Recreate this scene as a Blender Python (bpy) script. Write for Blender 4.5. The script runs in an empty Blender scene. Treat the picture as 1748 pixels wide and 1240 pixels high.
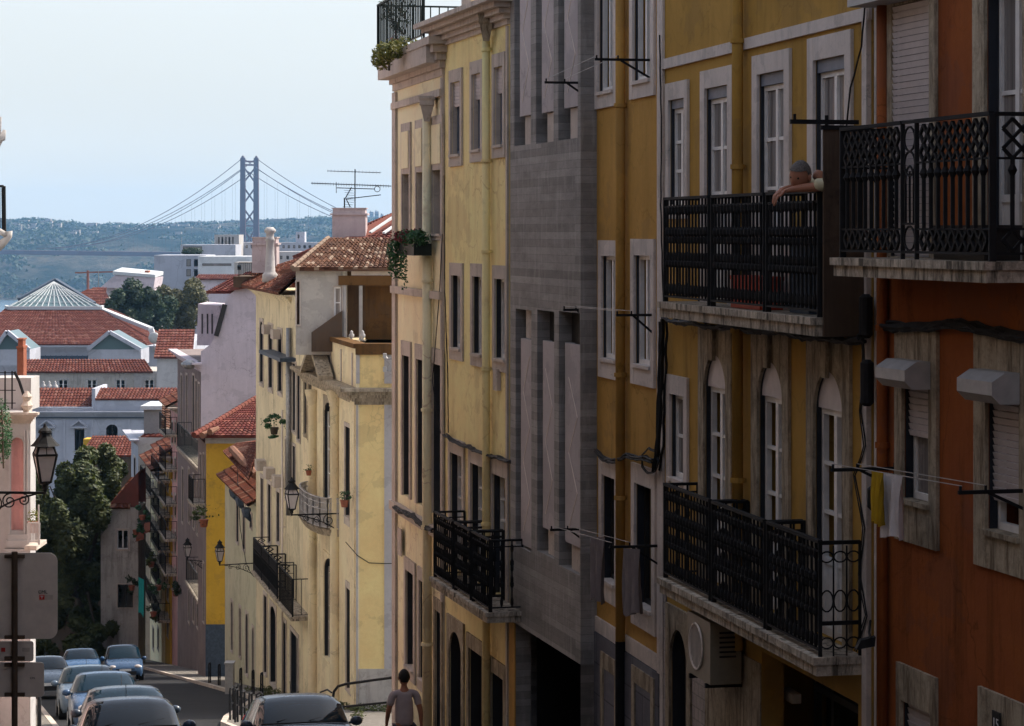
import bpy, math, random
from mathutils import Vector, Matrix, noise
R = math.radians
random.seed(7)
scn = bpy.context.scene
COL = scn.collection
# ------------------------------------------------------------ camera, sky, sun, exposure
FP, CX, HY = 4200.0, 874.0, 396.0
cam_d = bpy.data.cameras.new('camera'); cam = bpy.data.objects.new('camera', cam_d); COL.objects.link(cam)
cam.location = (0, 0, 0); cam.rotation_euler = (R(90), 0, 0)
cam_d.lens = FP/1748*36; cam_d.sensor_width = 36; cam_d.shift_y = -(620-HY)/1748
cam_d.clip_start = .1; cam_d.clip_end = 20000
scn.camera = cam
SUN_AZ, SUN_EL = R(62), R(50)
w = bpy.data.worlds.new('World'); scn.world = w; w.use_nodes = True
nt = w.node_tree; bg = nt.nodes['Background']; bg.inputs[1].default_value = .13
sky = nt.nodes.new('ShaderNodeTexSky'); sky.sky_type = 'NISHITA'; sky.sun_disc = False
sky.sun_elevation = SUN_EL; sky.sun_rotation = SUN_AZ; sky.air_density = .9; sky.dust_density = 4; sky.ozone_density = 1.3
geo = nt.nodes.new('ShaderNodeTexCoord'); sepz = nt.nodes.new('ShaderNodeSeparateXYZ'); nt.links.new(geo.outputs['Generated'], sepz.inputs[0])
mr = nt.nodes.new('ShaderNodeMapRange'); mr.interpolation_type = 'SMOOTHSTEP'; mr.inputs['From Min'].default_value = -.02; mr.inputs['From Max'].default_value = .34; mr.inputs['To Min'].default_value = 1; mr.inputs['To Max'].default_value = 0
nt.links.new(sepz.outputs['Z'], mr.inputs['Value'])
cn = nt.nodes.new('ShaderNodeTexNoise'); cm = nt.nodes.new('ShaderNodeMapping'); cm.inputs['Scale'].default_value = (1, 1, 4.5); nt.links.new(geo.outputs['Generated'], cm.inputs[0]); nt.links.new(cm.outputs[0], cn.inputs['Vector']); cn.inputs['Scale'].default_value = 3.2; cn.inputs['Detail'].default_value = 5
cr = nt.nodes.new('ShaderNodeMapRange'); cr.inputs['From Min'].default_value = .35; cr.inputs['From Max'].default_value = .75; cr.inputs['To Min'].default_value = .92; cr.inputs['To Max'].default_value = 1.08; nt.links.new(cn.outputs['Fac'], cr.inputs['Value'])
mm0 = nt.nodes.new('ShaderNodeMath'); mm0.operation = 'MULTIPLY'; nt.links.new(mr.outputs[0], mm0.inputs[0]); nt.links.new(cr.outputs[0], mm0.inputs[1])
my = nt.nodes.new('ShaderNodeMapRange'); my.inputs['From Min'].default_value = -.5; my.inputs['From Max'].default_value = .85; my.inputs['To Min'].default_value = .42; my.inputs['To Max'].default_value = 1; nt.links.new(sepz.outputs['Y'], my.inputs['Value'])
mm = nt.nodes.new('ShaderNodeMath'); mm.operation = 'MULTIPLY'; mm.use_clamp = True; nt.links.new(mm0.outputs[0], mm.inputs[0]); nt.links.new(my.outputs[0], mm.inputs[1])
hm = nt.nodes.new('ShaderNodeMix'); hm.data_type = 'RGBA'; hm.blend_type = 'MIX'; nt.links.new(mm.outputs[0], hm.inputs[0]); hsv = nt.nodes.new('ShaderNodeHueSaturation'); hsv.inputs['Saturation'].default_value = .62; nt.links.new(sky.outputs[0], hsv.inputs['Color']); nt.links.new(hsv.outputs[0], hm.inputs[6]); hm.inputs[7].default_value = (2.72, 2.92, 2.98, 1)   # bright thin haze low over the horizon
nt.links.new(hm.outputs[2], bg.inputs[0])
sd = bpy.data.lights.new('sun', 'SUN'); sd.energy = 2.0; sd.angle = R(.5); sd.color = (1, .90, .74)
so = bpy.data.objects.new('sun', sd); COL.objects.link(so)
sdir = Vector((math.sin(SUN_AZ)*math.cos(SUN_EL), math.cos(SUN_AZ)*math.cos(SUN_EL), math.sin(SUN_EL)))
so.rotation_euler = sdir.to_track_quat('Z', 'Y').to_euler(); so.location = (20, 20, 60)
vs = scn.view_settings; vs.view_transform = 'Standard'; vs.look = 'None'; vs.exposure = 1.28; vs.gamma = 1; vs.use_curve_mapping = False
scn.cycles.max_bounces = 8; scn.cycles.diffuse_bounces = 4

# ------------------------------------------------------------ materials
def new_mat(name):
    m = bpy.data.materials.new(name); m.use_nodes = True
    return m, m.node_tree, m.node_tree.nodes['Principled BSDF']
def _n(t, k, **kw):
    n = t.nodes.new(k)
    for a, v in kw.items(): setattr(n, a, v)
    return n
def coords(t, sc=(1, 1, 1), rot=(0, 0, 0)):
    tc = _n(t, 'ShaderNodeTexCoord'); mp = _n(t, 'ShaderNodeMapping')
    mp.inputs['Scale'].default_value = sc; mp.inputs['Rotation'].default_value = rot
    t.links.new(tc.outputs['Object'], mp.inputs[0]); return mp.outputs[0]
def noise_t(t, co, scale, detail=4, rough=.6):
    n = _n(t, 'ShaderNodeTexNoise'); n.inputs['Scale'].default_value = scale; n.inputs['Detail'].default_value = detail
    n.inputs['Roughness'].default_value = rough; t.links.new(co, n.inputs['Vector']); return n.outputs['Fac']
def ramp(t, f, a, b):
    r = _n(t, 'ShaderNodeMapRange'); r.inputs['From Min'].default_value = a; r.inputs['From Max'].default_value = b
    t.links.new(f, r.inputs['Value']); return r.outputs[0]
def mixc(t, f, a, b, mode='MIX'):
    m = _n(t, 'ShaderNodeMix', data_type='RGBA', blend_type=mode)
    for s, v in ((m.inputs[0], f), (m.inputs[6], a), (m.inputs[7], b)):
        if isinstance(v, (int, float)): s.default_value = v
        elif isinstance(v, tuple): s.default_value = (*v[:3], 1)
        else: t.links.new(v, s)
    return m.outputs[2]
def mul(t, f, k):
    m = _n(t, 'ShaderNodeMath', operation='MULTIPLY'); t.links.new(f, m.inputs[0]); m.inputs[1].default_value = k; return m.outputs[0]
def bump(t, b, h, s=.3, d=.02):
    n = _n(t, 'ShaderNodeBump'); n.inputs['Strength'].default_value = s; n.inputs['Distance'].default_value = d
    t.links.new(h, n.inputs['Height']); t.links.new(n.outputs[0], b.inputs['Normal'])
def plaster(name, c, grime=(.06, .05, .04), amt=.55, pale=None, rough=.9, streak=.6, sc=1.0):
    m, t, b = new_mat(name)
    co = coords(t)
    big = ramp(t, noise_t(t, co, .55*sc, 6, .65), .38, .68)
    fine = ramp(t, noise_t(t, co, 9*sc, 5, .7), .3, .75)
    st = ramp(t, noise_t(t, coords(t, (2.1*sc, 2.1*sc, .2*sc)), 1.5, 7, .7), .48, .72)
    blot = ramp(t, noise_t(t, coords(t, (1.1*sc, 1.1*sc, .8*sc)), 2.1, 8, .75), .58, .7)
    pale = pale or tuple(min(.85, x*1.22+.012) for x in c)
    dark = tuple(x*.7 for x in c)
    x = mixc(t, mul(t, big, .75), c, pale)
    x = mixc(t, mul(t, fine, .28), x, dark)
    mask = ramp(t, noise_t(t, co, .33*sc, 3, .5), .35, .7)
    stm = _n(t, 'ShaderNodeMath', operation='MULTIPLY'); t.links.new(st, stm.inputs[0]); t.links.new(mask, stm.inputs[1])
    patch = ramp(t, noise_t(t, coords(t, (1, 1, 1.25)), .8*sc, 9, .62), .555, .575)
    x = mixc(t, mul(t, patch, .38), x, tuple(v*.62+.03 for v in c))
    x = mixc(t, mul(t, stm.outputs[0], min(1, amt*streak*2.)), x, grime)
    x = mixc(t, mul(t, blot, amt*.65), x, grime)
    vd = _n(t, 'ShaderNodeTexVoronoi', feature='DISTANCE_TO_EDGE'); vd.inputs['Scale'].default_value = .55*sc
    wv = _n(t, 'ShaderNodeVectorMath', operation='ADD'); nz = _n(t, 'ShaderNodeTexNoise'); nz.inputs['Scale'].default_value = 2.2*sc; nz.inputs['Detail'].default_value = 6; t.links.new(co, nz.inputs['Vector'])
    ns = _n(t, 'ShaderNodeVectorMath', operation='SCALE'); ns.inputs['Scale'].default_value = .9; t.links.new(nz.outputs['Color'], ns.inputs[0]); t.links.new(co, wv.inputs[0]); t.links.new(ns.outputs[0], wv.inputs[1]); t.links.new(wv.outputs[0], vd.inputs['Vector'])
    ck = ramp(t, vd.outputs['Distance'], .012, .0)
    ckm = _n(t, 'ShaderNodeMath', operation='MULTIPLY'); t.links.new(ck, ckm.inputs[0]); t.links.new(mask, ckm.inputs[1])
    x = mixc(t, mul(t, ckm.outputs[0], .55), x, grime)
    t.links.new(x, b.inputs['Base Color']); b.inputs['Roughness'].default_value = rough; b.inputs['Specular IOR Level'].default_value = .08
    bump(t, b, noise_t(t, co, 22, 5, .7), .35, .012)
    return m
def flat(name, c, rough=.6, metal=0., var=.25, spec=.25, sc=8., coat=0.):
    m, t, b = new_mat(name)
    f = noise_t(t, coords(t), sc, 4, .6)
    x = mixc(t, ramp(t, f, .3, .7), tuple(v*(1-var) for v in c), tuple(min(1, v*(1+var)) for v in c))
    t.links.new(x, b.inputs['Base Color']); b.inputs['Roughness'].default_value = rough; b.inputs['Metallic'].default_value = metal
    b.inputs['Specular IOR Level'].default_value = spec; b.inputs['Coat Weight'].default_value = coat; b.inputs['Coat Roughness'].default_value = .04
    return m
M = {}
M['ochre'] = plaster('ochre_plaster', (.41, .24, .055), (.12, .075, .02), .6)
M['ochre2'] = plaster('golden_ochre_plaster', (.44, .25, .065), (.12, .08, .02), .4)
M['orange'] = plaster('orange_plaster', (.27, .078, .026), (.06, .018, .006), .8, pale=(.38, .12, .03))
M['yellow'] = plaster('pale_yellow_plaster', (.86, .66, .32), (.3, .14, .07), .45)
M['cream'] = plaster('cream_plaster', (.86, .73, .47), (.3, .13, .10), .4)
M['lime'] = plaster('lime_yellow_plaster', (.76, .62, .40), (.14, .13, .09), .45)
M['butter'] = plaster('butter_plaster', (.80, .58, .26), (.2, .16, .08), .3)
M['limeold'] = plaster('weathered_lime_plaster', (.66, .57, .38), (.10, .09, .07), .75)
M['greenish'] = plaster('pale_green_plaster', (.50, .48, .34), (.12, .12, .08), .5)
M['gold'] = plaster('golden_yellow_plaster', (.56, .33, .04), (.2, .14, .04), .25)
M['lav'] = plaster('lavender_plaster', (.54, .47, .50), (.2, .17, .18), .3)
M['pink'] = plaster('pink_plaster', (.62, .36, .34), (.2, .12, .1), .35)
M['rose'] = plaster('rose_chimney_plaster', (.44, .36, .36), (.2, .13, .12), .4)
M['lavpanel'] = plaster('pinkish_grey_panel', (.46, .41, .40), (.2, .17, .17), .3)
M['zincwall'] = plaster('bright_white_wall', (.58, .59, .60), (.3, .3, .3), .15, sc=.3)
HAZE = .000075
M['white'] = plaster('white_plaster', (.42, .40, .39), (.18, .16, .14), .4)
M['bluewhite'] = plaster('cool_white_plaster', (.40, .41, .46), (.2, .2, .22), .35, sc=.25)
M['greyplaster'] = plaster('grey_plaster', (.42, .39, .35), (.08, .07, .06), .7)
M['dirty'] = plaster('rusty_stained_plaster', (.12, .06, .02), (.02, .015, .01), .95)
M['brownwall'] = plaster('dark_brown_plaster', (.09, .06, .04), (.01, .01, .01), .8)
M['stone'] = plaster('limestone_trim', (.50, .43, .37), (.12, .10, .08), .55, sc=2)
M['stonew'] = plaster('weathered_limestone', (.42, .36, .27), (.03, .04, .03), .95, sc=2.6)
M['slab_plain'] = plaster('stained_balcony_stone', (.50, .44, .36), (.015, .025, .02), 1.2, sc=3.2, streak=.95)
def stained(name, c, dark):
    m = plaster(name, c, dark, .9, sc=2.5); t = m.node_tree; b = t.nodes['Principled BSDF']; src = b.inputs['Base Color'].links[0].from_socket
    s1 = ramp(t, noise_t(t, coords(t, (7, 7, .9)), 1.3, 8, .75), .47, .60); s2 = ramp(t, noise_t(t, coords(t), 5, 8, .8), .45, .62)
    mx = _n(t, 'ShaderNodeMath', operation='MAXIMUM'); t.links.new(s1, mx.inputs[0]); t.links.new(mul(t, s2, .7), mx.inputs[1])
    x = mixc(t, mul(t, mx.outputs[0], .85), src, dark); t.links.new(x, b.inputs['Base Color']); return m
M['whitetrim'] = plaster('white_painted_trim', (.60, .53, .48), (.14, .17, .15), .45, sc=2)
M['slab'] = stained('stained_balcony_stone', (.56, .48, .38), (.028, .024, .018))
M['stonew'] = stained('weathered_limestone', (.44, .37, .27), (.12, .09, .06))
M['black'] = flat('black_iron', (.008, .008, .009), .75, 0, .4, .25)
M['iron2'] = flat('dark_green_iron', (.012, .02, .018), .55, .2, .4)
M['cable'] = flat('black_rubber', (.015, .015, .016), .7, 0)
M['frame'] = flat('white_window_paint', (.74, .72, .69), .45, 0, .1)
M['framed'] = flat('dark_window_paint', (.03, .028, .026), .5, 0, .2)
M['bluegrey'] = flat('blue_grey_paint', (.16, .18, .22), .5, 0, .15)
M['shut'] = flat('roller_shutter_plastic', (.55, .50, .49), .5, 0, .08)
M['grey'] = flat('light_grey_metal', (.42, .41, .40), .5, .2, .12)
M['steel'] = flat('galvanised_steel', (.30, .30, .30), .45, .7, .2)
M['darkint'] = flat('dark_doorway', (.012, .011, .010), .8, 0, .3)
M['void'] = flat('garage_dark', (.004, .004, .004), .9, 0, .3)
M['jamb'] = flat('dark_jamb', (.022, .026, .034), .5, 0, .2)  # near-black navy for strips on the far side of openings
M['pinkbright'] = plaster('bright_pink_plaster', (.72, .50, .46), (.3, .2, .18), .2)
M['darkrow'] = plaster('low_bounce_brown_plaster', (.10, .065, .045), (.02, .02, .02), .6)  # dark tone picked so the unseen row bounces little light
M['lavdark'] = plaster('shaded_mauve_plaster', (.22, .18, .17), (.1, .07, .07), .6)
M['hillhouse'] = flat('faded_far_plaster', (.34, .30, .27), .9)
M['wood'] = flat('old_brown_wood', (.10, .055, .03), .6, 0, .35)
M['slate'] = flat('dark_blue_slate', (.05, .07, .10), .5, 0, .3)
M['zinc'] = flat('white_roof_sheet', (.48, .50, .51), .8, 0, .1)
M['skin'] = flat('skin', (.34, .15, .09), .5, 0, .12)
M['hair'] = flat('grey_hair', (.13, .115, .105), .8, 0, .5, sc=60)
M['hairb'] = flat('dark_hair', (.015, .012, .01), .7, 0, .3, sc=60)
M['shirt'] = flat('pale_shirt_cotton', (.55, .50, .33), .9, 0, .08)
M['shirt2'] = flat('grey_pink_shirt_cotton', (.40, .33, .33), .9, 0, .08)
M['trousers'] = flat('dark_trouser_cloth', (.03, .03, .04), .9)
M['clothw'] = flat('white_cloth', (.68, .64, .64), .9, 0, .06)
M['clothy'] = flat('yellow_cloth', (.50, .32, .02), .9, 0, .06)
M['clothg'] = flat('grey_cloth', (.20, .17, .17), .9, 0, .15)
M['teal'] = flat('teal_cloth', (.02, .30, .27), .8, 0, .1)
M['terra'] = flat('terracotta', (.27, .09, .05), .8, 0, .2)
M['redp'] = flat('red_plastic', (.45, .05, .02), .5, 0, .1)
M['signback'] = flat('grey_sign_back', (.68, .60, .53), .5, .2, .08)
M['ink'] = flat('black_print', (.02, .02, .02), .6)
M['inkred'] = flat('red_print', (.5, .03, .02), .6)
M['inkw'] = flat('white_print', (.7, .7, .7), .6)
M['acwhite'] = flat('cream_appliance_plastic', (.20, .17, .12), .5, 0, .12)
M['bark'] = flat('tree_bark', (.06, .045, .03), .9, 0, .4)
M['bridge'] = flat('bridge_steel', (.10, .05, .05), .7, .0, .1, sc=.01)
M['tyre'] = flat('tyre_rubber', (.015, .015, .015), .8)
M['lampglass'] = flat('frosted_lamp_glass', (.50, .46, .46), .25, 0, .06)
M['flag_red'] = flat('red_flower', (.5, .02, .02), .8)
def glass(name, base=(.012, .015, .018), ior=2.5, rough=.02, curtain=None):
    m, t, b = new_mat(name)
    co = coords(t)
    if curtain:
        x = mixc(t, ramp(t, noise_t(t, coords(t, (14, 14, .3)), 1.5, 3, .5), .35, .65), tuple(v*.55 for v in curtain), curtain)
        t.links.new(x, b.inputs['Base Color'])
    else: b.inputs['Base Color'].default_value = (*base, 1)
    b.inputs['Roughness'].default_value = rough; b.inputs['IOR'].default_value = ior
    bump(t, b, noise_t(t, co, 1.3, 2, .4), .05, .02)
    return m
M['glass'] = glass('window_glass')
M['glassc'] = glass('curtained_window_glass', ior=2.2, curtain=(.30, .27, .25))
M['carglass'] = glass('car_glass', (.004, .016, .028), 1.3)  # blue base stands in for sky reflected in the windscreens
M['skyglass'] = glass('greenish_skylight_glass', (.08, .13, .14), 1.4, .3)
def paint(name, c):
    m, t, b = new_mat(name); b.inputs['Base Color'].default_value = (*c, 1); b.inputs['Metallic'].default_value = .1
    f = noise_t(t, coords(t), 6, 5, .7); t.links.new(ramp(t, f, -.6, 3.2), b.inputs['Roughness'])
    b.inputs['Coat Weight'].default_value = .25; b.inputs['Specular IOR Level'].default_value = .3; b.inputs['Coat Roughness'].default_value = .05; return m
M['car_silver'] = paint('sky_tinted_car_paint', (.035, .075, .15)); M['car_blue'] = paint('blue_car_paint', (.025, .08, .18))  # silver body colour carries the reflected sky blue
M['car_dark'] = paint('graphite_car_paint', (.03, .045, .07)); M['car_grey'] = paint('grey_blue_car_paint', (.025, .05, .10)); M['car_pale'] = paint('pale_car_paint', (.09, .13, .18))  # grey and pale bodies also carry reflected sky in their colour
def tilemat(name, a, b2, c3, moss=.3):
    m, t, b = new_mat(name)
    uv = _n(t, 'ShaderNodeTexCoord'); fl = _n(t, 'ShaderNodeVectorMath', operation='FLOOR'); t.links.new(uv.outputs['UV'], fl.inputs[0])
    wn = _n(t, 'ShaderNodeTexWhiteNoise'); wn.noise_dimensions = '2D'; t.links.new(fl.outputs[0], wn.inputs['Vector'])
    x = mixc(t, wn.outputs['Value'], a, b2)
    g = _n(t, 'ShaderNodeMath', operation='GREATER_THAN'); g.inputs[1].default_value = .86; t.links.new(wn.outputs['Value'], g.inputs[0])
    x = mixc(t, mul(t, g.outputs[0], .6), x, c3)
    x = mixc(t, mul(t, ramp(t, noise_t(t, coords(t), 1.1, 6, .7), .45, .7), moss), x, (.07, .05, .035))
    t.links.new(x, b.inputs['Base Color']); b.inputs['Roughness'].default_value = .85; b.inputs['Specular IOR Level'].default_value = .12
    bump(t, b, noise_t(t, coords(t), 18, 4), .4, .02); return m
M['tile'] = tilemat('clay_roof_tiles', (.085, .024, .014), (.16, .045, .025), (.27, .16, .11), .5)
M['tileold'] = tilemat('weathered_roof_tiles', (.05, .02, .013), (.13, .06, .035), (.33, .26, .20), .4)  # pale third colour paints highlights onto scattered tiles
M['tilefar'] = tilemat('distant_roof_tiles', (.09, .024, .016), (.135, .04, .028), (.18, .08, .06), .3)
M['tiledark'] = tilemat('dark_red_roof_tiles', (.075, .016, .014), (.12, .028, .022), (.2, .07, .05), .4)
def foliage_mat(name, a, b2):
    m, t, b = new_mat(name)
    g = _n(t, 'ShaderNodeNewGeometry')
    x = mixc(t, g.outputs['Random Per Island'], a, b2)
    x = mixc(t, ramp(t, noise_t(t, coords(t), .7, 3), .4, .65), x, tuple(v*.55 for v in b2))
    t.links.new(x, b.inputs['Base Color']); b.inputs['Roughness'].default_value = .65
    tr = _n(t, 'ShaderNodeBsdfTranslucent'); t.links.new(x, tr.inputs[0]); ms = _n(t, 'ShaderNodeMixShader'); ms.inputs[0].default_value = .3
    t.links.new(b.outputs[0], ms.inputs[1]); t.links.new(tr.outputs[0], ms.inputs[2]); t.links.new(ms.outputs[0], t.nodes['Material Output'].inputs[0]); return m
M['leaf'] = foliage_mat('tree_leaves', (.022, .042, .010), (.085, .105, .02))
M['leafd'] = foliage_mat('dark_tree_leaves', (.025, .05, .028), (.05, .085, .035))
M['leafy'] = foliage_mat('olive_tree_leaves', (.055, .06, .02), (.12, .11, .03))
M['plant'] = foliage_mat('plant_leaves', (.02, .09, .035), (.05, .15, .05))
M['planty'] = foliage_mat('yellow_green_leaves', (.08, .10, .02), (.18, .17, .03))
M['weed'] = foliage_mat('weed_leaves', (.05, .07, .02), (.10, .11, .03))
M['redleaf'] = foliage_mat('red_plant_leaves', (.10, .01, .02), (.2, .03, .04))
def brickmat(name, c1, c2, mortar, w, h, sc=1., ms=.01, flatten='Z', rough=.8, bs=.5):
    m, t, b = new_mat(name)
    tc = _n(t, 'ShaderNodeTexCoord'); sp = _n(t, 'ShaderNodeSeparateXYZ'); cb = _n(t, 'ShaderNodeCombineXYZ')
    t.links.new(tc.outputs['Object'], sp.inputs[0])
    if flatten == 'wall': t.links.new(sp.outputs['Y'], cb.inputs[0]); t.links.new(sp.outputs['Z'], cb.inputs[1])
    else: t.links.new(sp.outputs['X'], cb.inputs[0]); t.links.new(sp.outputs['Y'], cb.inputs[1])
    br = _n(t, 'ShaderNodeTexBrick'); br.inputs['Scale'].default_value = 1; br.inputs['Brick Width'].default_value = w; br.inputs['Row Height'].default_value = h
    br.inputs['Mortar Size'].default_value = ms; br.inputs['Color1'].default_value = (*c1, 1); br.inputs['Color2'].default_value = (*c2, 1); br.inputs['Mortar'].default_value = (*mortar, 1)
    t.links.new(cb.outputs[0], br.inputs['Vector'])
    x = mixc(t, mul(t, ramp(t, noise_t(t, coords(t, (1, 1, 3)), 1.4, 8, .75), .4, .72), .55), br.outputs['Color'], tuple(v*.45 for v in c1))
    x = mixc(t, mul(t, ramp(t, noise_t(t, coords(t, (3, 3, .5)), 3, 5, .7), .5, .75), .35), x, tuple(min(1, v*1.6) for v in c2))
    t.links.new(x, b.inputs['Base Color']); b.inputs['Roughness'].default_value = rough; b.inputs['Specular IOR Level'].default_value = .15
    ad = _n(t, 'ShaderNodeMath', operation='SUBTRACT'); t.links.new(noise_t(t, coords(t, (2, 2, 12)), 4, 6, .7), ad.inputs[0]); t.links.new(br.outputs['Fac'], ad.inputs[1])
    bump(t, b, ad.outputs[0], bs, .02); return m
M['concrete'] = brickmat('board_marked_concrete', (.22, .205, .19), (.36, .335, .31), (.185, .175, .165), 3.4, .105, ms=.003, flatten='wall')
M['tilewall'] = brickmat('glazed_wall_tiles', (.20, .17, .17), (.26, .22, .21), (.10, .09, .09), .14, .14, ms=.008, flatten='wall', rough=.3)
M['cobble'] = brickmat('cobbled_pavement', (.20, .18, .16), (.30, .28, .25), (.07, .06, .05), .12, .1, ms=.02)
M['bluestone'] = brickmat('grey_stone_base', (.12, .12, .14), (.16, .16, .18), (.07, .07, .08), .9, .4, ms=.01, flatten='wall')
def asphalt():
    m, t, b = new_mat('asphalt')
    x = mixc(t, ramp(t, noise_t(t, coords(t), .5, 6, .7), .35, .7), (.010, .010, .012), (.022, .022, .024))
    x = mixc(t, mul(t, ramp(t, noise_t(t, coords(t), 40, 3), .4, .7), .4), x, (.035, .035, .037))
    t.links.new(x, b.inputs['Base Color']); b.inputs['Roughness'].default_value = .92; b.inputs['Specular IOR Level'].default_value = .2; bump(t, b, noise_t(t, coords(t), 60, 3), .5, .01); return m
M['asphalt'] = asphalt()
def groundm():
    m, t, b = new_mat('city_ground')
    x = mixc(t, ramp(t, noise_t(t, coords(t), .02, 8, .7), .4, .6), (.025, .032, .02), (.06, .055, .045))
    t.links.new(x, b.inputs['Base Color']); b.inputs['Roughness'].default_value = .95; return m
M['ground'] = groundm()
def hillm():
    m, t, b = new_mat('wooded_hillside')
    x = mixc(t, ramp(t, noise_t(t, coords(t), .006, 8, .72), .44, .6), (.008, .02, .014), (.11, .10, .075))
    x = mixc(t, mul(t, ramp(t, noise_t(t, coords(t), .035, 6, .75), .48, .6), .75), x, (.02, .03, .018))
    t.links.new(x, b.inputs['Base Color']); b.inputs['Roughness'].default_value = .95; b.inputs['Specular IOR Level'].default_value = .05
    bump(t, b, noise_t(t, coords(t), .05, 6, .8), 1, 12); return m
M['hill'] = hillm()
m, t, b = new_mat('river_water'); b.inputs['Base Color'].default_value = (.05, .10, .14, 1); b.inputs['Roughness'].default_value = .25
bump(t, b, noise_t(t, coords(t), .08, 5), .6, 2); M['water'] = m

# ------------------------------------------------------------ mesh builder and helpers
import bmesh
NOFIX = {'pane', 'roof', 'terrain', 'road', 'pavement', 'river', 'leaves', 'crown', 'glazing', 'glass', 'red_leaves', 'weeds', 'hills', 'kerb', 'hilltop_trees', 'hillside_woods', 'road_marking', 'niche', 'body', 'wiper'}
class MB:
    def __init__(s): s.v = []; s.f = []; s.uv = {}
    def quad(s, a, b, c, d): i = len(s.v); s.v += [Vector(a), Vector(b), Vector(c), Vector(d)]; s.f.append((i, i+1, i+2, i+3))
    def poly(s, pts): i = len(s.v); s.v += [Vector(p) for p in pts]; s.f.append(tuple(range(i, i+len(pts))))
    def hexa(s, p):
        i = len(s.v); s.v += [Vector(q) for q in p]
        for q in ((0, 3, 2, 1), (4, 5, 6, 7), (0, 1, 5, 4), (1, 2, 6, 5), (2, 3, 7, 6), (3, 0, 4, 7)): s.f.append(tuple(i+k for k in q))
    def box(s, x0, x1, y0, y1, z0, z1):
        s.hexa([(x0, y0, z0), (x1, y0, z0), (x1, y1, z0), (x0, y1, z0), (x0, y0, z1), (x1, y0, z1), (x1, y1, z1), (x0, y1, z1)])
    def bar(s, a, b, w, h=None, up=(0, 0, 1)):
        a, b = Vector(a), Vector(b); h = h or w; d = (b-a)
        if d.length < 1e-6: return
        d.normalize(); up = Vector(up)
        if abs(d.dot(up)) > .98: up = Vector((0, 1, 0)) if abs(d.y) < .9 else Vector((1, 0, 0))
        r = d.cross(up).normalized(); u = r.cross(d)
        r = r*w/2; u = u*h/2
        s.hexa([a-r-u, a+r-u, b+r-u, b-r-u, a-r+u, a+r+u, b+r+u, b-r+u])
    def tube(s, pts, r, n=6, cap=True):
        pts = [Vector(p) for p in pts]; rings = []
        rr = r if isinstance(r, (list, tuple)) else [r]*len(pts)
        pu = None
        for k, p in enumerate(pts):
            d = (pts[min(k+1, len(pts)-1)]-pts[max(k-1, 0)])
            if d.length < 1e-9: d = Vector((0, 0, 1))
            d.normalize()
            if pu is None:
                pu = Vector((0, 0, 1)) if abs(d.z) < .9 else Vector((1, 0, 0))
            a = d.cross(pu); 
            if a.length < 1e-5: a = d.cross(Vector((1, .3, 0)))
            a.normalize(); u = a.cross(d).normalized(); pu = u
            i = len(s.v); rings.append(i)
            for q in range(n):
                an = 2*math.pi*q/n; s.v.append(p+(a*math.cos(an)+u*math.sin(an))*rr[k])
        for k in range(len(rings)-1):
            for q in range(n):
                s.f.append((rings[k]+q, rings[k]+(q+1) % n, rings[k+1]+(q+1) % n, rings[k+1]+q))
        if cap: s.f.append(tuple(rings[0]+q for q in range(n))[::-1]); s.f.append(tuple(rings[-1]+q for q in range(n)))
    def lathe(s, c, prof, n=12, cap=True):
        c = Vector(c); rings = []
        for r, z in prof:
            i = len(s.v); rings.append(i)
            for q in range(n):
                an = 2*math.pi*(q+.5)/n; s.v.append(c+Vector((r*math.cos(an), r*math.sin(an), z)))
        for k in range(len(rings)-1):
            for q in range(n): s.f.append((rings[k]+q, rings[k]+(q+1) % n, rings[k+1]+(q+1) % n, rings[k+1]+q))
        if cap: s.f.append(tuple(rings[0]+q for q in range(n))[::-1]); s.f.append(tuple(rings[-1]+q for q in range(n)))
    def ball(s, c, r, n=10, m=7, sc=(1, 1, 1), fn=None):
        c = Vector(c); i0 = len(s.v); s.v.append(c+Vector((0, 0, -r*sc[2])))
        for a in range(1, m):
            th = math.pi*a/m
            for q in range(n):
                ph = 2*math.pi*q/n; p = Vector((math.sin(th)*math.cos(ph)*sc[0], math.sin(th)*math.sin(ph)*sc[1], -math.cos(th)*sc[2]))*r
                if fn: p = fn(p)
                s.v.append(c+p)
        s.v.append(c+Vector((0, 0, r*sc[2]))); top = len(s.v)-1
        for q in range(n):
            s.f.append((i0, i0+1+(q+1) % n, i0+1+q)); s.f.append((top, top-n+q, top-n+(q+1) % n))
        for a in range(m-2):
            for q in range(n):
                A = i0+1+a*n; s.f.append((A+q, A+(q+1) % n, A+n+(q+1) % n, A+n+q))
    def build(s, name, mat, parent=None, smooth=False):
        me = bpy.data.meshes.new(name); me.from_pydata([tuple(p) for p in s.v], [], s.f)
        if s.uv:
            uvl = me.uv_layers.new(name='UVMap')
            for l in me.loops: uvl.data[l.index].uv = s.uv.get(l.vertex_index, (0, 0))
        me.materials.append(M[mat] if isinstance(mat, str) else mat)
        if name not in NOFIX:
            bm_ = bmesh.new(); bm_.from_mesh(me); bmesh.ops.recalc_face_normals(bm_, faces=bm_.faces); bm_.to_mesh(me); bm_.free()
        if smooth:
            for p in me.polygons: p.use_smooth = True
        me.update(); o = bpy.data.objects.new(name, me); COL.objects.link(o)
        if parent: par(o, parent)
        return o
def par(o, p):
    o.parent = p
    o.matrix_parent_inverse = wm(p).inverted()
def wm(o):
    m = Matrix.LocRotScale(o.location, o.rotation_euler, o.scale)
    if o.parent: m = wm(o.parent) @ o.matrix_parent_inverse @ m
    return m
def tag(o, label=None, cat=None, group=None, kind=None):
    if label: o['label'] = label
    if cat: o['category'] = cat
    if group: o['group'] = group
    if kind: o['kind'] = kind
    return o
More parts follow.
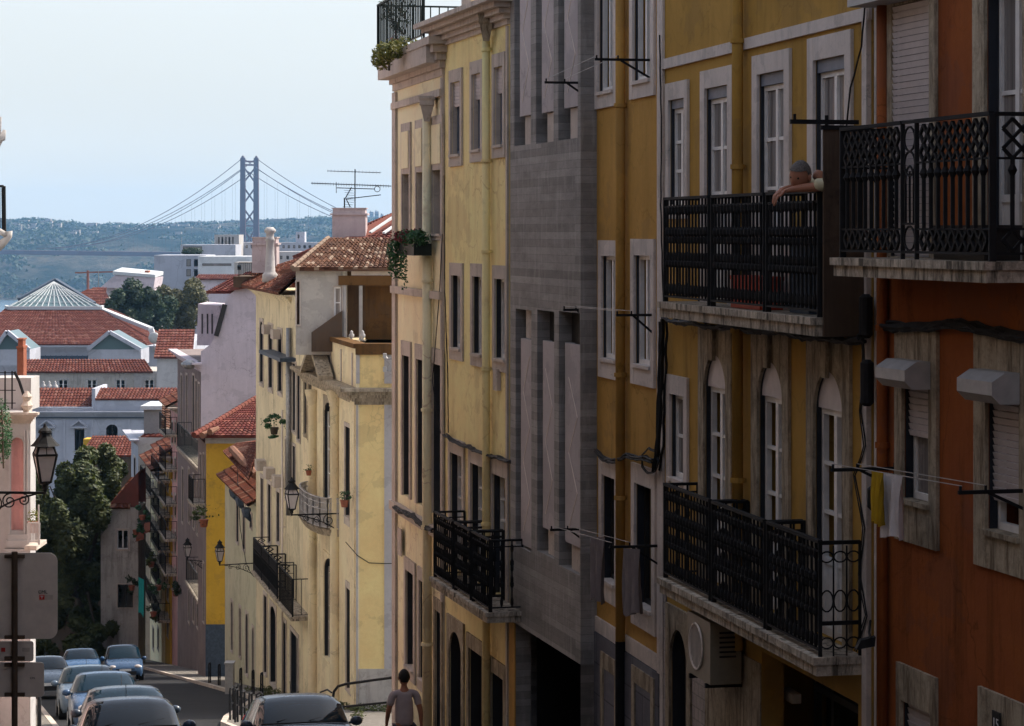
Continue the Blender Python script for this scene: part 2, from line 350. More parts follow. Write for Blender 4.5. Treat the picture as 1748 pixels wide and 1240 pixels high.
def thing(name, label, cat, loc=(0, 0, 0), group=None):
    o = bpy.data.objects.new(name, None); COL.objects.link(o); o.location = loc; o.empty_display_size = .3
    return tag(o, label, cat, group)
def copy_tree(o, parent=None):
    c = o.copy(); COL.objects.link(c)
    if parent: c.parent = parent
    for ch in [q for q in bpy.data.objects if q.parent == o]: copy_tree(ch, c)
    return c
def P(px, py, Z): return Vector(((px-CX)/FP*Z, Z, (HY-py)/FP*Z))
def gz(y):
    if y < -5: return -1.98+min(-5-y, 90)*.15  # rise behind the viewer, shaped to cut low sky light
    if y <= 172: return -9.4-.158*(y-42)
    if y <= 400: return -29.9-(y-172)*.02
    if y <= 900: return -34.5-(y-400)*.055
    return max(-62-(y-900)*.05, -125)
class Fac:
    def __init__(s, px, Z, vp=None, d=None):
        s.O = Vector(((px-CX)/FP*Z, Z))
        if d is None: d = Vector(((vp-CX)/FP, 1)).normalized(); s.n = Vector((-d.y, d.x))
        else: d = Vector(d).normalized(); s.n = Vector((d.y, -d.x))
        s.d = d
    def pt(s, u, z, o=0.):
        q = s.O+s.d*u+s.n*o; return Vector((q.x, q.y, z))
    def uz(s, px, py, o=0.):
        r = Vector(((px-CX)/FP, 1)); t = (s.O+s.n*o).dot(s.n)/r.dot(s.n); q = r*t
        return (q-s.O).dot(s.d), (HY-py)/FP*t
    def u(s, px, o=0.): return s.uz(px, 0, o)[0]
    def z(s, px, py, o=0.): return s.uz(px, py, o)[1]
    def box(s, mb, u0, u1, z0, z1, o0, o1):
        if u0 > u1: u0, u1 = u1, u0
        mb.hexa([s.pt(u0, z0, o0), s.pt(u1, z0, o0), s.pt(u1, z0, o1), s.pt(u0, z0, o1), s.pt(u0, z1, o0), s.pt(u1, z1, o0), s.pt(u1, z1, o1), s.pt(u0, z1, o1)])
def front(Z): return Fac(CX, Z, d=(1, 0))

GR = random.Random(4)
class Bld:
    """one building: root empty, facade with holes, windows and trim as parts"""
    def __init__(s, name, label, cat, fac, u0, u1, z1, mat, depth=6., z0=None, group=None, rev=.24):
        s.f = fac; s.u0, s.u1 = min(u0, u1), max(u0, u1); s.z1 = z1; s.mat = mat; s.depth = depth; s.rev = rev
        c = fac.pt((u0+u1)/2, 0, -1.); s.z0 = min(gz(fac.pt(s.u0, 0).y), gz(fac.pt(s.u1, 0).y))-.3 if z0 is None else z0
        s.root = thing(name, label, cat, (c.x, c.y, s.z0), group); s.holes = []; s.fac_extra = []
    def hole(s, u0, u1, z0, z1): s.holes.append((min(u0, u1), max(u0, u1), z0, z1))
    def finish(s, roofless=False):
        f = s.f; mb = MB()
        us = sorted({s.u0, s.u1} | {h[0] for h in s.holes} | {h[1] for h in s.holes}); us = [u for u in us if s.u0 <= u <= s.u1]
        zs = sorted({s.z0, s.z1} | {h[2] for h in s.holes} | {h[3] for h in s.holes}); zs = [z for z in zs if s.z0 <= z <= s.z1]
        for a, b_ in zip(us, us[1:]):
            run = None
            for c, d in zip(zs, zs[1:]):
                um, zm = (a+b_)/2, (c+d)/2
                if any(h[0] < um < h[1] and h[2] < zm < h[3] for h in s.holes):
                    if run is not None: mb.quad(f.pt(a, run), f.pt(b_, run), f.pt(b_, c), f.pt(a, c)); run = None
                elif run is None: run = c
            if run is not None: mb.quad(f.pt(a, run), f.pt(b_, run), f.pt(b_, zs[-1]), f.pt(a, zs[-1]))
        r = -s.rev
        for a, b_, c, d in s.holes:
            c = max(c, s.z0); d = min(d, s.z1)
            mb.quad(f.pt(a, c), f.pt(a, d), f.pt(a, d, r), f.pt(a, c, r)); mb.quad(f.pt(b_, c), f.pt(b_, c, r), f.pt(b_, d, r), f.pt(b_, d))
            mb.quad(f.pt(a, d), f.pt(b_, d), f.pt(b_, d, r), f.pt(a, d, r)); mb.quad(f.pt(a, c), f.pt(a, c, r), f.pt(b_, c, r), f.pt(b_, c))
        D = -s.depth; a, b_, c, d = s.u0, s.u1, s.z0, s.z1
        mb.quad(f.pt(a, c), f.pt(a, d), f.pt(a, d, D), f.pt(a, c, D)); mb.quad(f.pt(b_, c), f.pt(b_, c, D), f.pt(b_, d, D), f.pt(b_, d))
        mb.quad(f.pt(a, d), f.pt(b_, d), f.pt(b_, d, D), f.pt(a, d, D)); mb.quad(f.pt(a, c, D), f.pt(a, d, D), f.pt(b_, d, D), f.pt(b_, c, D))
        return mb.build('wall', s.mat, s.root)
    def pw(s, l, r, yt, yb, ref=None, **k):
        ref = l if ref is None else ref
        return s.win(s.f.u(r), s.f.u(l), s.f.z(ref, yb), s.f.z(ref, yt), **k)
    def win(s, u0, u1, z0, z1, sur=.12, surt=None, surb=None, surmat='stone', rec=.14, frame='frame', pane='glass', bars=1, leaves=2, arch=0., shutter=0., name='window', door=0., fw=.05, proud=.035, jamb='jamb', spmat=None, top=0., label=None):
        f = s.f; u0, u1 = min(u0, u1), max(u0, u1); s.hole(u0, u1, z0, z1); W = u1-u0; e = .003
        a, b_, c, d = u0+e, u1-e, z0+e, z1-e
        zt = d-top
        m = MB(); o0, o1 = -rec-.03, -rec+.025
        f.box(m, a, a+fw, c, d, o0, o1); f.box(m, b_-fw, b_, c, d, o0, o1); f.box(m, a+fw, b_-fw, c, c+fw*1.3, o0, o1); f.box(m, a+fw, b_-fw, zt-fw, zt, o0, o1)
        if leaves == 2: f.box(m, (a+b_)/2-fw*.7, (a+b_)/2+fw*.7, c+fw*1.3, zt-fw, o0, o1+.004)
        zb = c+fw*1.3
        if door > 0: zb = c+(d-c)*door; f.box(m, a+fw, b_-fw, c+fw*1.3, zb, o0+.01, o1-.02); f.box(m, a+fw, b_-fw, zb-.03, zb+.03, o0, o1-.004)
        for k in range(bars):
            zz = zb+(zt-fw-zb)*(k+1)/(bars+1); f.box(m, a+fw, b_-fw, zz-.018, zz+.018, o0+.004, o1-.006)
        w_ = m.build(name, frame, s.root)
        if label: w_['label'] = label
        g = MB(); zz1 = zt-fw
        gq = [f.pt(a+fw*.5, c, -rec), f.pt(b_-fw*.5, c, -rec), f.pt(b_-fw*.5, d, -rec), f.pt(a+fw*.5, d, -rec)]
        if (gq[1]-gq[0]).cross(gq[2]-gq[1]).dot(Vector((f.n.x, f.n.y, 0))) < 0: gq.reverse()
        g.quad(*gq)
        if pane == 'glass' and GR.random() < .4 and name == 'window': pane = 'glassc'; g.build('pane', pane, w_)
        if top > 0:
            q = MB(); f.box(q, a, b_, zt+.002, d, -rec-.02, -rec+.06); q.build('transom_panel', 'bluegrey' if not arch else 'shut', w_)
        if sur > 0:
            st = sur if surt is None else surt; sb = sur if surb is None else surb
            q = MB(); f.box(q, u0-sur, u0, z0-sb, z1+st, .002, proud); f.box(q, u1, u1+sur, z0-sb, z1+st, .002, proud)
            f.box(q, u0, u1, z1, z1+st, .002, proud-.003)
            if sb > 0: f.box(q, u0, u1, z0-sb, z0, .002, proud-.003)
            q.build('surround', surmat, w_)
        if not door:
            q = MB(); f.box(q, u0-.02, u1+.02, z0-.03, z0+.012, -rec+.03, proud+.03); q.build('sill', surmat, w_)
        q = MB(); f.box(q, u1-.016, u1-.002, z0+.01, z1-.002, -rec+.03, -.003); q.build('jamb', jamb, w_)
        if arch > 0:
            q, q2 = MB(), MB(); n = 12; cu = (u0+u1)/2; zs = z1-arch
            for sd in (-1, 1):
                arc = [(cu+sd*W/2*math.cos(k/n*math.pi/2), zs+arch*math.sin(k/n*math.pi/2)) for k in range(n+1)]
                for k in range(n):
                    (p0, q0), (p1, q1) = arc[k], arc[k+1]
                    m1 = [(p0, q0), (p1, q1), (p1, z1+.001), (p0, z1+.001)]
                    q.hexa([f.pt(x, y, -.002) for x, y in m1]+[f.pt(x, y, proud-.005) for x, y in m1]); q2.hexa([f.pt(x, y, -rec-.02) for x, y in m1]+[f.pt(x, y, -.004) for x, y in m1])
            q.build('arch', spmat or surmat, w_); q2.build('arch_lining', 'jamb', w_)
        if pane == 'glass' and random.random() < .25 and not name.startswith('street'): pass
        if shutter > 0:
            q = MB(); zz = d; zlow = d-(d-c)*shutter; 
            while zz > zlow+.01:
                q.hexa([f.pt(a, zz-.052, -rec+.06), f.pt(b_, zz-.052, -rec+.06), f.pt(b_, zz-.052, -rec+.05), f.pt(a, zz-.052, -rec+.05),
                        f.pt(a, zz-.004, -rec+.075), f.pt(b_, zz-.004, -rec+.075), f.pt(b_, zz, -rec+.05), f.pt(a, zz, -rec+.05)]); zz -= .056
            q.build('roller_shutter', 'shut', w_)
        return w_
    def band(s, z0, z1, o=.05, mat='stone', name='string_course', u0=None, u1=None):
        m = MB(); s.f.box(m, s.u0 if u0 is None else u0, s.u1 if u1 is None else u1, z0, z1, .002, o); return m.build(name, mat, s.root)
    def strip(s, u0, u1, z0, z1, o=.04, mat='whitetrim', name='pilaster'):
        m = MB(); s.f.box(m, u0, u1, z0, z1, .002, o); return m.build(name, mat, s.root)
    def pipe(s, u, z0, z1, r=.055, o=.09, mat='ochre', collars=()):
        m = MB(); m.tube([s.f.pt(u, z0, o), s.f.pt(u, z1, o)], r, 12); p = m.build('downpipe', mat, s.root, True)
        for z in collars:
            q = MB(); q.tube([s.f.pt(u, z-.025, o), s.f.pt(u, z+.025, o)], r*1.28, 12); s.f.box(q, u-.02, u+.02, z-.02, z+.02, 0, o); q.build('bracket', mat, p)
        return p
    def cornice(s, z, h=.35, out=.35, mat='stone', u0=None, u1=None, name='cornice', ends=True):
        u0 = s.u0 if u0 is None else u0; u1 = s.u1 if u1 is None else u1; m = MB(); k = 5
        for i in range(k):
            a, b_ = z-h+h*i/k, z-h+h*(i+1)/k; o = out*((i+1)/k)**1.4; s.f.box(m, u0-(o if ends else 0), u1+(o if ends else 0), a, b_-.002*(i < k-1), -.01-.003*i, o)
        return m.build(name, mat, s.root)
def rail(mb, A, B, z0, z1, n, kind='beads', w=.022):
    if kind == 'diamond': w = .03
    """iron railing between ground points A and B (3D at height 0), from z0 to z1"""
    A, B = Vector((A[0], A[1], 0)), Vector((B[0], B[1], 0)); H = z1-z0; d = (B-A); L = d.length; dn = d.normalized(); up = Vector((0, 0, 1))
    Z = lambda p, z: Vector((p.x, p.y, z))
    mb.bar(Z(A, z1), Z(B, z1), .045, .03); mb.bar(Z(A, z0+.06), Z(B, z0+.06), .03, .02)
    for q in (A, B): mb.bar(Z(q, z0), Z(q, z1), .035)
    if kind == 'diamond':
        mb.bar(Z(A, z0+.22*H), Z(B, z0+.22*H), .02, .018); mb.bar(Z(A, z0+.70*H), Z(B, z0+.70*H), .02, .018)
    if kind == 'beads': mb.bar(Z(A, z1-.09), Z(B, z1-.09), .02, .018)
    for k in range(1, n):
        p = A+d*k/n
        if kind == 'plain' or kind == 'beads': mb.bar(Z(p, z0+.06), Z(p, z1), w)
        if kind == 'beads':
            for hh, ww, hg in ((.08, 1.9, .07), (.34, 2.3, .05), (.41, 1.8, .06), (.58, 1.9, .05), (.66, 2.3, .06), (.88, 2., .06)):
                c = z0+.06+(H-.06)*hh; mb.lathe(Z(p, c), [(w*.5, -hg), (w*ww*.62, -hg*.4), (w*ww*.62, hg*.4), (w*.5, hg)], 6, False)
        if kind == 'diamond':
            mb.bar(Z(p, z0+.22*H), Z(p, z0+.72*H), w)
            mb.lathe(Z(p, z0+.62*H), [(w*.5, -.05), (w*1.3, 0), (w*.5, .05)], 6, False)
            for lo, hi in ((.07, .22), (.70, .97)):
                r = max(1, int((hi-lo)*H/.15)); st = (hi-lo)*H/r
                for j in range(r):
                    zc = z0+lo*H+st*(j+.5); hw = L/n*.5
                    for sx, sz in ((-1, 1), (1, 1), (1, -1), (-1, -1)):
                        mb.bar(Z(p, zc+sz*st*.5), Z(p+dn*sx*hw, zc), .024)
def ring(mb, c, ax, r, th=.012, n=16, sz=1.):
    c = Vector(c); ax = Vector((ax[0], ax[1], 0)).normalized()
    mb.tube([c+ax*r*math.cos(2*math.pi*k/n)+Vector((0, 0, r*sz*math.sin(2*math.pi*k/n))) for k in range(n+1)], th, 5)
def balcony(b, u0, u1, zs, h=1., off=.42, slab=.14, kind='beads', per=.125, mat='black', slabmat='slab', sides=(1, 1), sidekind=None, slabo=.05, brackets=0, segs=None):
    f = b.f; u0, u1 = min(u0, u1), max(u0, u1)
    m = MB(); f.box(m, u0-.04, u1+.04, zs-slab, zs-slab*.4, .002, off+slabo); f.box(m, u0-.06, u1+.06, zs-slab*.4, zs, .003, off+slabo+.03)
    for k in range(brackets):
        uu = u0+(u1-u0)*(k+.5)/brackets
        m.hexa([f.pt(uu-.06, zs-slab-.3, .003), f.pt(uu+.06, zs-slab-.3, .003), f.pt(uu+.06, zs-slab-.3, .06), f.pt(uu-.06, zs-slab-.3, .06), f.pt(uu-.06, zs-slab, .003), f.pt(uu+.06, zs-slab, .003), f.pt(uu+.06, zs-slab, off), f.pt(uu-.06, zs-slab, off)])
    ba = m.build('balcony', slabmat, b.root)
    r = MB(); n = max(3, int((u1-u0)/per)); 
    for ua, ub, kd in (segs or [(u0, u1, kind)]):
        if kd != 'open': rail(r, f.pt(ua, 0, off), f.pt(ub, 0, off), zs, zs+h, max(3, int(abs(ub-ua)/per)), kd); continue
        A_, B_ = f.pt(ua, zs, off), f.pt(ub, zs, off); mid = (A_+B_)/2; hw = abs(ub-ua)/2
        for hz in (.06, h): r.bar(A_+Vector((0, 0, hz)), B_+Vector((0, 0, hz)), .03, .025)
        for hz, rz in ((h-.14, .10), (h-.34, .10), (.17, .10)): ring(r, mid+Vector((0, 0, hz)), f.d, hw*.75, .010, 14, rz/(hw*.75))
        r.tube([mid+Vector((f.d.x*hw*.6*math.cos(a), f.d.y*hw*.6*math.cos(a), .62+.14*math.sin(a))) for a in [math.pi*k/10 for k in range(11)]], .010, 5)
        for sx in (-1, 1): r.bar(A_.lerp(B_, .5+sx*.3)+Vector((0, 0, .3)), A_.lerp(B_, .5+sx*.3)+Vector((0, 0, .62)), .02)
        r.bar(mid+Vector((0, 0, .3)), mid+Vector((0, 0, .72)), .016); r.bar(A_+Vector((0, 0, .29)), B_+Vector((0, 0, .29)), .02)
    ns = max(2, int(off/per))
    for k, uu in ((0, u0), (1, u1)):
        if sides[k]: rail(r, f.pt(uu, 0, .02), f.pt(uu, 0, off-.02), zs, zs+h-.004, ns, sidekind or kind)
    r.build('railing', mat, ba); return ba
def tiles(eL, eR, rR, rL, pitch=.2, row=.3, amp=.045, mat='tile', parent=None, name='roof', thick=.06, jitter=.0, smooth=True, sp=4):
    eL, eR, rR, rL = map(Vector, (eL, eR, rR, rL)); Wd = max((eR-eL).length, (rR-rL).length); Ln = max((rL-eL).length, (rR-eR).length)
    nc = max(2, int(Wd/pitch)); nr = max(2, int(Ln/row)); nrm = (eR-eL).cross(rL-eL).normalized()
    if nrm.z < 0: nrm = -nrm
    mb = MB(); nu = nc*sp
    for r in range(nr):
        js = [random.uniform(-jitter, jitter) for _ in range(nc+1)]
        for e in (0, 1):
            v = (r+e)/nr
            A = eL.lerp(rL, v); B = eR.lerp(rR, v)
            for i in range(nu+1):
                q = i/nu; ph = (i % sp)/sp
                h = amp*abs(math.cos(math.pi*ph))**.7+(row*.10*(1-e)) + js[i//sp]*(1-e)
                p = A.lerp(B, q)+nrm*h
                mb.uv[len(mb.v)] = ((i+sp*.5)/sp, r+.5*e+.25); mb.v.append(p)
        b0 = len(mb.v)-2*(nu+1)
        for i in range(nu): mb.f.append((b0+i, b0+i+1, b0+nu+1+i+1, b0+nu+1+i))
        if r > 0:
            p0 = b0-(nu+1)
            for i in range(nu): mb.f.append((p0+i, p0+i+1, b0+i+1, b0+i))
    # underside and eave face
    k = len(mb.v)
    for p in (eL, eR, rR, rL): mb.uv[len(mb.v)] = (.5, .5); mb.v.append(p-nrm*thick)
    mb.f.append((k, k+3, k+2, k+1)); b0 = 0
    mb.f.append((k, k+1, nu, 0))
    return mb.build(name, mat, parent)
def ridge(a, b, r=.1, mat='tile', parent=None, name='ridge'):
    a, b = Vector(a), Vector(b); n = max(2, int((b-a).length/.35)); mb = MB()
    for k in range(n): mb.tube([a.lerp(b, k/n), a.lerp(b, (k+1.1)/n)], [r*1.1, r*.9], 8)
    return mb.build(name, mat, parent)
def leaves(mb, c, rad, n, size, hollow=.35, droop=0., clumps=0):
    c = Vector(c); rad = Vector(rad); cl = None
    if clumps:
        cl = []
        for _ in range(clumps):
            d = Vector((random.gauss(0, 1), random.gauss(0, 1), random.gauss(0, 1))).normalized(); k = random.uniform(.45, .95)
            cl.append((Vector((d.x*rad.x, d.y*rad.y, d.z*rad.z))*k, random.uniform(.22, .42)))
    for _ in range(n):
        d = Vector((random.gauss(0, 1), random.gauss(0, 1), random.gauss(0, 1))).normalized()
        if cl:
            cc, s = random.choice(cl); k = random.uniform(.3, 1)**.5*s; p = c+cc+Vector((d.x*rad.x, d.y*rad.y, d.z*rad.z))*k
        else:
            k = random.uniform(hollow, 1.0)**.6; p = c+Vector((d.x*rad.x, d.y*rad.y, d.z*rad.z))*k
        p.z -= droop*random.random()
        a = Vector((random.gauss(0, 1), random.gauss(0, 1), random.gauss(0, .6))).normalized(); b_ = a.cross(d+Vector((.01, .02, .3))).normalized(); s_ = size*random.uniform(.5, 1.2)
        mb.quad(p-a*s_*.6, p-b_*s_*.35, p+a*s_*.6, p+b_*s_*.35)
def text_mesh(body, size, loc, rot, mat, parent, name='lettering'):
    cu = bpy.data.curves.new('t', 'FONT'); cu.body = body; cu.size = size; cu.extrude = .002; cu.align_x = 'CENTER'; cu.align_y = 'CENTER'
    o = bpy.data.objects.new('t', cu); COL.objects.link(o); dg = bpy.context.evaluated_depsgraph_get(); me = bpy.data.meshes.new_from_object(o.evaluated_get(dg)); bpy.data.objects.remove(o)
    me.name = name; me.materials.clear(); me.materials.append(M[mat]); q = bpy.data.objects.new(name, me); COL.objects.link(q)
    q.location = loc; q.rotation_euler = rot; par(q, parent); return q
# ------------------------------------------------------------ ground, road, pavement
def road_x(y, side):
    c = 2.2 if side < 0 else 6.5+3.3*min(1, max(0, (y-65)/20))
    return c-.22*y
def sheet(xl, xr, ys, dz, name, mat, kind='structure', base=None):
    mb = MB(); n = 6
    for y in ys:
        a, b_ = xl(y), xr(y)
        for i in range(n+1): mb.v.append(Vector((a+(b_-a)*i/n, y, gz(y)+dz)))
    for j in range(len(ys)-1):
        for i in range(n): k = j*(n+1)+i; mb.f.append((k, k+1, k+n+2, k+n+1))
    if base is not None:
        for s_ in (0, n):
            k0 = len(mb.v)
            for j, y in enumerate(ys): p = mb.v[j*(n+1)+s_]; mb.v += [p.copy(), p-Vector((0, 0, base))]
            for j in range(len(ys)-1): a = k0+2*j; mb.f.append((a, a+1, a+3, a+2))
        for j in (0, len(ys)-1):
            k0 = len(mb.v)
            for i in range(n+1): p = mb.v[j*(n+1)+i]; mb.v += [p.copy(), p-Vector((0, 0, base))]
            for i in range(n): a = k0+2*i; mb.f.append((a, a+2, a+3, a+1))
    o = mb.build(name, mat); tag(o, kind=kind); return o
ysn = [-200, -95, -60, -20, -5]+list(range(0, 176, 4))+[200, 300, 400, 600, 900, 1200, 1600, 2160, 5880]
sheet(lambda y: -900-abs(y)*1.0, lambda y: 900+abs(y)*1.0, ysn, 0, 'terrain', 'ground')
ysr = [-30, -5]+list(range(0, 176, 4))
sheet(lambda y: road_x(y, -1), lambda y: road_x(y, 1), ysr, .01, 'road', 'asphalt')
sheet(lambda y: road_x(y, 1)+.16, lambda y: 12-.22*y, ysr, .13, 'pavement', 'cobble', base=.3)
sheet(lambda y: -2.2-.22*y, lambda y: road_x(y, -1)-.16, ysr, .13, 'pavement', 'cobble', base=.3)
sheet(lambda y: road_x(y, 1), lambda y: road_x(y, 1)+.155, ysr, .14, 'kerb', 'stone', base=.3)
sheet(lambda y: road_x(y, -1)-.155, lambda y: road_x(y, -1), ysr, .14, 'kerb', 'stone', base=.3)
mb = MB(); mb.quad((-9000, 1700, -97), (9000, 1700, -97), (9000, 4700, -97), (-9000, 4700, -97)); tag(mb.build('river', 'water'), kind='structure')

# ------------------------------------------------------------ right-hand row
fB = Fac(1130, 29, -20)
O1 = fB.u(1489); # near end of the ochre facade (negative u)
# --- B ochre house
B = Bld('ochre_house', 'mustard ochre house with two rows of black iron balconies and arched doors, second from right', 'house', fB, O1, 0, 8.9, 'ochre', 7)
zU = fB.z(1135, 515, .42); zL = fB.z(1133, 985, .40)
jm = dict(surmat='whitetrim', rec=.07, bars=2)
B.pw(1145, 1172, 172, 352, sur=.13, surt=.2, surb=.15, top=.1, **jm)
for l, r, yt, st in ((1207, 1246, 152, .2), (1297, 1343, 128, .2), (1393, 1447, 104, .22)):
    B.win(fB.u(r), fB.u(l), zU, fB.z(l, yt), sur=.17, surt=st, surb=0, top=.12, door=.3, pane='glass', **jm)
B.pw(1147, 1171, 672, 815, sur=.14, surt=.22, surb=.1, rec=.07, bars=1, surmat='whitetrim', leaves=1)
for l, r, yt in ((1205, 1243, 606), (1297, 1340, 618), (1393, 1443, 634)):
    B.win(fB.u(r), fB.u(l), zL, fB.z(l, yt)+.02, sur=.2, surt=.3, surb=0, arch=.42, top=.36, door=.28, rec=.08, bars=2, surmat='stonew', fw=.06, spmat='stonew')
# carved keystones above arched doors
for l, r, yt in ((1205, 1243, 606), (1297, 1340, 618), (1393, 1443, 634)):
    uc = (fB.u(l)+fB.u(r))/2; z = fB.z(l, yt); m = MB(); m.hexa([fB.pt(uc-.06, z-.04, .036), fB.pt(uc+.06, z-.04, .036), fB.pt(uc+.06, z-.04, .075), fB.pt(uc-.06, z-.04, .075), fB.pt(uc-.10, z+.3, .036), fB.pt(uc+.10, z+.3, .036), fB.pt(uc+.10, z+.3, .085), fB.pt(uc-.10, z+.3, .085)])
    m.build('keystone', 'stonew', B.root)
B.band(fB.z(1130, 120), fB.z(1130, 103), .035, 'whitetrim'); B.cornice(8.9, .5, .45, 'whitetrim')
gzB = gz(24)
# ground floor : arched street door, tiled panel, dark shop
zG = fB.z(1130, 1045)
dd = B.win(fB.u(1176), fB.u(1147), gz(28)+.1, fB.z(1147, 1068), sur=.16, surt=.25, surb=0, arch=.4, rec=.18, bars=0, leaves=2, pane='void' if 0 else 'glass', frame='framed', surmat='stonew', name='street_door')
m = MB(); fB.box(m, fB.u(1207), fB.u(1140)+0, gz(28)-.1, zG-.02, .004, .03); 
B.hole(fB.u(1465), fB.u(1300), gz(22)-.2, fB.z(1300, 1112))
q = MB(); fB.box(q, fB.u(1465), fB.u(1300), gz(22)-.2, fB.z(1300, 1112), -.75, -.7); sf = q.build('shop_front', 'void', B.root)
q = MB()
for px in (1302, 1330, 1382, 1430): fB.box(q, fB.u(px)-.05, fB.u(px)+.03, gz(22), fB.z(1300, 1114), -.62, -.56)
fB.box(q, fB.u(1463), fB.u(1302), fB.z(1300, 1180), fB.z(1300, 1168), -.63, -.55); q.build('shop_frame', 'framed', sf)
q = MB(); fB.box(q, fB.u(1206), fB.u(1184), gz(28), fB.z(1184, 1012), .003, .02); fB.box(q, fB.u(1139), fB.u(1132), gz(28), fB.z(1132, 1000), .003, .02); q.build('tiled_panel', 'tilewall', B.root)
for (l, r_, yt, yb) in ((1303, 1318, 1153, 1178), (1331, 1352, 1174, 1202)):
    q = MB(); a_, za = fB.uz(l, yt, -.3); b2_, zb_2 = fB.uz(r_, yb, -.3); fB.box(q, b2_, a_, zb_2, za, -.4, -.3); q.build('shop_sign_board', 'signback', B.root)
q = MB(); fB.box(q, fB.u(1300), fB.u(1206)-.01, gz(28), fB.z(1240, 1100), .003, .02); q.build('stone_base', 'stonew', B.root)
# balconies
for (a, b_) in ((1135, 1210), (1216, 1305), (1310, 1398)):
    balcony(B, fB.u(a, .42), fB.u(b_, .42), zU, 1.14, .42, .17, per=.115)
for (a, b_) in ((1135, 1212), (1217, 1306), (1311, 1400)):
    balcony(B, fB.u(a, .40), fB.u(b_, .40), zL, 1.04, .40, .17, per=.115, sides=(a != 1311, 1))
# open ring railing at the near end of the lower balcony
uN = fB.u(1400, .40); r = MB(); p0, p1 = fB.pt(uN-.001, 0, .40), fB.pt(uN, 0, .02)
for p in (p0, p1): r.bar((p.x, p.y, zL), (p.x, p.y, zL+1.04), .03)
for zz in (1.03, .30): r.bar((p0.x, p0.y, zL+zz), (p1.x, p1.y, zL+zz), .035)
for k in (1/3, 2/3):
    c = p0.lerp(p1, k); r.bar((c.x, c.y, zL), (c.x, c.y, zL+1.0), .014)
for k in (1/6, .5, 5/6):
    c = p0.lerp(p1, k); 
    for hz in (.5, .9, .12): ring(r, (c.x, c.y, zL+hz), p1-p0, .06, .008, 14, 1.6 if hz == .5 else .8)
r.build('railing', 'black', B.root)
# dark divider between the two neighbours' upper balconies
q = MB(); ud = fB.u(1406, .42); fB.box(q, ud-.035, ud, zU-.17, fB.z(1406, 222, .42), .003, .43); dv = q.build('balcony_divider', 'brownwall', B.root)
q = MB(); fB.box(q, ud-.05, ud+.02, fB.z(1406, 222, .42)+.001, fB.z(1406, 222, .42)+.04, .0, .46); q.build('coping', 'black', dv)
q = MB(); zz_ = fB.z(1406, 222, .42)+.07; q.bar(fB.pt(ud-.02, zz_, .1), fB.pt(ud-.02, zz_, .74), .04); q.bar(fB.pt(ud-.02, zz_-.05, .40), fB.pt(ud-.02, zz_+.06, .40), .03); q.bar(fB.pt(ud-.02, zz_-.02, .70), fB.pt(ud-.02, zz_+.07, .70), .025); q.build('drying_bar', 'black', dv)
B.pipe(fB.u(1259, .09), fB.z(1259, 1110, .09), 8.4, .06, .09, 'ochre', (fB.z(1259, 70, .09), fB.z(1259, 285, .09), fB.z(1259, 565, .09), fB.z(1259, 820, .09)))
B.finish()
# --- A orange house
fA = Fac(1495, 22.05, -170)
A = Bld('orange_house', 'burnt orange house with roller shutters and an ornate black balcony, nearest on the right', 'house', fA, -36, fA.u(1497)+.0, 9.1, 'orange', 7)  # facade runs on unseen behind the viewer, added to block low sky light
zA = fA.z(1437, 440, .5)
A.pw(1545, 1591, 655, 852, sur=.16, surt=.48, surb=.36, surmat='stonew', rec=.10, bars=0, leaves=1, shutter=.42, ref=1545)
A.pw(1688, 1746, 675, 905, sur=.22, surt=.5, surb=.3, surmat='stonew', rec=.10, bars=0, leaves=1, shutter=.78)
for (l, r_, yt, yb) in ((1548, 1590, 612, 658), (1692, 1742, 630, 682)):   # roller shutter housings
    u1, u0 = fA.u(l), fA.u(r_); z1, z0 = fA.z(l, yt), fA.z(l, yb); q = MB()
    pr = [(.036, z1), (.16, z1), (.27, z1-.07), (.27, z0+.07), (.2, z0), (.036, z0)]
    q.poly([fA.pt(u0-.06, z, o) for o, z in pr]); q.poly([fA.pt(u1+.06, z, o) for o, z in pr][::-1])
    for k in range(6): (o1, a), (o2, b_) = pr[k], pr[(k+1) % 6]; q.quad(fA.pt(u0-.06, a, o1), fA.pt(u1+.06, a, o1), fA.pt(u1+.06, b_, o2), fA.pt(u0-.06, b_, o2))
    q.build('shutter_box', 'grey', A.root)
A.win(fA.u(1592), fA.u(1527), zA, fA.z(1527, 12), sur=.12, surt=.2, surb=0, surmat='stonew', rec=.05, shutter=1., bars=0, leaves=1)
A.win(fA.u(1752), fA.u(1686), zA, fA.z(1686, -30), sur=.22, surt=.2, surb=0, surmat='stonew', rec=.12, bars=1, door=.22, pane='glass')
m = MB(); fA.box(m, fA.u(1595), fA.u(1500), fA.z(1527, 8), fA.z(1527, -12), .04, .3); m.build('shutter_box', 'grey', A.root)
A.pw(1543, 1594, 1195, 1400, sur=.10, surt=.32, surb=0, surmat='stonew', rec=.10, shutter=.6, bars=0)
w2 = A.pw(1690, 1760, 1262, 1500, sur=.16, surt=.4, surb=0, surmat='stonew', rec=.12, bars=0)
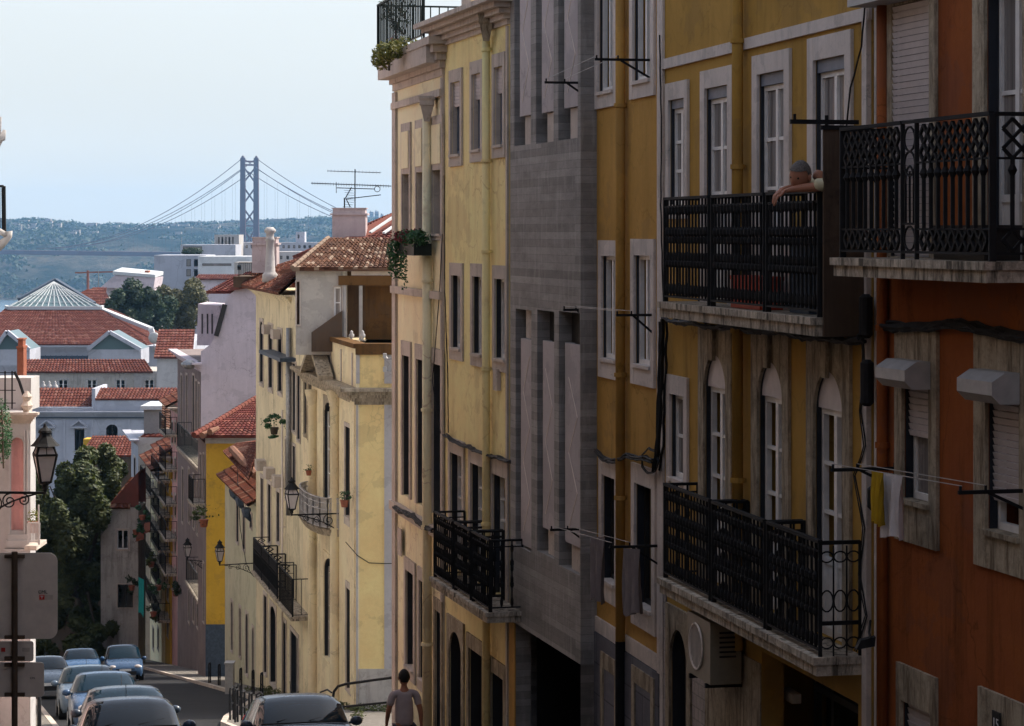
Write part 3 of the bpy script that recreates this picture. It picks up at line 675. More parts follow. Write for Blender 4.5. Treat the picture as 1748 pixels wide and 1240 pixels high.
# house number plate on the lintel
u, z = fA.uz(1710, 1236); q = MB(); fA.box(q, u-.07, u+.07, z-.1, z+.1, .04, .052); pl = q.build('number_plate', 'ink', A.root)
ang = math.atan2(fA.d.y, fA.d.x)
text_mesh('15', .12, fA.pt(u, z-.0, .0535), (R(90), 0, math.atan2(-fA.d.y, -fA.d.x)), 'inkw', pl)
balcony(A, fA.u(1437, .5), fA.u(1692, .5), zA, 1.12, .5, .16, 'diamond', per=.13, sides=(1, 1), slabo=.06, segs=[(fA.u(1437, .5), fA.u(1541, .5), 'diamond'), (fA.u(1541, .5), fA.u(1565, .5), 'open'), (fA.u(1565, .5), fA.u(1692, .5), 'diamond')])
A.pipe(fA.u(1506, .06), fA.z(1506, 1300, .06), fA.z(1506, -30, .06), .05, .06, 'orange', (fA.z(1506, 560, .06), fA.z(1506, 760, .06)))
A.strip(fA.u(1499), fA.u(1497)+.02, fA.z(1497, 1250), 9, .02, 'whitetrim', 'corner_strip')
A.finish()
B.strip(O1+.02, O1+.14, fB.z(1480, 1300), 8.3, .05, 'whitetrim', 'corner_strip')
B.strip(-.13, -.0, gz(29), 8.3, .03, 'whitetrim', 'corner_strip')
# --- C narrow golden house
fC = fB
uC1 = fC.u(1014)
C_ = Bld('narrow_golden_house', 'narrow golden house with white trimmed windows between the concrete building and the ochre house', 'house', fC, 0.004, uC1, 8.6, 'ochre2', 7)
C_.strip(.01, .12, fC.z(1128, 1150), 8.1, .03, 'whitetrim', 'corner_strip'); C_.strip(uC1-.13, uC1-.01, fC.z(1016, 1060), 8.1, .03, 'whitetrim', 'corner_strip')
for l, r_, yt, yb in ((1024, 1050, -70, 160), (1084, 1114, -95, 142)):
    C_.pw(l, r_, yt, yb, sur=.16, surt=.2, surb=.2, surmat='whitetrim', rec=.06, bars=0, pane='glass')
for l, r_, yt, yb in ((1030, 1054, 437, 612), (1086, 1114, 436, 622)):
    C_.pw(l, r_, yt, yb, sur=.16, surt=.2, surb=.24, surmat='whitetrim', rec=.06, bars=0, pane='glassc')
for l, r_, yt, yb in ((1031, 1053, 810, 988), (1087, 1116, 824, 1030)):
    C_.pw(l, r_, yt, yb, sur=.16, surt=.24, surb=.26, surmat='whitetrim', rec=.12, bars=0, pane='glass', frame='framed')
C_.band(fC.z(1128, 1148), fC.z(1128, 1120), .03, 'whitetrim', u0=.13, u1=uC1-.14)
q = MB(); fC.box(q, .02, uC1-.02, gz(30)-.2, fC.z(1128, 1150), .003, .04); q.build('stone_base', 'bluestone', C_.root)
for l, r_, yt in ((1036, 1056, 1140), (1090, 1118, 1165)):
    C_.win(fC.u(r_), fC.u(l), gz(30)+.1, fC.z(l, yt), sur=.13, surt=.2, surb=0, rec=.16, bars=0, frame='framed', surmat='stonew', proud=.06, name='street_door')
C_.pipe(fC.u(1059, .08), fC.z(1059, 1095, .08), 8.1, .062, .08, 'ochre2', (fC.z(1059, 180, .08), fC.z(1059, 640, .08), fC.z(1059, 850, .08)))
q = MB(); q.tube([fC.pt(fC.u(1059, .08), gz(31), .08), fC.pt(fC.u(1059, .08), fC.z(1059, 1095, .08), .08)], .066, 12); q.build('iron_pipe_shoe', 'black', C_.root)
C_.cornice(8.6, .4, .4, 'whitetrim'); C_.finish()
# --- D concrete building
fD = Fac(991, 32.05, -175); uD1 = fD.u(871)
D = Bld('concrete_building', 'grey board-marked concrete building with tall vertical slots and a dark garage mouth', 'building', fD, 0, uD1, 8.7, 'concrete', 7, z0=None, rev=.22)
slots = [(878, 906, -60, 250), (915, 945, -60, 246), (953, 986, -60, 240), (880, 907, 527, 930), (917, 946, 529, 940), (954, 990, 531, 965)]
for k, (l, r_, yt, yb) in enumerate(slots):
    u1, u0 = fD.u(l), fD.u(r_); z1 = min(8.4, fD.z(l, yt)); z0 = fD.z(l, yb)
    D.hole(u0, u1, z0, z1); w_ = u1-u0
    q = MB(); fD.box(q, u0+.003, u1-.003, z0+.003, z1-.003, -.2, -.18); sl = q.build('window_slot', 'framed', D.root)
    hi = k < 3; a0 = z0+(.42 if hi else .04 if k == 3 else .35); a1 = z1-(.0 if hi else .42); a1 = min(a1, z1-.01)
    if k == 2: a0 = z0+.42
    q = MB(); fD.box(q, u0+.006, u0+w_*.76, a0, a1, -.075, -.025); sp = q.build('folding_shutter', 'rose' if 0 else 'lavpanel', sl)
    q = MB()
    zz = a0+.2; uu0, uu1 = u0+w_*.2, u0+w_*.6; s_ = 0   # zigzag seam of the folded panel
    while zz < a1-.5:
        q.bar(fD.pt(uu0 if s_ else uu1, zz, -.024), fD.pt(uu1 if s_ else uu0, zz+.5, -.024), .012); s_ ^= 1; zz += .5
    q.build('seam', 'signback', sp)
    q = MB(); fD.box(q, u0+w_*.80, u0+w_*.83, a0, a1, -.17, -.09); fD.box(q, u0+w_*.88, u0+w_*.91, a0, a1, -.17, -.06); q.build('mullion', 'grey', sl)
    if not hi or 1:
        q = MB(); e0, e1 = (z0+.003, a0-.01) if hi or k > 3 else (a1+.01, z1-.003)
        if e1 > e0: fD.box(q, u0+.006, u0+w_*.62, e0, e1, -.12, -.07); q.build('blank_panel', 'stone', sl)
zgar = fD.z(873, 1060)
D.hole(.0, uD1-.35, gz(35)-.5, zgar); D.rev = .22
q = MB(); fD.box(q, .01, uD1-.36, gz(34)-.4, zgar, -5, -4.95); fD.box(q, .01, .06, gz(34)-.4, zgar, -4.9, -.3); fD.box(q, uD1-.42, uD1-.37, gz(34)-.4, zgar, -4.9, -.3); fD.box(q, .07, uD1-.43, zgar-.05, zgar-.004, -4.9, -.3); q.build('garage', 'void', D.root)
q = MB(); fD.box(q, uD1-.34, uD1-.01, gz(36)-.3, zgar, .003, .02); q.build('pier', 'ochre2', D.root)
D.finish()
# --- E pale yellow house
fE = Fac(869, 36.0, -175); uE1 = fE.u(757)
E = Bld('pale_yellow_house', 'pale yellow house with small stone framed windows left of the concrete building', 'house', fE, 0.003, uE1, fE.z(757, 40)+.0, 'yellow', 7)
for l, r_, yt, yb in ((772, 788, 142, 266), (808, 823, 128, 258), (846, 861, 116, 250)):
    E.pw(l, r_, yt, yb, sur=.12, surt=.2, surb=.18, rec=.10, bars=0, shutter=.34, frame='bluegrey', jamb='stone')
for l, r_, yt, yb in ((773, 789, 470, 594), (809, 825, 472, 604), (847, 865, 476, 612)):
    E.pw(l, r_, yt, yb, sur=.12, surt=.2, surb=.18, rec=.10, bars=0, leaves=2)
zE = fE.z(742, 985, .5)
for l, r_, yt in ((771, 791, 772), (806, 828, 790), (843, 866, 808)):
    E.win(fE.u(r_), fE.u(l), zE, fE.z(l, yt), sur=.14, surt=.24, surb=0, rec=.12, bars=3, door=.25, pane='glassc')
for k, (l, r_, yt) in enumerate(((769, 790, 1072), (803, 826, 1105), (840, 862, 1145))):
    E.win(fE.u(r_), fE.u(l), gz(38)+.1, fE.z(l, yt), sur=.16, surt=.22, surb=0, rec=.2, bars=0, arch=(.38 if k == 0 else 0), frame='framed', surmat='stonew', name='street_door')
for a, b_ in ((742, 774), (777, 804), (807, 836)):
    balcony(E, fE.u(a, .5), fE.u(b_, .5), zE, 1.02, .5, .15, per=.13, kind='beads')
E.pipe(fE.u(830, .09), gz(38)+.1, fE.z(830, 60, .09), .062, .09, 'yellow', (fE.z(830, 85, .09), fE.z(830, 275, .09), fE.z(830, 430, .09), fE.z(830, 630, .09), fE.z(830, 895, .09)))
def hopper(b, u, z, o, mat, s=.16):
    m = MB(); m.lathe(b.f.pt(u, z, o), [(.065, -.22), (s*.8, 0), (s*.85, .03), (s, .05), (s, .12), (s*1.15, .16), (s*1.15, .2)], 4); m.build('rain_hopper', mat, b.root)
hopper(E, fE.u(830, .14), fE.z(830, 45, .14), .14, 'stonew')
E.cornice(E.z1, .38, .42, 'stone'); 
q = MB(); fE.box(q, uE1-.1, uE1-.001, gz(40), E.z1-.4, .002, .03); fE.box(q, .01, .1, gz(36), E.z1-.4, .002, .03); q.build('quoin', 'stone', E.root)
# small meter box on the wall
u, z = fE.uz(852, 648); q = MB(); fE.box(q, u-.12, u+.1, z-.16, z+.16, .003, .07); q.build('meter_box', 'stone', E.root)
E.finish()

# --- F cream palazzo with roof terrace
fF = Fac(757, 40.25, -60); uF1 = fF.u(673)
zT = fF.z(673, 150); 
Fh = Bld('cream_townhouse', 'tall cream townhouse with stone cornice and railed roof terrace at the side street corner', 'house', fF, 0.003, uF1, zT+.35, 'cream', 7)
Fh.cornice(zT+.55, .62, .3, 'stone', name='cornice'); Fh.band(fF.z(673, 188), fF.z(673, 177), .07)
Fh.band(fF.z(673, 500), fF.z(673, 488), .08); Fh.band(fF.z(673, 868), fF.z(673, 853), .1)
Fh.strip(uF1-.36, uF1-.02, gz(45), zT-.1, .05, 'stone', 'quoin')
Fh.strip(.02, .14, gz(41), zT-.1, .03, 'stone', 'quoin')
for l, r_ in ((689, 701), (713, 724), (740, 756)):
    u1, u0 = fF.u(l), fF.u(r_)
    a = [fF.z(689, y) for y in (400, 298)]
    Fh.win(u0, u1, a[0], a[1], sur=.1, surt=.9, surb=.1, rec=.2, bars=1, leaves=2, frame='framed', surmat='stone', jamb='stone')
    q = MB(); fF.box(q, u0+.02, u1-.02, a[1]+.1, a[1]+.75, .036, .05); q.build('blind_panel', 'cream', Fh.root)
    Fh.win(u0, u1, fF.z(689, 845), fF.z(689, 606), sur=.12, surt=.26, surb=.0, rec=.2, bars=2, door=.18, frame='frame', surmat='stone')
for l, r_ in ((695, 708), (718, 729)):
    u1, u0 = fF.u(l), fF.u(r_); Fh.win(u0, u1, fF.z(695, 1135), fF.z(695, 972), sur=.16, surt=.22, surb=.2, rec=.18, bars=0, surmat='stone')
u1, u0 = fF.u(745), fF.u(757); Fh.win(u0+.1, u1, gz(41)+.1, fF.z(745, 1040), sur=.12, surt=.2, surb=0, rec=.25, bars=0, frame='framed', surmat='stonew', name='street_door')
q = MB(); u, z = fF.uz(688, 925); fF.box(q, u-.2, u+.2, z-.24, z+.24, .052, .07); q.build('wall_plaque', 'stone', Fh.root)
Fh.pipe(fF.u(729, .1), gz(42)+.1, fF.z(729, 200, .1), .08, .1, 'cream', (fF.z(729, 480, .1), fF.z(729, 700, .1), fF.z(729, 900, .1), fF.z(729, 1100, .1)))
hopper(Fh, fF.u(729, .16), fF.z(729, 185, .16), .16, 'stone', .17)
zt = zT+.56
rl = MB(); rail(rl, fF.pt(uF1+.2, 0, .27), fF.pt(.3, 0, .27), zt, zt+.95, 30, 'plain', .022); rail(rl, fF.pt(uF1+.2, 0, .27), fF.pt(uF1+.2, 0, -3), zt, zt+.95, 20, 'plain', .022); rl.build('terrace_railing', 'iron2', Fh.root)
q = MB(); fF.box(q, uF1+.15, .05, zt-.42, zt, -3, .28); q.build('terrace_floor', 'stone', Fh.root)
q = MB(); fF.box(q, 1.0, .25, zt+.01, zt+2.2, -2.5, -.5); fF.box(q, 1.1, .35, zt+2.2, zt+2.3, -2.6, -.4); q.build('roof_room', 'stone', Fh.root)
Fh.finish()
# ------------------------------------------------------------ corner building G with terrace, across the side street
fG = Fac(608, 72, -50); gG = fG.O.copy(); uG1 = fG.u(517)
zGp = fG.z(608, 594); zGc = fG.z(608, 662)
G = Bld('corner_building', 'pale yellow corner building with curved white balcony and parapet terrace beyond the side street', 'building', fG, 0, uG1, zGp, 'lime', 6)
for (l, r_, yt, yb, ar) in ((554, 570, 684, 850, .5),):
    G.pw(l, r_, yt, yb, sur=.12, surt=.2, surb=0, rec=.12, bars=3, arch=ar, surmat='stonew', ref=l)
G.pw(590, 599, 727, 880, sur=.14, surt=.12, surb=.25, rec=.12, bars=0, frame='framed', leaves=1)
G.pw(592, 602, 1002, 1175, sur=.12, surt=.2, surb=0, rec=.2, bars=0, frame='wood', leaves=1, name='street_door')
G.pw(554, 576, 945, 1120, sur=.14, surt=.12, surb=0, rec=.14, bars=5, arch=.55, frame='greyplaster', surmat='lime', name='shuttered_gate', leaves=2, pane='signback')
for l, r_, yt, yb in ((520, 524, 640, 740), (528, 532, 655, 750)):
    G.pw(l, r_, yt, yb, sur=.12, rec=.08, bars=1, surmat='stonew')
for l, r_ in ((534, 545), (571, 584)):   # engaged columns
    uc = (fG.u(l)+fG.u(r_))/2; m = MB(); c = fG.pt(uc, 0, .1); z1 = fG.z(l, 662); z0 = gz(80)-1
    m.lathe((c.x, c.y, 0), [(.22, z0), (.22, z0+.9), (.17, z0+1), (.155, z1-.55), (.19, z1-.5), (.17, z1-.45), (.26, z1-.15), (.28, z1-.02)], 14); m.build('engaged_column', 'lime', G.root, True)
G.strip(fG.u(607), fG.u(600), gz(72), zGc-.3, .05, 'lime', 'pilaster')
G.cornice(zGc, .5, .42, 'stonew', u0=0, u1=uG1-.2)
# parapet bays, pediment
for k in range(5):
    uu = uG1*(.05+k*.19); G.strip(uu, uu+.16, zGc+.02, zGp-.18, .03, 'stone', 'parapet_pier')
m = MB(); fG.box(m, -.04, uG1, zGp-.02, zGp+.12, -.35, .08); m.build('coping', 'dirty', G.root)
ua, ub = fG.u(574), fG.u(541); zp = fG.z(574, 655)+.08; m = MB(); um = (ua+ub)/2
for s_ in (ua, ub):
    m.hexa([fG.pt(s_, zp, .1), fG.pt(um, zp+.95, .1), fG.pt(um, zp+.95, .55), fG.pt(s_, zp, .55), fG.pt(s_, zp+.16, .1), fG.pt(um, zp+1.13, .1), fG.pt(um, zp+1.13, .55), fG.pt(s_, zp+.16, .55)])
m.poly([fG.pt(ua, zp, .12), fG.pt(ub, zp, .12), fG.pt(um, zp+.98, .12)]); m.build('pediment', 'stonew', G.root)
G.finish()
# side wall facing the camera
fS = front(72.02); Wb = Bld('x', 'x', 'x', fS, fS.u(608), fS.u(700), zGp, 'butter', 5.8, z0=gz(72)-.3)
bpy.data.objects.remove(Wb.root); Wb.root = G.root
Wb.cornice(fS.z(0, 662), .5, .42, 'stonew', u1=fS.u(700)); 
q = MB(); fS.box(q, fS.u(656), fS.u(700), gz(72), fS.z(0, 690), .002, .03); fS.box(q, fS.u(608), fS.u(611), gz(72), fS.z(0, 690), .002, .03); q.build('white_panel', 'white', G.root)
q = MB(); fS.box(q, fS.u(612), fS.u(700), gz(72)-.2, fS.z(0, 1142), .003, .05); q.build('plinth', 'greyplaster', G.root)
q = MB(); fS.box(q, fS.u(656), fS.u(700), fS.z(0, 655), zGp-.15, .002, .03); fS.box(q, fS.u(608), fS.u(614), fS.z(0, 655), zGp-.15, .002, .03); q.build('parapet_pier', 'white', G.root)
q = MB(); fS.box(q, fS.u(607), fS.u(700), zGp-.2, zGp+.125, -.35, .09); q.build('coping', 'dirty', G.root)
q = MB(); q.tube([fS.pt(fS.u(x), fS.z(0, y), .03) for x, y in ((590, 925), (610, 948), (630, 961), (656, 962), (690, 962))], .012, 5); q.build('wall_cable', 'cable', G.root)
Wb.mat = 'butter'; Wb.finish()
# curved balcony with white fretwork rail
zb = fG.z(545, 905, .6)
q = MB(); n = 10; ca = (fG.u(578)+fG.u(538))/2; ra = abs(fG.u(538)-fG.u(578))/2+.1
pts = [(ca+ra*math.cos(math.pi*k/n), .75*math.sin(math.pi*k/n)**.7) for k in range(n+1)]
for k in range(n):
    (a, o1), (b_, o2) = pts[k], pts[k+1]; q.hexa([fG.pt(a, zb-.22, 0), fG.pt(b_, zb-.22, 0), fG.pt(b_, zb-.22, max(.01, o2-.1)), fG.pt(a, zb-.22, max(.01, o1-.1)), fG.pt(a, zb, 0), fG.pt(b_, zb, 0), fG.pt(b_, zb, o2+.04), fG.pt(a, zb, o1+.04)])
for k in range(3): q.box(0, 0, 0, 0, 0, 0)
bal = q.build('balcony', 'stonew', G.root)
r = MB()
for k in range(n):
    A_, B_ = fG.pt(pts[k][0], 0, pts[k][1]), fG.pt(pts[k+1][0], 0, pts[k+1][1])
    rail(r, A_, B_, zb, zb+.95, 6, 'plain', .03)
    for h in (.3, .6, .8): r.bar((A_.x, A_.y, zb+h), (B_.x, B_.y, zb+h), .03)
r.build('railing', 'white', bal)
# penthouse with open loggia and weathered tile roof
fP = front(77); PH = Bld('rooftop_penthouse', 'shabby grey rooftop penthouse with open loggia and mossy tiled roof', 'penthouse', fP, fP.u(505), fP.u(584), fP.z(0, 462), 'greyplaster', 4.5, z0=fP.z(0, 606))
PH.pw(506.5, 511.5, 481, 555, sur=.04, rec=.1, bars=0, leaves=1, pane='glass', frame='wood')
PH.pw(570, 583, 490, 545, sur=.03, rec=.05, bars=1, leaves=1)
PH.finish()
q = MB(); fP.box(q, fP.u(584), fP.u(700), fP.z(0, 640), fP.z(0, 462), -2.5, -2.4); q.build('loggia_wall', 'brownwall', PH.root)
q = MB(); fP.box(q, fP.u(622), fP.u(700), fP.z(0, 640), fP.z(0, 472), -.62, -.5); q.build('side_wall', 'dirty', PH.root)
q = MB(); fP.box(q, fP.u(578), fP.u(700), fP.z(0, 487), fP.z(0, 471), -.1, .14); q.build('lintel', 'dirty', PH.root)
q = MB(); fP.box(q, fP.u(600), fP.u(700), fP.z(0, 470.5), fP.z(0, 461), -.1, .1); q.build('eave_board', 'stone', PH.root)
for x in (585, 613):
    q = MB(); fP.box(q, fP.u(x), fP.u(x+1.8), fP.z(0, 640), fP.z(0, 488), -.1, .08); fP.box(q, fP.u(x+2.4), fP.u(x+5.5), fP.z(0, 640), fP.z(0, 488), -.1, .1); q.build('post', 'white', PH.root)
q = MB(); q.hexa([fP.pt(fP.u(533), fP.z(0, 600), .02), fP.pt(fP.u(585), fP.z(0, 600), .02), fP.pt(fP.u(585), fP.z(0, 600), .3), fP.pt(fP.u(533), fP.z(0, 600), .3), fP.pt(fP.u(533), fP.z(0, 567), .02), fP.pt(fP.u(585), fP.z(0, 530), .02), fP.pt(fP.u(585), fP.z(0, 530), .3), fP.pt(fP.u(533), fP.z(0, 567), .3)]); q.build('stair_parapet', 'brownwall', PH.root)
e0, e1 = fP.pt(fP.u(500), fP.z(0, 460), .25), fP.pt(fP.u(690), fP.z(0, 460), .25)
tiles(e0, e1, P(690, 408, 80.5), P(560, 408, 80.5), .15, .26, .06, 'tileold', PH.root, jitter=.015)
tiles(P(478, 466, 90), e0, P(560, 408, 80.5), P(556, 410, 86), .13, .22, .03, 'tile', PH.root, jitter=.01)
ridge(e0+Vector((0, 0, .06)), P(560, 406, 80.5), .07, 'tileold', PH.root)
# red roof behind, rising to the right, with rooflights
RB = thing('red_roofed_house', 'house behind the penthouse with a steep red tiled roof and long rooflights', 'house', tuple(P(620, 420, 88)))
q = MB(); q.box(P(560, 0, 86).x, P(700, 0, 86).x, 86, 95, -14, P(0, 412, 86).z); q.build('wall', 'rose', RB)
tiles(P(545, 425, 84), P(700, 425, 84), P(720, 335, 92), P(668, 367, 92), .2, .35, .04, 'tiledark', RB)
tiles(P(500, 440, 92), P(545, 425, 84), P(668, 367, 92), P(660, 370, 98), .2, .35, .04, 'tiledark', RB)
for (x0, y0, x1, y1) in ((632, 402, 690, 368), (655, 403, 690, 384)):
    q = MB(); q.bar(P(x0, y0, 85.6)+Vector((0, -.1, .1)), P(x1, y1, 88.4)+Vector((0, -.3, .2)), .10, .06); q.build('rooflight_rail', 'zinc', RB)
# chimney stack + aerials
def chimney(name, label, px0, px1, yt, yb, Z, dep, mat, pots=False, group=None):
    a, b_ = P(px0, yb, Z), P(px1, yt, Z); r = thing(name, label, 'chimney', (a.x, Z, a.z), group); wd = b_.x-a.x; h = b_.z-a.z
    q = MB(); q.box(a.x, b_.x, Z, Z+dep, a.z, b_.z-h*.22); q.box(a.x-.06*wd, b_.x+.06*wd, Z-.06, Z+dep+.06, b_.z-h*.22, b_.z-h*.17); q.box(a.x+.02, b_.x-.02, Z+.02, Z+dep-.02, b_.z-h*.17, b_.z-.03*h); q.box(a.x-.02*wd, b_.x+.02*wd, Z-.02, Z+dep+.02, b_.z-h*.03, b_.z); q.build('stack', mat, r); return r
chimney('chimney_stack', 'broad pinkish rooftop chimney stack carrying television aerials', 567, 624, 355, 411, 86, 1.1, 'rose')
def aerial(name, label, base, h, boom, nel, ang, el=.35, grp=None):
    r = thing(name, label, 'aerial', tuple(base), grp); q = MB(); q.tube([base, base+Vector((0, 0, h))], .022, 6); q.build('mast', 'black', r)
    q = MB(); d = Vector((math.cos(ang), math.sin(ang), -.03)); pn = Vector((-d.y, d.x, 0)); c = base+Vector((0, 0, h*.93)); q.bar(c-d*boom*.6, c+d*boom*.55, .022)
    for k in range(nel):
        p = c-d*boom*.6+d*boom*1.15*k/(nel-1); q.bar(p-pn*el*(.6+.4*k/nel), p+pn*el*(.6+.4*k/nel), .009); q.bar(p-Vector((0, 0, .04)), p+Vector((0, 0, .05)), .008)
    q.build('antenna_array', 'black', r); return r
b0 = P(606, 356, 86.4); a1 = aerial('television_aerial', 'tall television aerial with crossed booms on the broad pinkish chimney', b0, (356-289)/FP*86.4, 1.6, 16, R(8), .5)
q = MB()
for (x0, y0, x1, y1) in ((531, 313, 668, 318), (575, 321, 640, 323), (590, 340, 650, 333)): q.bar(P(x0, y0, 86.4), P(x1, y1, 86.4), .03)
for k in range(30): x = 533+k*4.5; q.bar(P(x, 310.5+k*.17, 86.4), P(x, 316+k*.17, 86.4), .012)
for k in range(9):
    y = 321+k*4; x = 598-abs(k-4)*1.6; q.bar(P(x-6, y, 86.2), P(x+9, y+1, 86.6), .012)
q.tube([P(600, 320, 86.3), P(590, 338, 86.3), P(598, 354, 86.3)], .02, 5); q.tube([P(588, 338, 86.3), P(588, 356, 86.3)], .025, 5); ring(q, P(644, 323, 86.4), (1, 0), .1, .012); q.bar(P(574, 311, 86.4), P(574, 330, 86.4), .02)
q.build('antenna_array', 'black', a1)
# --- H  weathered row house with arched top windows
fH = Fac(517, fG.pt(uG1, 0).y+.02, -50); uH1 = fH.u(437); zH = fH.z(437, 492)
H = Bld('weathered_row_house', 'tall weathered cream row house with three arched top windows and red tiled eaves', 'house', fH, .005, uH1, zH, 'limeold', 7)
for l, r_, yt, yb in ((444, 450, 548, 652), (459, 466, 556, 662), (475, 482, 564, 668)):
    H.pw(l, r_, yt, yb, sur=.1, surt=.12, surb=.15, rec=.14, bars=1, arch=.38, frame='frame' if l > 450 else 'framed', leaves=1)
for l, r_, yt, yb in ((446, 450, 815, 925), (458, 463, 825, 925), (473, 478, 838, 925)):
    H.pw(l, r_, yt, yb, sur=.14, surt=.16, surb=0, rec=.14, bars=1, leaves=2)
for l, r_, yt, yb in ((490, 494, 590, 690), (500, 506, 620, 735), (488, 492, 750, 850), (500, 505, 760, 860), (508, 513, 640, 750)):
    H.pw(l, r_, yt, yb, sur=.1, surt=.1, surb=.1, rec=.1, bars=2, leaves=1)
for k, (l, r_, yt) in enumerate(((451, 456, 1014), (462, 472, 1030), (484, 489, 1060), (497, 510, 1075))):
    H.win(fH.u(r_), fH.u(l), gz(90)+.05, fH.z(l, yt), sur=.14, surt=.15, surb=0, rec=.2, bars=0, arch=(.4 if k == 1 else 0), frame='wood' if k < 2 else 'greyplaster', pane='glass', name='street_door', leaves=1)
for l, yb in ((452, 800), (467, 814), (482, 828)):     # boxed awnings over the middle windows
    q = MB(); u, z = fH.uz(l, yb); fH.box(q, u-.5, u+.35, z-.05, z+.35, .0, .35); q.build('awning_box', 'stone', H.root)
for l, yb in ((461, 560), (477, 568)):
    q = MB(); u, z = fH.uz(l, yb); fH.box(q, u-.6, u+.25, z-.22, z+.12, .036, .3); q.build('shutter_box', 'stone', H.root)
for a, b_, yb in ((432, 447, 975), (446, 460, 985), (459, 474, 1000), (476, 500, 1005)):
    u0, z = fH.uz(a, yb, .6); u1 = fH.u(b_, .6); balcony(H, min(u0, u1)+.15, max(u0, u1)-.15, fH.z(446, 990, .6), 1.25, .6, .14, 'diamond' if a < 470 else 'plain', per=.2)
H.pipe(fH.u(482, .1), gz(90), fH.z(482, 700, .1), .035, .1, 'signback', (fH.z(482, 900, .1),)); H.pipe(fH.u(494, .1), fH.z(494, 880, .1), fH.z(494, 560, .1), .1, .12, 'steel', (fH.z(494, 640, .1),))
q = MB(); fH.box(q, fH.u(505), fH.u(467), fH.z(480, 608), fH.z(480, 602), 0, .55); q.build('lean_to_canopy', 'slate', H.root)
H.cornice(zH, .3, .3, 'limeold', u0=fH.u(497)); H.finish()
eL = fH.pt(uH1+.5, zH+.05, .5); eR = fH.pt(fH.u(500), zH+.05, .5)
tiles(eR, eL, P(425, 470, 105), P(560, 425, 92), .22, .35, .045, 'tile', H.root, jitter=.015)
tiles(eL, eL+Vector((6.5, 3, 0)), P(560, 425, 98), P(425, 471, 105), .22, .35, .045, 'tile', H.root)
def balust_chimney():
    b = P(461, 482, 93); r = thing('column_chimney', 'slender white column-shaped chimney with moulded cap on red tiles', 'chimney', tuple(b)); h = (482-388)/FP*93; q = MB()
    q.lathe(b, [(.3, 0), (.3, .28), (.25, .34), (.2, .4), (.16, h*.55), (.145, h*.74), (.2, h*.77), (.15, h*.8), (.15, h*.88), (.22, h*.92), (.22, h*.95), (.12, h)], 12); q.build('shaft', 'white', r, True)
balust_chimney()
chimney('square_chimney', 'square dusky pink chimney block behind the column-shaped chimney', 430, 472, 405, 466, 99, 1.2, 'rose')
# rail terrace beside it
rt = thing('roof_terrace_rail', 'small iron railed roof terrace beside the square pink chimney', 'railing', tuple(P(425, 475, 100))); q = MB(); rail(q, P(408, 0, 100), P(446, 0, 100), P(0, 472, 100).z, P(0, 449, 100).z, 11, 'plain', .03); q.build('railing', 'black', rt)
q = MB(); a, b_ = P(400, 478, 100.4), P(450, 472, 100.4); q.box(a.x, b_.x, 100.02, 104, a.z-.3, b_.z); q.build('platform', 'brownwall', rt)
# --- I  low pale green house, hip roof with big ridge tile
fI = Fac(437, fH.pt(uH1, 0).y+.02, -50); uI1 = fI.u(384); zI = fI.z(400, 830)
I = Bld('pale_green_house', 'low pale green plastered house with slit arched windows below a red hip roof', 'house', fI, .005, uI1, zI, 'greenish', 6)
for l, r_, yt, yb in ((404, 408, 846, 925), (415, 419, 860, 938), (427, 431, 876, 900), (395, 398, 1025, 1110), (409, 412, 1035, 1120), (420, 424, 1045, 1150), (431, 434, 1070, 1160)):
    I.pw(l, r_, yt, yb, sur=.1, surt=.1, surb=.05, rec=.2, bars=0, arch=.3, leaves=1, frame='framed')
for px, y in ((405, 845), (416, 860), (427, 878)):
    q = MB(); u, z = fI.uz(px, y); q.lathe(fI.pt(u, z, .0), [(.02, -.3), (.3, -.05), (.36, .15), (.36, .25)], 10); q.build('lamp_hood', 'slate', I.root)
I.finish()
eA, eB = fI.pt(uI1+.4, zI+.05, .4), fI.pt(0, zI+.05+.0, .4)
tiles(fI.pt(uI1+.2, zI+.06, .35), fI.pt(0, zI+.06, .35), fI.pt(0, zI+2.0, -3.5), fI.pt(uI1+.2, zI+2.0, -3.5), .22, .35, .05, 'tile', I.root)
tiles(fI.pt(uI1+.2, zI+.06, -6), fI.pt(uI1+.2, zI+.06, .35), fI.pt(uI1+.2-1, zI+2.0, -3.5), fI.pt(uI1+.2-1, zI+2.0, -3.6), .22, .35, .05, 'tile', I.root)
tiles(P(381, 772, 112), P(437, 823, 98.2)+Vector((-.3, 0, .1)), P(445, 752, 103), P(405, 758, 113), .22, .35, .05, 'tile', I.root)
ridge(P(397, 768, 108), P(437, 812, 99), .17, 'tile', I.root)
# --- J yellow gable house
fJ = front(116); J = Bld('yellow_gable_house', 'bright mustard yellow side wall with grey plinth under a dark red tiled roof', 'house', fJ, fJ.u(352), fJ.u(440), fJ.z(0, 749), 'gold', 6, z0=gz(116)-1)
J.finish(); q = MB(); fJ.box(q, fJ.u(351), fJ.u(440), fJ.z(0, 757), fJ.z(0, 748), .002, .12); q.build('cornice', 'white', J.root)
q = MB(); fJ.box(q, fJ.u(351), fJ.u(440), gz(116)-1, fJ.z(0, 1066), .003, .05); q.build('plinth', 'slate', J.root)
tiles(P(330, 746, 115.2), P(442, 746, 115.2), P(446, 676, 122), P(440, 678, 122), .25, .4, .055, 'tiledark', J.root)
tiles(P(326, 742, 124), P(330, 746, 115.2), P(440, 678, 122), P(440, 678, 124), .25, .4, .055, 'tiledark', J.root)
ridge(P(331, 743, 115.2), P(437, 679, 121.6), .13, 'tiledark', J.root)
q = MB()
for px in (345, 358): q.tube([P(px, 744 if px < 350 else 738, 115), P(px+14, 736 if px < 350 else 731, 115.6)], [.16, .1], 8)
q.build('ridge_cap', 'tile', J.root)
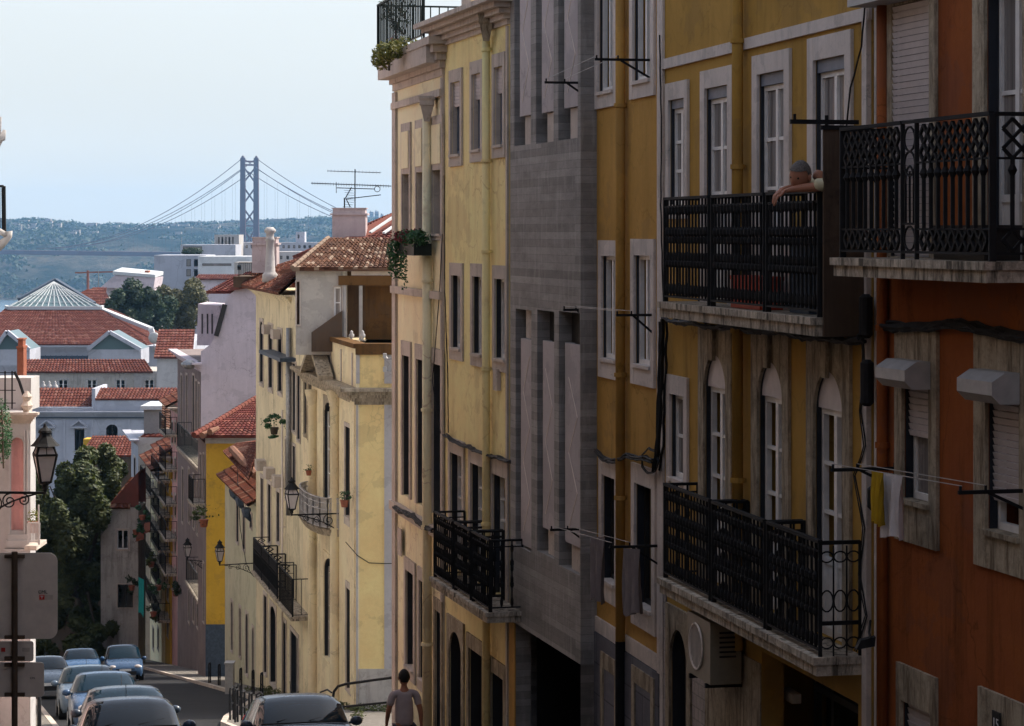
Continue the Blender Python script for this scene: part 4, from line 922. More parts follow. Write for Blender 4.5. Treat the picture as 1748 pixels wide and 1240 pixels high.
fJ2 = Fac(352, 116, -50); J2 = Bld('x', 'x', 'x', fJ2, .01, fJ2.u(338), fJ2.z(345, 752), 'lavdark', 4); bpy.data.objects.remove(J2.root); J2.root = J.root
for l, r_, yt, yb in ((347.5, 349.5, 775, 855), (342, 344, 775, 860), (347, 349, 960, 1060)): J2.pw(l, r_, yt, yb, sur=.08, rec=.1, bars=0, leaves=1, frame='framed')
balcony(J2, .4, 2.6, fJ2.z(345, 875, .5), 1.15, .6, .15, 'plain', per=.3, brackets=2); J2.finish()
# --- K lavender mansard house
def slabpoly(name, mat, parent, pts, Z, dep):
    q = MB(); A_ = [P(x, y, Z) for x, y in pts]; B_ = [p+Vector((0, dep, 0)) for p in A_]; q.poly(A_); q.poly(B_[::-1]); n = len(A_)
    for k in range(n): q.quad(A_[k], B_[k], B_[(k+1) % n], A_[(k+1) % n])
    return q.build(name, mat, parent)
K = thing('lavender_house', 'tall lavender grey gable wall with bulging mansard edge above the yellow house', 'house', tuple(P(390, 1100, 130)))
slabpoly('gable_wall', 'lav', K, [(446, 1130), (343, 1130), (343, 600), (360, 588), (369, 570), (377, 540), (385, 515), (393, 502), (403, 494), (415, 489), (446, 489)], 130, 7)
slabpoly('dormer_wall', 'lav', K, [(378, 590), (336, 590), (338, 519), (375, 522)], 134, 4)
q = MB(); q.bar(P(369, 574, 129.9), P(384, 520, 129.9), .1, .25); q.build('drainpipe', 'framed', K)
q = MB()
for px in (344, 353, 361): f_ = front(134); f_.box(q, f_.u(px), f_.u(px+2.4), f_.z(0, 570), f_.z(0, 536), .003, .03)
q.build('window', 'framed', K)
tiles(P(352, 500, 131), P(395, 500, 131), P(440, 462, 137), P(400, 474, 137), .3, .4, .06, 'tiledark', K, name='roof')
tiles(P(392, 495, 129.6), P(446, 487, 129.6), P(450, 462, 136), P(420, 466, 136), .3, .4, .06, 'tiledark', K, name='roof')
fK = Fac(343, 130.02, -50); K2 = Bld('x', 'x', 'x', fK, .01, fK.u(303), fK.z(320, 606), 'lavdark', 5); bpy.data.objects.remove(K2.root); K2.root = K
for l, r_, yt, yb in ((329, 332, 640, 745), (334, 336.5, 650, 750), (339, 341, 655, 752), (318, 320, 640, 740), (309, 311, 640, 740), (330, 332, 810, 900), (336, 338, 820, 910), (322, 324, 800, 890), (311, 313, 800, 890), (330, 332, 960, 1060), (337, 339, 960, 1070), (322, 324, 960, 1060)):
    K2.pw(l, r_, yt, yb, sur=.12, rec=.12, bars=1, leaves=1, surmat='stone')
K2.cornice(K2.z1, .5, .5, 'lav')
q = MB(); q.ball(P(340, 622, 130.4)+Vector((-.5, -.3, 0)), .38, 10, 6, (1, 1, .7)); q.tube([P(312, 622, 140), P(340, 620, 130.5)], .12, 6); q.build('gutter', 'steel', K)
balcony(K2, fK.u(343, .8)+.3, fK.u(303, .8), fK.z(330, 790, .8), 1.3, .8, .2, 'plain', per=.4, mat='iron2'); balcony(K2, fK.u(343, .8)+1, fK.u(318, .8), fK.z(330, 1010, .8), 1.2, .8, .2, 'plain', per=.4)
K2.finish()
# --- further street fronts
rowdefs = [('pink_row_house', 'dusty pink row house squeezed between lavender and yellow fronts', 'pink', 303, 291, 690, 147),
           ('golden_row_house', 'narrow golden yellow street front far down the hill', 'gold', 291, 276, 770, 151),
           ('cream_row_house', 'cream row house with plant filled balconies and awnings', 'cream', 276, 256, 792, 155),
           ]
for nm, lb, mt, pa, pb, yt, Z in rowdefs:
    f_ = Fac(pa, Z, -50); b_ = Bld(nm, lb, 'house', f_, 0, f_.u(pb), f_.z((pa+pb)/2, yt), mt, 6)
    wpx = pa-pb
    for fl in range(5):
        for c in (.3, .72):
            x = pb+wpx*c; y = yt+30+fl*62
            if y+34 < 1110: b_.pw(x-1.1, x+1.1, y, y+36, sur=.12, rec=.12, bars=1, leaves=1)
        if yt+30+fl*62+40 < 1090:
            zz = f_.z((pa+pb)/2, yt+68+fl*62, .7); balcony(b_, .25, b_.u1*.92, zz, 1.05, .7, .15, 'plain', per=.4, mat='black')
    b_.cornice(b_.z1, .4, .6, 'stone'); b_.finish()
    tiles(f_.pt(-.2, b_.z1+.03, .7), f_.pt(b_.u1+.2, b_.z1+.03, .7), f_.pt(b_.u1+.2, b_.z1+1.8, -3), f_.pt(-.2, b_.z1+1.8, -3), .3, .4, .05, 'tile', b_.root)
fo = front(166); Oh = Bld('white_tower_house', 'tall narrow white house with a corrugated rooftop box at the bottom of the street', 'house', fo, fo.u(236), fo.u(285), fo.z(0, 746), 'white', 6, z0=gz(166)-1); Oh.finish()
fo2 = Fac(236, 166.02, -50); o2 = Bld('x', 'x', 'x', fo2, .01, fo2.u(224), fo2.z(230, 742), 'bluewhite', 4); bpy.data.objects.remove(o2.root); o2.root = Oh.root
for y in (780, 850, 920): o2.pw(229, 232, y, y+36, sur=.15, rec=.1, bars=0, leaves=1)
o2.cornice(o2.z1, .5, .6, 'bluewhite'); o2.finish()
q = MB(); a, b_ = P(246, 746, 167), P(277, 699, 167); n = 22
for k in range(n): x = a.x+(b_.x-a.x)*k/n; q.box(x, x+(b_.x-a.x)/n*.55, 166.9, 167.3, a.z, b_.z); 
q.box(a.x, b_.x, 167, 171, a.z, b_.z-.01); rb = q.build('rooftop_box', 'grey', Oh.root)
q = MB(); q.box(a.x-.2, b_.x+.2, 166.6, 171.3, b_.z, b_.z+.25); q.build('lid', 'zinc', rb)
tiles(P(240, 747, 166), P(285, 747, 166), P(290, 716, 171), P(270, 722, 171), .3, .4, .05, 'tiledark', Oh.root)
tiles(P(275, 735, 158), P(303, 735, 158), P(303, 682, 164), P(277, 684, 164), .3, .45, .06, 'tileold', Oh.root)
# --- white house closing the street
fQ = front(152); Qh = Bld('white_gable_house', 'small off white house with a dark tiled gable closing the street behind the parked van', 'house', fQ, fQ.u(172), fQ.u(236), fQ.z(0, 868), 'greyplaster', 3, z0=gz(152)-1)
Qh.pw(200, 219, 905, 938, sur=.1, rec=.1, bars=0); Qh.pw(201, 227, 998, 1038, sur=.08, rec=.15, bars=0, frame='framed'); Qh.finish()
q = MB(); A_ = [P(183, 866, 152), P(237, 866, 152), P(236, 806, 152)]; q.poly(A_); q.poly([p+Vector((0, 3, 0)) for p in A_][::-1]); q.quad(A_[0], A_[2], A_[2]+Vector((0, 3, 0)), A_[0]+Vector((0, 3, 0))); q.build('gable', 'tiledark', Qh.root)
tiles(P(183, 868, 151.8), P(222, 868, 151.8), P(232, 815, 153.4), P(224, 815, 153.4), .25, .35, .05, 'tile', Qh.root)
# ------------------------------------------------------------ left side of the street
class LFac(Fac):
    def __init__(s, X, Y, vp=-50):
        s.O = Vector((X, Y)); s.d = Vector(((vp-CX)/FP, 1)).normalized(); s.n = Vector((s.d.y, -s.d.x))
def plainrow(nm, lb, Y0, Y1, c, ztop, mat, wins, bal=False):
    f_ = LFac(c-.22*Y0, Y0); L = (Y1-Y0)/f_.d.y; b_ = Bld(nm, lb, 'house', f_, 0.003, L, ztop, mat, 7)
    for fl in range(wins[1]):
        zz = ztop-2.9-fl*3.1
        for k in range(wins[0]):
            uc = L*(k+.5)/wins[0]; b_.win(uc-.5, uc+.5, zz, zz+2., sur=.16, surt=.2, surb=.1, bars=1, rec=.15)
            if bal and k % 2 == 0: balcony(b_, uc-.9, uc+.9, zz-.2, 1., .5, .14, 'plain', per=.3)
    b_.cornice(ztop, .4, .4, 'stone'); b_.finish()
    tiles(f_.pt(0, ztop+.02, .4), f_.pt(L, ztop+.02, .4), f_.pt(L, ztop+1.8, -4), f_.pt(0, ztop+1.8, -4), .3, .5, .05, 'tile', b_.root); return b_
plainrow('brown_house', 'dark brown house across the street from the ochre house, mirrored in its panes', 6, 20, -.1, 4.8, 'darkrow', (5, 4))
plainrow('uphill_row_blocker', 'unseen house uphill of the viewer, added to block low sky light', -32, 5.9, -.1, 7.5, 'darkrow', (6, 3))  # unseen blocker against sky light from behind the viewer
plainrow('rust_house', 'rust brown house across the street, facing the concrete building', 20.1, 33, -.08, 5.0, 'darkrow', (4, 4))
plainrow('rust_house', 'rust brown house on the left row before the pink corner house', 33.1, 44, .05, 4.4, 'darkrow', (4, 4))
plainrow('pink_corner_house', 'pink fronted house on the left row beside the niche corner', 44.1, 55, .1, 4.6, 'pinkbright', (4, 4))
TL = plainrow('tall_left_house', 'tall house at the far left edge whose eaves and balcony just enter the picture', 62, 100, .28, 7.2, 'white', (8, 4))
plainrow('far_left_shade_block', 'unseen house on the left row, added to shade the lower street', 100.1, 146, .2, -4, 'lavdark', (6, 3))  # added to keep sky light off the far street fronts
gw = thing('dark_backing_wall', 'added dark wall hiding the sunlit ground behind the street tree', 'wall', (-26, 172, gz(172))); q = MB(); q.box(P(40, 0, 172).x, P(245, 0, 172).x, 172, 172.5, gz(172)-.5, P(0, 985, 172).z); q.build('wall', 'brownwall', gw); q = MB(); q.box(P(38, 0, 172).x, P(247, 0, 172).x, 171.9, 172.6, P(0, 985, 172).z, P(0, 985, 172).z+.2); q.build('coping', 'stone', gw)  # added dark backing that covers sunlit ground behind the tree
# eaves brackets of the tall house that poke into view
q = MB(); q.tube([P(-8, 250, 78), P(-2, 236, 78), P(4, 236, 78), P(8, 222, 78)], [.14, .16, .12, .05], 8); q.tube([P(-8, 240, 78), P(0, 226, 78), P(1, 200, 78)], .04, 6)
q.build('eaves_gutter', 'white', TL.root, True); q = MB(); q.tube([P(-6, 425, 78), P(8, 412, 78), P(16, 404, 78), P(15, 395, 78)], [.14, .12, .09, .12], 8); q.tube([P(-6, 392, 78), P(11, 402, 78)], .1, 6); q.build('eaves_gutter', 'white', TL.root, True)
q = MB(); q.bar(P(6, 318, 79), P(7, 396, 79), .12); q.bar(P(-8, 318, 79), P(6, 318, 79), .07); q.bar(P(-8, 395, 79), P(9, 395, 79), .12)
for k in range(4): q.bar(P(-8+4*k, 318, 79), P(-8+4*k, 395, 79), .02)
q.build('balcony_frame', 'black', TL.root)
# niche corner house
fN = front(55); NX0, NX1 = fN.u(-40), fN.u(52)
N_ = Bld('niche_corner_house', 'white corner house with an arched pink niche and stone cornice at the left edge', 'house', fN, NX0, NX1, fN.z(0, 706), 'white', .6, z0=gz(55)-.4)
u0, u1 = fN.u(19), fN.u(40); N_.hole(u0, u1, fN.z(0, 906), fN.z(0, 747)); N_.rev = .2
q = MB(); n = 8; z0, z1 = fN.z(0, 906), fN.z(0, 747); cu, rr = (u0+u1)/2, (u1-u0)/2
cols = [(cu-rr*math.cos(math.pi*k/n), -.02-.17*math.sin(math.pi*k/n)) for k in range(n+1)]
for k in range(n): q.quad(fN.pt(cols[k][0], z0, cols[k][1]), fN.pt(cols[k+1][0], z0, cols[k+1][1]), fN.pt(cols[k+1][0], z1, cols[k+1][1]), fN.pt(cols[k][0], z1, cols[k][1]))
q.build('niche', 'pink', N_.root, True)
q = MB()
for k in range(n):
    for s_ in (1, -1):
        a0, a1 = math.pi/2*k/n, math.pi/2*(k+1)/n; x0, y0, x1, y1 = cu+s_*rr*math.cos(a0), z1-rr+rr*math.sin(a0), cu+s_*rr*math.cos(a1), z1-rr+rr*math.sin(a1)
        q.hexa([fN.pt(x, z, -.15) for x, z in ((x0, y0), (x1, y1), (x1, z1+.01), (x0, z1+.01))]+[fN.pt(x, z, .02) for x, z in ((x0, y0), (x1, y1), (x1, z1+.01), (x0, z1+.01))])
q.build('niche_arch', 'white', N_.root)
for a, b_ in ((15, 18), (41, 44), (46, 48.5)): N_.strip(fN.u(a), fN.u(b_), fN.z(0, 915), fN.z(0, 735), .04, 'white', 'moulding')
q = MB()
for k, (a, y) in enumerate(((14, 912), (12, 922), (10, 936))): fN.box(q, fN.u(a), fN.u(50+k*2), fN.z(0, y+12), fN.z(0, y), .002, .06+.05*k)
q.build('moulded_base', 'white', N_.root)
N_.cornice(fN.z(0, 704), .25, .2, 'stone'); q = MB(); fN.box(q, fN.u(40), fN.u(49), fN.z(0, 704), fN.z(0, 680), -.4, .05); q.lathe(fN.pt(fN.u(46), fN.z(0, 700), 0), [(.08, 0), (.14, .1), (.06, .2), (.12, .3), (.03, .42)], 8); q.build('corner_ornament', 'stone', N_.root); N_.finish()
q = MB(); fN.box(q, fN.u(-30), fN.u(38), fN.z(0, 706)+.003, fN.z(0, 650), -2, -1); q.build('terrace_wall', 'white', N_.root)
tiles(fN.pt(fN.u(24), fN.z(0, 702), -.9), fN.pt(fN.u(39), fN.z(0, 702), -.9), fN.pt(fN.u(36), fN.z(0, 672), -1.3), fN.pt(fN.u(26), fN.z(0, 672), -1.3), .12, .15, .03, 'tile', N_.root)
q = MB(); q.tube([fN.pt(fN.u(x), fN.z(0, y), -.3) for x, y in ((20, 636), (28, 652), (36, 676), (40, 702))], .035, 6)
for x, y in ((20, 640), (8, 640)): q.bar(fN.pt(fN.u(x-4), fN.z(0, 700), -.3), fN.pt(fN.u(x-4), fN.z(0, y-5), -.3), .03)
for yy in (638, 668, 690): q.bar(fN.pt(fN.u(-20), fN.z(0, yy), -.3), fN.pt(fN.u(22), fN.z(0, yy), -.3), .02)
q.build('terrace_railing', 'black', N_.root)
chimney('terracotta_chimney', 'slim terracotta chimney with white capping above the niche corner house', 29, 40, 578, 655, 60, .4, 'terra')
vp_ = thing('climbing_plant', 'bright green climbing plant hanging over the terrace at the left edge', 'plant', tuple(P(6, 790, 54))); q = MB()
leaves(q, P(4, 735, 54.2), (.22, .3, .75), 900, .06); leaves(q, P(10, 760, 54.2), (.12, .2, .35), 300, .05); q.build('leaves', 'plant', vp_); q = MB(); q.tube([P(6, 800, 54), P(3, 700, 54)], .02, 5); q.build('stem', 'bark', vp_)
fN2 = LFac(NX1-.002, 55.02); n2 = Bld('x', 'x', 'x', fN2, .62, 4.5, fN.z(0, 706), 'white', 2.0); bpy.data.objects.remove(n2.root); n2.root = N_.root; n2.win(1.4, 2.2, -8.0, -6.2, sur=.12); n2.finish()
# small side balcony of the corner house
q = MB(); q.box(P(48, 0, 54).x, P(68, 0, 54).x, 53.6, 54.8, P(0, 936, 54).z, P(0, 929, 54).z); sb = q.build('balcony', 'stone', N_.root)
q = MB(); x0, x1 = P(48, 0, 53.7).x, P(67, 0, 53.7).x; rail(q, (x0, 53.7), (x1, 53.7), P(0, 930, 53.7).z, P(0, 893, 53.7).z, 8, 'plain', .02); q.bar(P(66, 930, 53.7), P(66, 862, 53.7), .03); q.build('railing', 'grey', sb)
pb = thing('balcony_pot', 'terracotta flowerpot standing on the little left balcony beside the niche', 'flowerpot', tuple(P(57, 893, 54.1))); q = MB(); q.lathe(P(57, 893, 54.1), [(.08, -.22), (.13, .0), (.14, .03)], 10); q.build('pot', 'terra', pb); q = MB(); leaves(q, P(57, 882, 54.1), (.14, .14, .2), 160, .05); q.build('leaves', 'planty', pb)

# ------------------------------------------------------------ trees
def tree(label, base, h, blobs, mat, n, size, trunk=.3, name='tree', group=None):
    r = thing(name, label, 'tree', tuple(base), group); base = Vector(base); q = MB()
    top = base+Vector((0, 0, h*.55)); q.tube([base, base.lerp(top, .5)+Vector((.1, 0, 0)), top], [trunk, trunk*.8, trunk*.5], 9)
    for c, rad in blobs: q.tube([base.lerp(top, .6), (top+Vector(c))*.5, Vector(c)], [trunk*.5, trunk*.3, trunk*.08], 6)
    q.build('trunk', 'bark', r, True); q = MB(); tot = sum(a[0]*a[2] for _, a in blobs)
    for c, rad in blobs: leaves(q, c, rad, int(n*rad[0]*rad[2]/tot), size, clumps=max(6, int(rad[0]*rad[2]*.9)))
    q.build('crown', mat, r); return r
zb_ = gz(150)
def bl(px, py, Z, rx, rz, ry=None): 
    k = Z/FP; return (P(px, py, Z), (rx*k, ry or rx*k, rz*k))
tree('broad dark green street tree at the bottom of the hill behind the left parked cars', (P(135, 0, 156).x, 156, gz(156)), 13, [bl(80, 1080, 148, 30, 60), bl(205, 850, 154, 30, 60), bl(90, 960, 150, 50, 100), bl(150, 900, 152, 50, 90), bl(140, 800, 157, 46, 45), bl(195, 815, 159, 36, 45), bl(110, 860, 156, 60, 80), bl(120, 830, 155, 62, 72), bl(165, 845, 158, 62, 82), bl(100, 900, 154, 60, 90), bl(150, 950, 157, 62, 95), bl(190, 870, 162, 42, 72), bl(115, 1010, 153, 70, 80), bl(110, 1075, 150, 60, 50), bl(165, 1085, 151, 40, 50), bl(165, 1030, 155, 50, 70), bl(85, 830, 152, 42, 60)], 'leaf', 95000, .32, .35)
tree('rounded olive green tree right of the glass pyramid roof', (P(305, 0, 400).x, 400, gz(400)), 20, [bl(305, 512, 400, 50, 44), bl(325, 530, 402, 36, 46), bl(285, 545, 402, 42, 42)], 'leafy', 22000, .55, .5, group='trees beyond the glass pyramid')
tree('dark bushy tree between the glass pyramid and the olive green tree', (P(225, 0, 390).x, 390, gz(390)), 20, [bl(228, 520, 390, 42, 42), bl(255, 535, 392, 42, 48), bl(208, 540, 388, 28, 38)], 'leafd', 22000, .55, .5, group='trees beyond the glass pyramid')

# ------------------------------------------------------------ middle distance
fR = front(262); Rr = Bld('pedimented_mansion', 'long blue white mansion with carved pediments over its windows and balustraded tiled roof', 'building', fR, fR.u(40), fR.u(318), fR.z(0, 706), 'bluewhite', 14, z0=gz(262)-2)
for l, r_, arch in ((72, 89, 0), (127, 144, 0), (181, 201, 1)):
    Rr.win(fR.u(l), fR.u(r_), fR.z(0, 770), fR.z(0, 733 if not arch else 725), sur=.35, surt=.3, surb=0, arch=(.55 if arch else 0), rec=.4, bars=0, frame='framed', surmat='bluewhite', fw=.1)
    if not arch:
        q = MB(); a, b_, z = fR.u(l-6), fR.u(r_+6), fR.z(0, 728)
        for sx in (a, b_): q.bar(fR.pt(sx, z, .25), fR.pt((a+b_)/2, z+.65, .25), .5, .16)
        q.bar(fR.pt(a, z-.08, .25), fR.pt(b_, z-.08, .25), .5, .16); q.build('pediment', 'bluewhite', Rr.root)
for px in (62, 108, 155, 218, 246): Rr.strip(fR.u(px), fR.u(px+3.5), fR.z(0, 790), fR.z(0, 716), .12, 'bluewhite', 'pilaster')
Rr.cornice(fR.z(0, 702), .7, .6, 'bluewhite'); Rr.band(fR.z(0, 714), fR.z(0, 712), .25, 'slate'); Rr.finish()
q = MB(); x0, x1 = fR.u(48), fR.u(158); zt, zb2 = fR.z(0, 696), fR.z(0, 703)
fR.box(q, x0, x1, zt-.08, zt+.06, -.2, .2)
for k in range(48): uu = x0+(x1-x0)*k/47; fR.box(q, uu-.05, uu+.05, zb2, zt-.08, -.1, .1)
q.build('balustrade', 'bluewhite', Rr.root)
q = MB(); fR.box(q, fR.u(160), fR.u(318), fR.z(0, 703), fR.z(0, 684), -6, -.3); q.build('attic_wall', 'bluewhite', Rr.root)
q = MB(); fR.box(q, fR.u(156), fR.u(162), fR.z(0, 703), fR.z(0, 664), -8, -.25); q.build('party_wall', 'bluewhite', Rr.root)
tiles(fR.pt(fR.u(50), fR.z(0, 697), -.6), fR.pt(fR.u(156), fR.z(0, 697), -.6), fR.pt(fR.u(150), fR.z(0, 668), -5), fR.pt(fR.u(50), fR.z(0, 668), -5), .36, .6, .1, 'tilefar', Rr.root)
tiles(fR.pt(fR.u(162), fR.z(0, 683), -.2), fR.pt(fR.u(320), fR.z(0, 683), -.2), fR.pt(fR.u(320), fR.z(0, 667), -4), fR.pt(fR.u(162), fR.z(0, 667), -4), .36, .6, .1, 'tilefar', Rr.root)
# row of white roof finials
for k, px in enumerate((53, 63, 74, 84, 94)):
    o = thing('roof_vase', 'white urn on the mansion roof, '+['leftmost', 'second from the left', 'middle one', 'second from the right', 'rightmost'][k]+' of the row of five', 'urn', tuple(P(px, 668, 268)), 'white urns on the mansion roof'); q = MB(); q.lathe(P(px, 671, 268), [(.3, 0), (.25, .3), (.35, .5), (.28, .8), (.1, 1.05), (.16, 1.15), (.02, 1.3)], 10); q.build('urn', 'white', o, True)
fQ2 = front(300); Q2 = Bld('long_barrack', 'long low beige and white building with square windows under a shallow tiled roof', 'building', fQ2, fQ2.u(34), fQ2.u(320), fQ2.z(0, 637), 'greyplaster', 14, z0=gz(300)-2)
for l, r_ in ((50, 67), (99, 116), (148, 165), (197, 214), (246, 263)): Q2.win(fQ2.u(l), fQ2.u(r_), fQ2.z(0, 666), fQ2.z(0, 648), sur=.15, rec=.2, bars=1, fw=.12, surmat='white')
q = MB(); fQ2.box(q, fQ2.u(229), fQ2.u(320), fQ2.z(0, 700), fQ2.z(0, 636), .002, .06)
Q2.finish(); q = MB(); fQ2.box(q, fQ2.u(229), fQ2.u(243), fQ2.z(0, 700), fQ2.z(0, 634), .002, .05); fQ2.box(q, fQ2.u(266), fQ2.u(322), fQ2.z(0, 700), fQ2.z(0, 634), .002, .05); fQ2.box(q, fQ2.u(243), fQ2.u(266), fQ2.z(0, 645), fQ2.z(0, 634), .002, .05); q.build('white_bay', 'white', Q2.root)
tiles(fQ2.pt(fQ2.u(34), fQ2.z(0, 636), .4), fQ2.pt(fQ2.u(262), fQ2.z(0, 636), .4), fQ2.pt(fQ2.u(238), fQ2.z(0, 617), -4), fQ2.pt(fQ2.u(34), fQ2.z(0, 617), -4), .4, .7, .1, 'tilefar', Q2.root)
# glass pyramid hall
fH2 = front(352); HG = Bld('market_hall', 'great hall with broad red tiled roof topped by a glass pyramid skylight', 'building', fH2, fH2.u(-70), fH2.u(312), fH2.z(0, 590), 'bluewhite', 40, z0=gz(352)-2)
HG.cornice(fH2.z(0, 590), 1., .8, 'bluewhite'); HG.finish()
q = MB(); fH2.box(q, fH2.u(38), fH2.u(232), fH2.z(0, 614), fH2.z(0, 607), .9, 1.0); 
for px in range(44, 232, 9): q.bar(fH2.pt(fH2.u(px), fH2.z(0, 616), 1), fH2.pt(fH2.u(px), fH2.z(0, 606), 1), .08)
q.build('parapet_rail', 'slate', HG.root)
e1, e2 = P(-70, 589, 351.5), P(250, 589, 351.5); t1, t2 = P(10, 528, 372), P(172, 528, 372); e3 = P(322, 610, 380)
tiles(e1, e2, t2, t1, .6, .9, .12, 'tilefar', HG.root, sp=3); tiles(e2, P(312, 589, 375), P(190, 528, 388), t2, .6, .9, .12, 'tilefar', HG.root, sp=3)
q = MB(); q.bar(t2, P(258, 562, 362), .9, .5); q.bar(P(258, 562, 362), P(262, 575, 362), .9, .7); q.build('white_verge', 'zinc', HG.root)
ap = P(92, 482, 380); cs = [P(14, 526, 371), P(172, 526, 371), P(176, 524, 390), P(10, 524, 390)]
q = MB()
for k in range(4): q.poly([cs[k], cs[(k+1) % 4], ap])
sk = q.build('skylight', 'skyglass', HG.root); q = MB()
for i in range(15): p = cs[0].lerp(cs[1], i/14); q.bar(p+Vector((0, -.1, .05)), ap.lerp(p, .3 if i % 2 else .0)+Vector((0, -.1, .08)), .10, .1)
for k in (.3, .55, .8): q.bar(ap.lerp(cs[0], k)+Vector((0, -.1, .1)), ap.lerp(cs[1], k)+Vector((0, -.1, .1)), .1, .1)
for k in range(4): q.bar(cs[k], cs[(k+1) % 4], .4, .5)
q.build('glazing_bars', 'zinc', sk); q = MB(); q.bar(ap+Vector((0, 1, .2)), P(33, 513, 376), .7, .8); q.bar(ap+Vector((0, 1, .2)), P(160, 520, 376), .7, .8); q.build('ridge_cap', 'slate', sk)
def skyl(px0, px1, yb, yt, Z, lb):
    r = thing('gabled_skylight', lb, 'skylight', tuple(P((px0+px1)/2, yb, Z))); a, b_, c = P(px0, yb, Z), P(px1, yb, Z), P((px0+px1)/2-8, yt, Z)
    q = MB(); q.bar(a, c, .8, .5); q.bar(b_, c, .8, .5); q.box(a.x, b_.x, Z+.3, Z+8, a.z-2.2, a.z); q.build('frame', 'bluewhite', r)
    q = MB(); D_ = Vector((0, 8, 0)); q.poly([a+Vector((0, .3, 0)), b_+Vector((0, .3, 0)), c+Vector((0, .3, 0))]); q.quad(a, c, c+D_, a+D_); q.quad(b_, b_+D_, c+D_, c); q.build('glazing', 'skyglass', r)
skyl(150, 240, 597, 567, 340, 'wide white framed glazed gable below the red hall roof'); skyl(-10, 50, 597, 566, 340, 'smaller white framed glazed gable at the left end of the hall roof')
q = thing('satellite_dish', 'round satellite dish beside the glazed gable on the hall roof', 'dish', tuple(P(262, 585, 338))); m = MB(); m.ball(P(263, 577, 338), .8, 12, 6, (1, .25, 1)); m.tube([P(263, 600, 338), P(263, 577, 338)], .08, 6); m.build('dish', 'grey', q, True)
# little yellow house and red roofs around
fY = front(225); Y = Bld('little_yellow_house', 'little yellow house with red tiles in front of the blue white mansion', 'house', fY, fY.u(142), fY.u(240), fY.z(0, 781), 'brownwall', 8, z0=gz(225)-2); Y.finish()
tiles(fY.pt(fY.u(138), fY.z(0, 779), .3), fY.pt(fY.u(244), fY.z(0, 779), .3), fY.pt(fY.u(240), fY.z(0, 751), -4), fY.pt(fY.u(146), fY.z(0, 751), -4), .3, .5, .09, 'tilefar', Y.root)
fY3 = front(232); q = MB()
for l, r_ in ((142, 163), (203, 231)): fY3.box(q, fY3.u(l), fY3.u(r_), fY3.z(0, 790), fY3.z(0, 750 if l < 200 else 747), -2, 0)
q.build('dormer', 'gold', Y.root)
def house(nm, lb, px0, px1, yt, Z, mat, dep=8, roof=None, wins=(), wm_='framed', yb=None, cat='house'):
    f_ = front(Z); b_ = Bld(nm, lb, cat, f_, f_.u(px0), f_.u(px1), f_.z(0, yt), mat, dep, z0=(gz(Z)-3 if yb is None else f_.z(0, yb)))
    for (l, r_, a, c) in wins: b_.win(f_.u(l), f_.u(r_), f_.z(0, c), f_.z(0, a), sur=0, rec=.2, bars=0, leaves=1, fw=.1, frame=wm_)
    b_.finish()
    if roof:
        l, r_, yr, d_ = roof; tiles(f_.pt(f_.u(px0)-.3, f_.z(0, yt)+.05, .5), f_.pt(f_.u(px1)+.3, f_.z(0, yt)+.05, .5), f_.pt(f_.u(r_), f_.z(0, yr), -d_), f_.pt(f_.u(l), f_.z(0, yr), -d_), .45, .8, .12, 'tilefar', b_.root, sp=3)
    return b_
house('red_roofed_house', 'white house with bright red tiles left of the lavender house', 268, 325, 612, 290, 'white', 8, (255, 318, 568, 8))
house('white_sheet_roofed_hall', 'pale hall with a sloping white sheet roof behind the tall trees', 172, 262, 490, 430, 'lav', 14)
q = MB(); A_ = [P(170, 492, 429), P(196, 470, 429), P(265, 474, 429), P(262, 492, 429)]; q.poly(A_); q.poly([p+Vector((0, 10, 0)) for p in A_][::-1])
for k in range(4): q.quad(A_[k], A_[k]+Vector((0, 10, 0)), A_[(k+1) % 4]+Vector((0, 10, 0)), A_[(k+1) % 4])
hs = thing('gable_roof', 'sloping white gabled sheet roof with dark rooftop plant', 'roof', tuple(P(215, 492, 429))); q.build('gable', 'lav', hs); q = MB(); q.hexa([A_[1]+Vector((-.3, -.3, .1)), A_[2]+Vector((0, -.3, 0)), A_[2]+Vector((0, 10, .3)), A_[1]+Vector((-.3, 10, .6)), A_[1]+Vector((-.3, -.3, .7)), A_[2]+Vector((0, -.3, .5)), A_[2]+Vector((0, 10, .9)), A_[1]+Vector((-.3, 10, 1.2))]); q.build('sheeting', 'zinc', hs); q = MB(); a = P(212, 470, 432); q.box(a.x, a.x+3, 432, 434, a.z-.3, a.z+.6); q.box(a.x+3.6, a.x+4.3, 432, 434, a.z-.3, a.z+.8); q.build('rooftop_plant', 'terra', hs)
house('low_white_house', 'low white house left of the white sheet roof', 140, 178, 508, 410, 'white', 8, (150, 172, 493, 6))
house('brown_roofed_house', 'brown roofed house between the pyramid and the trees', 100, 190, 522, 402, 'lav', 6, (140, 168, 496, 6))
house('white_apartment_block', 'large white apartment block with dark strip windows on the skyline', 263, 352, 436, 520, 'bluewhite', 16, None, ((318, 326, 443, 455), (331, 340, 443, 455), (318, 326, 460, 472), (331, 340, 460, 472)), cat='building')
house('white_terraced_block', 'bright white terraced block beside the large apartment block', 338, 432, 438, 505, 'zincwall', 14, None, ((345, 395, 450, 454),), cat='building')
house('upper_white_block', 'white upper block with a planted roof terrace behind the terraced block', 308, 402, 418, 560, 'bluewhite', 12, None, ((312, 345, 421, 431),), cat='building')
house('slotted_concrete_block', 'pale concrete block with tall vertical slots on the skyline', 366, 408, 401, 590, 'white', 10, None, tuple((372+6*k, 375+6*k, 405, 428) for k in range(5)), cat='building')
house('long_pale_block', 'long pale flat roofed block between the bridge tower and pink chimney', 405, 560, 414, 600, 'bluewhite', 12, None, tuple((410+9*k, 414+9*k, 419, 424) for k in range(15)), cat='building')
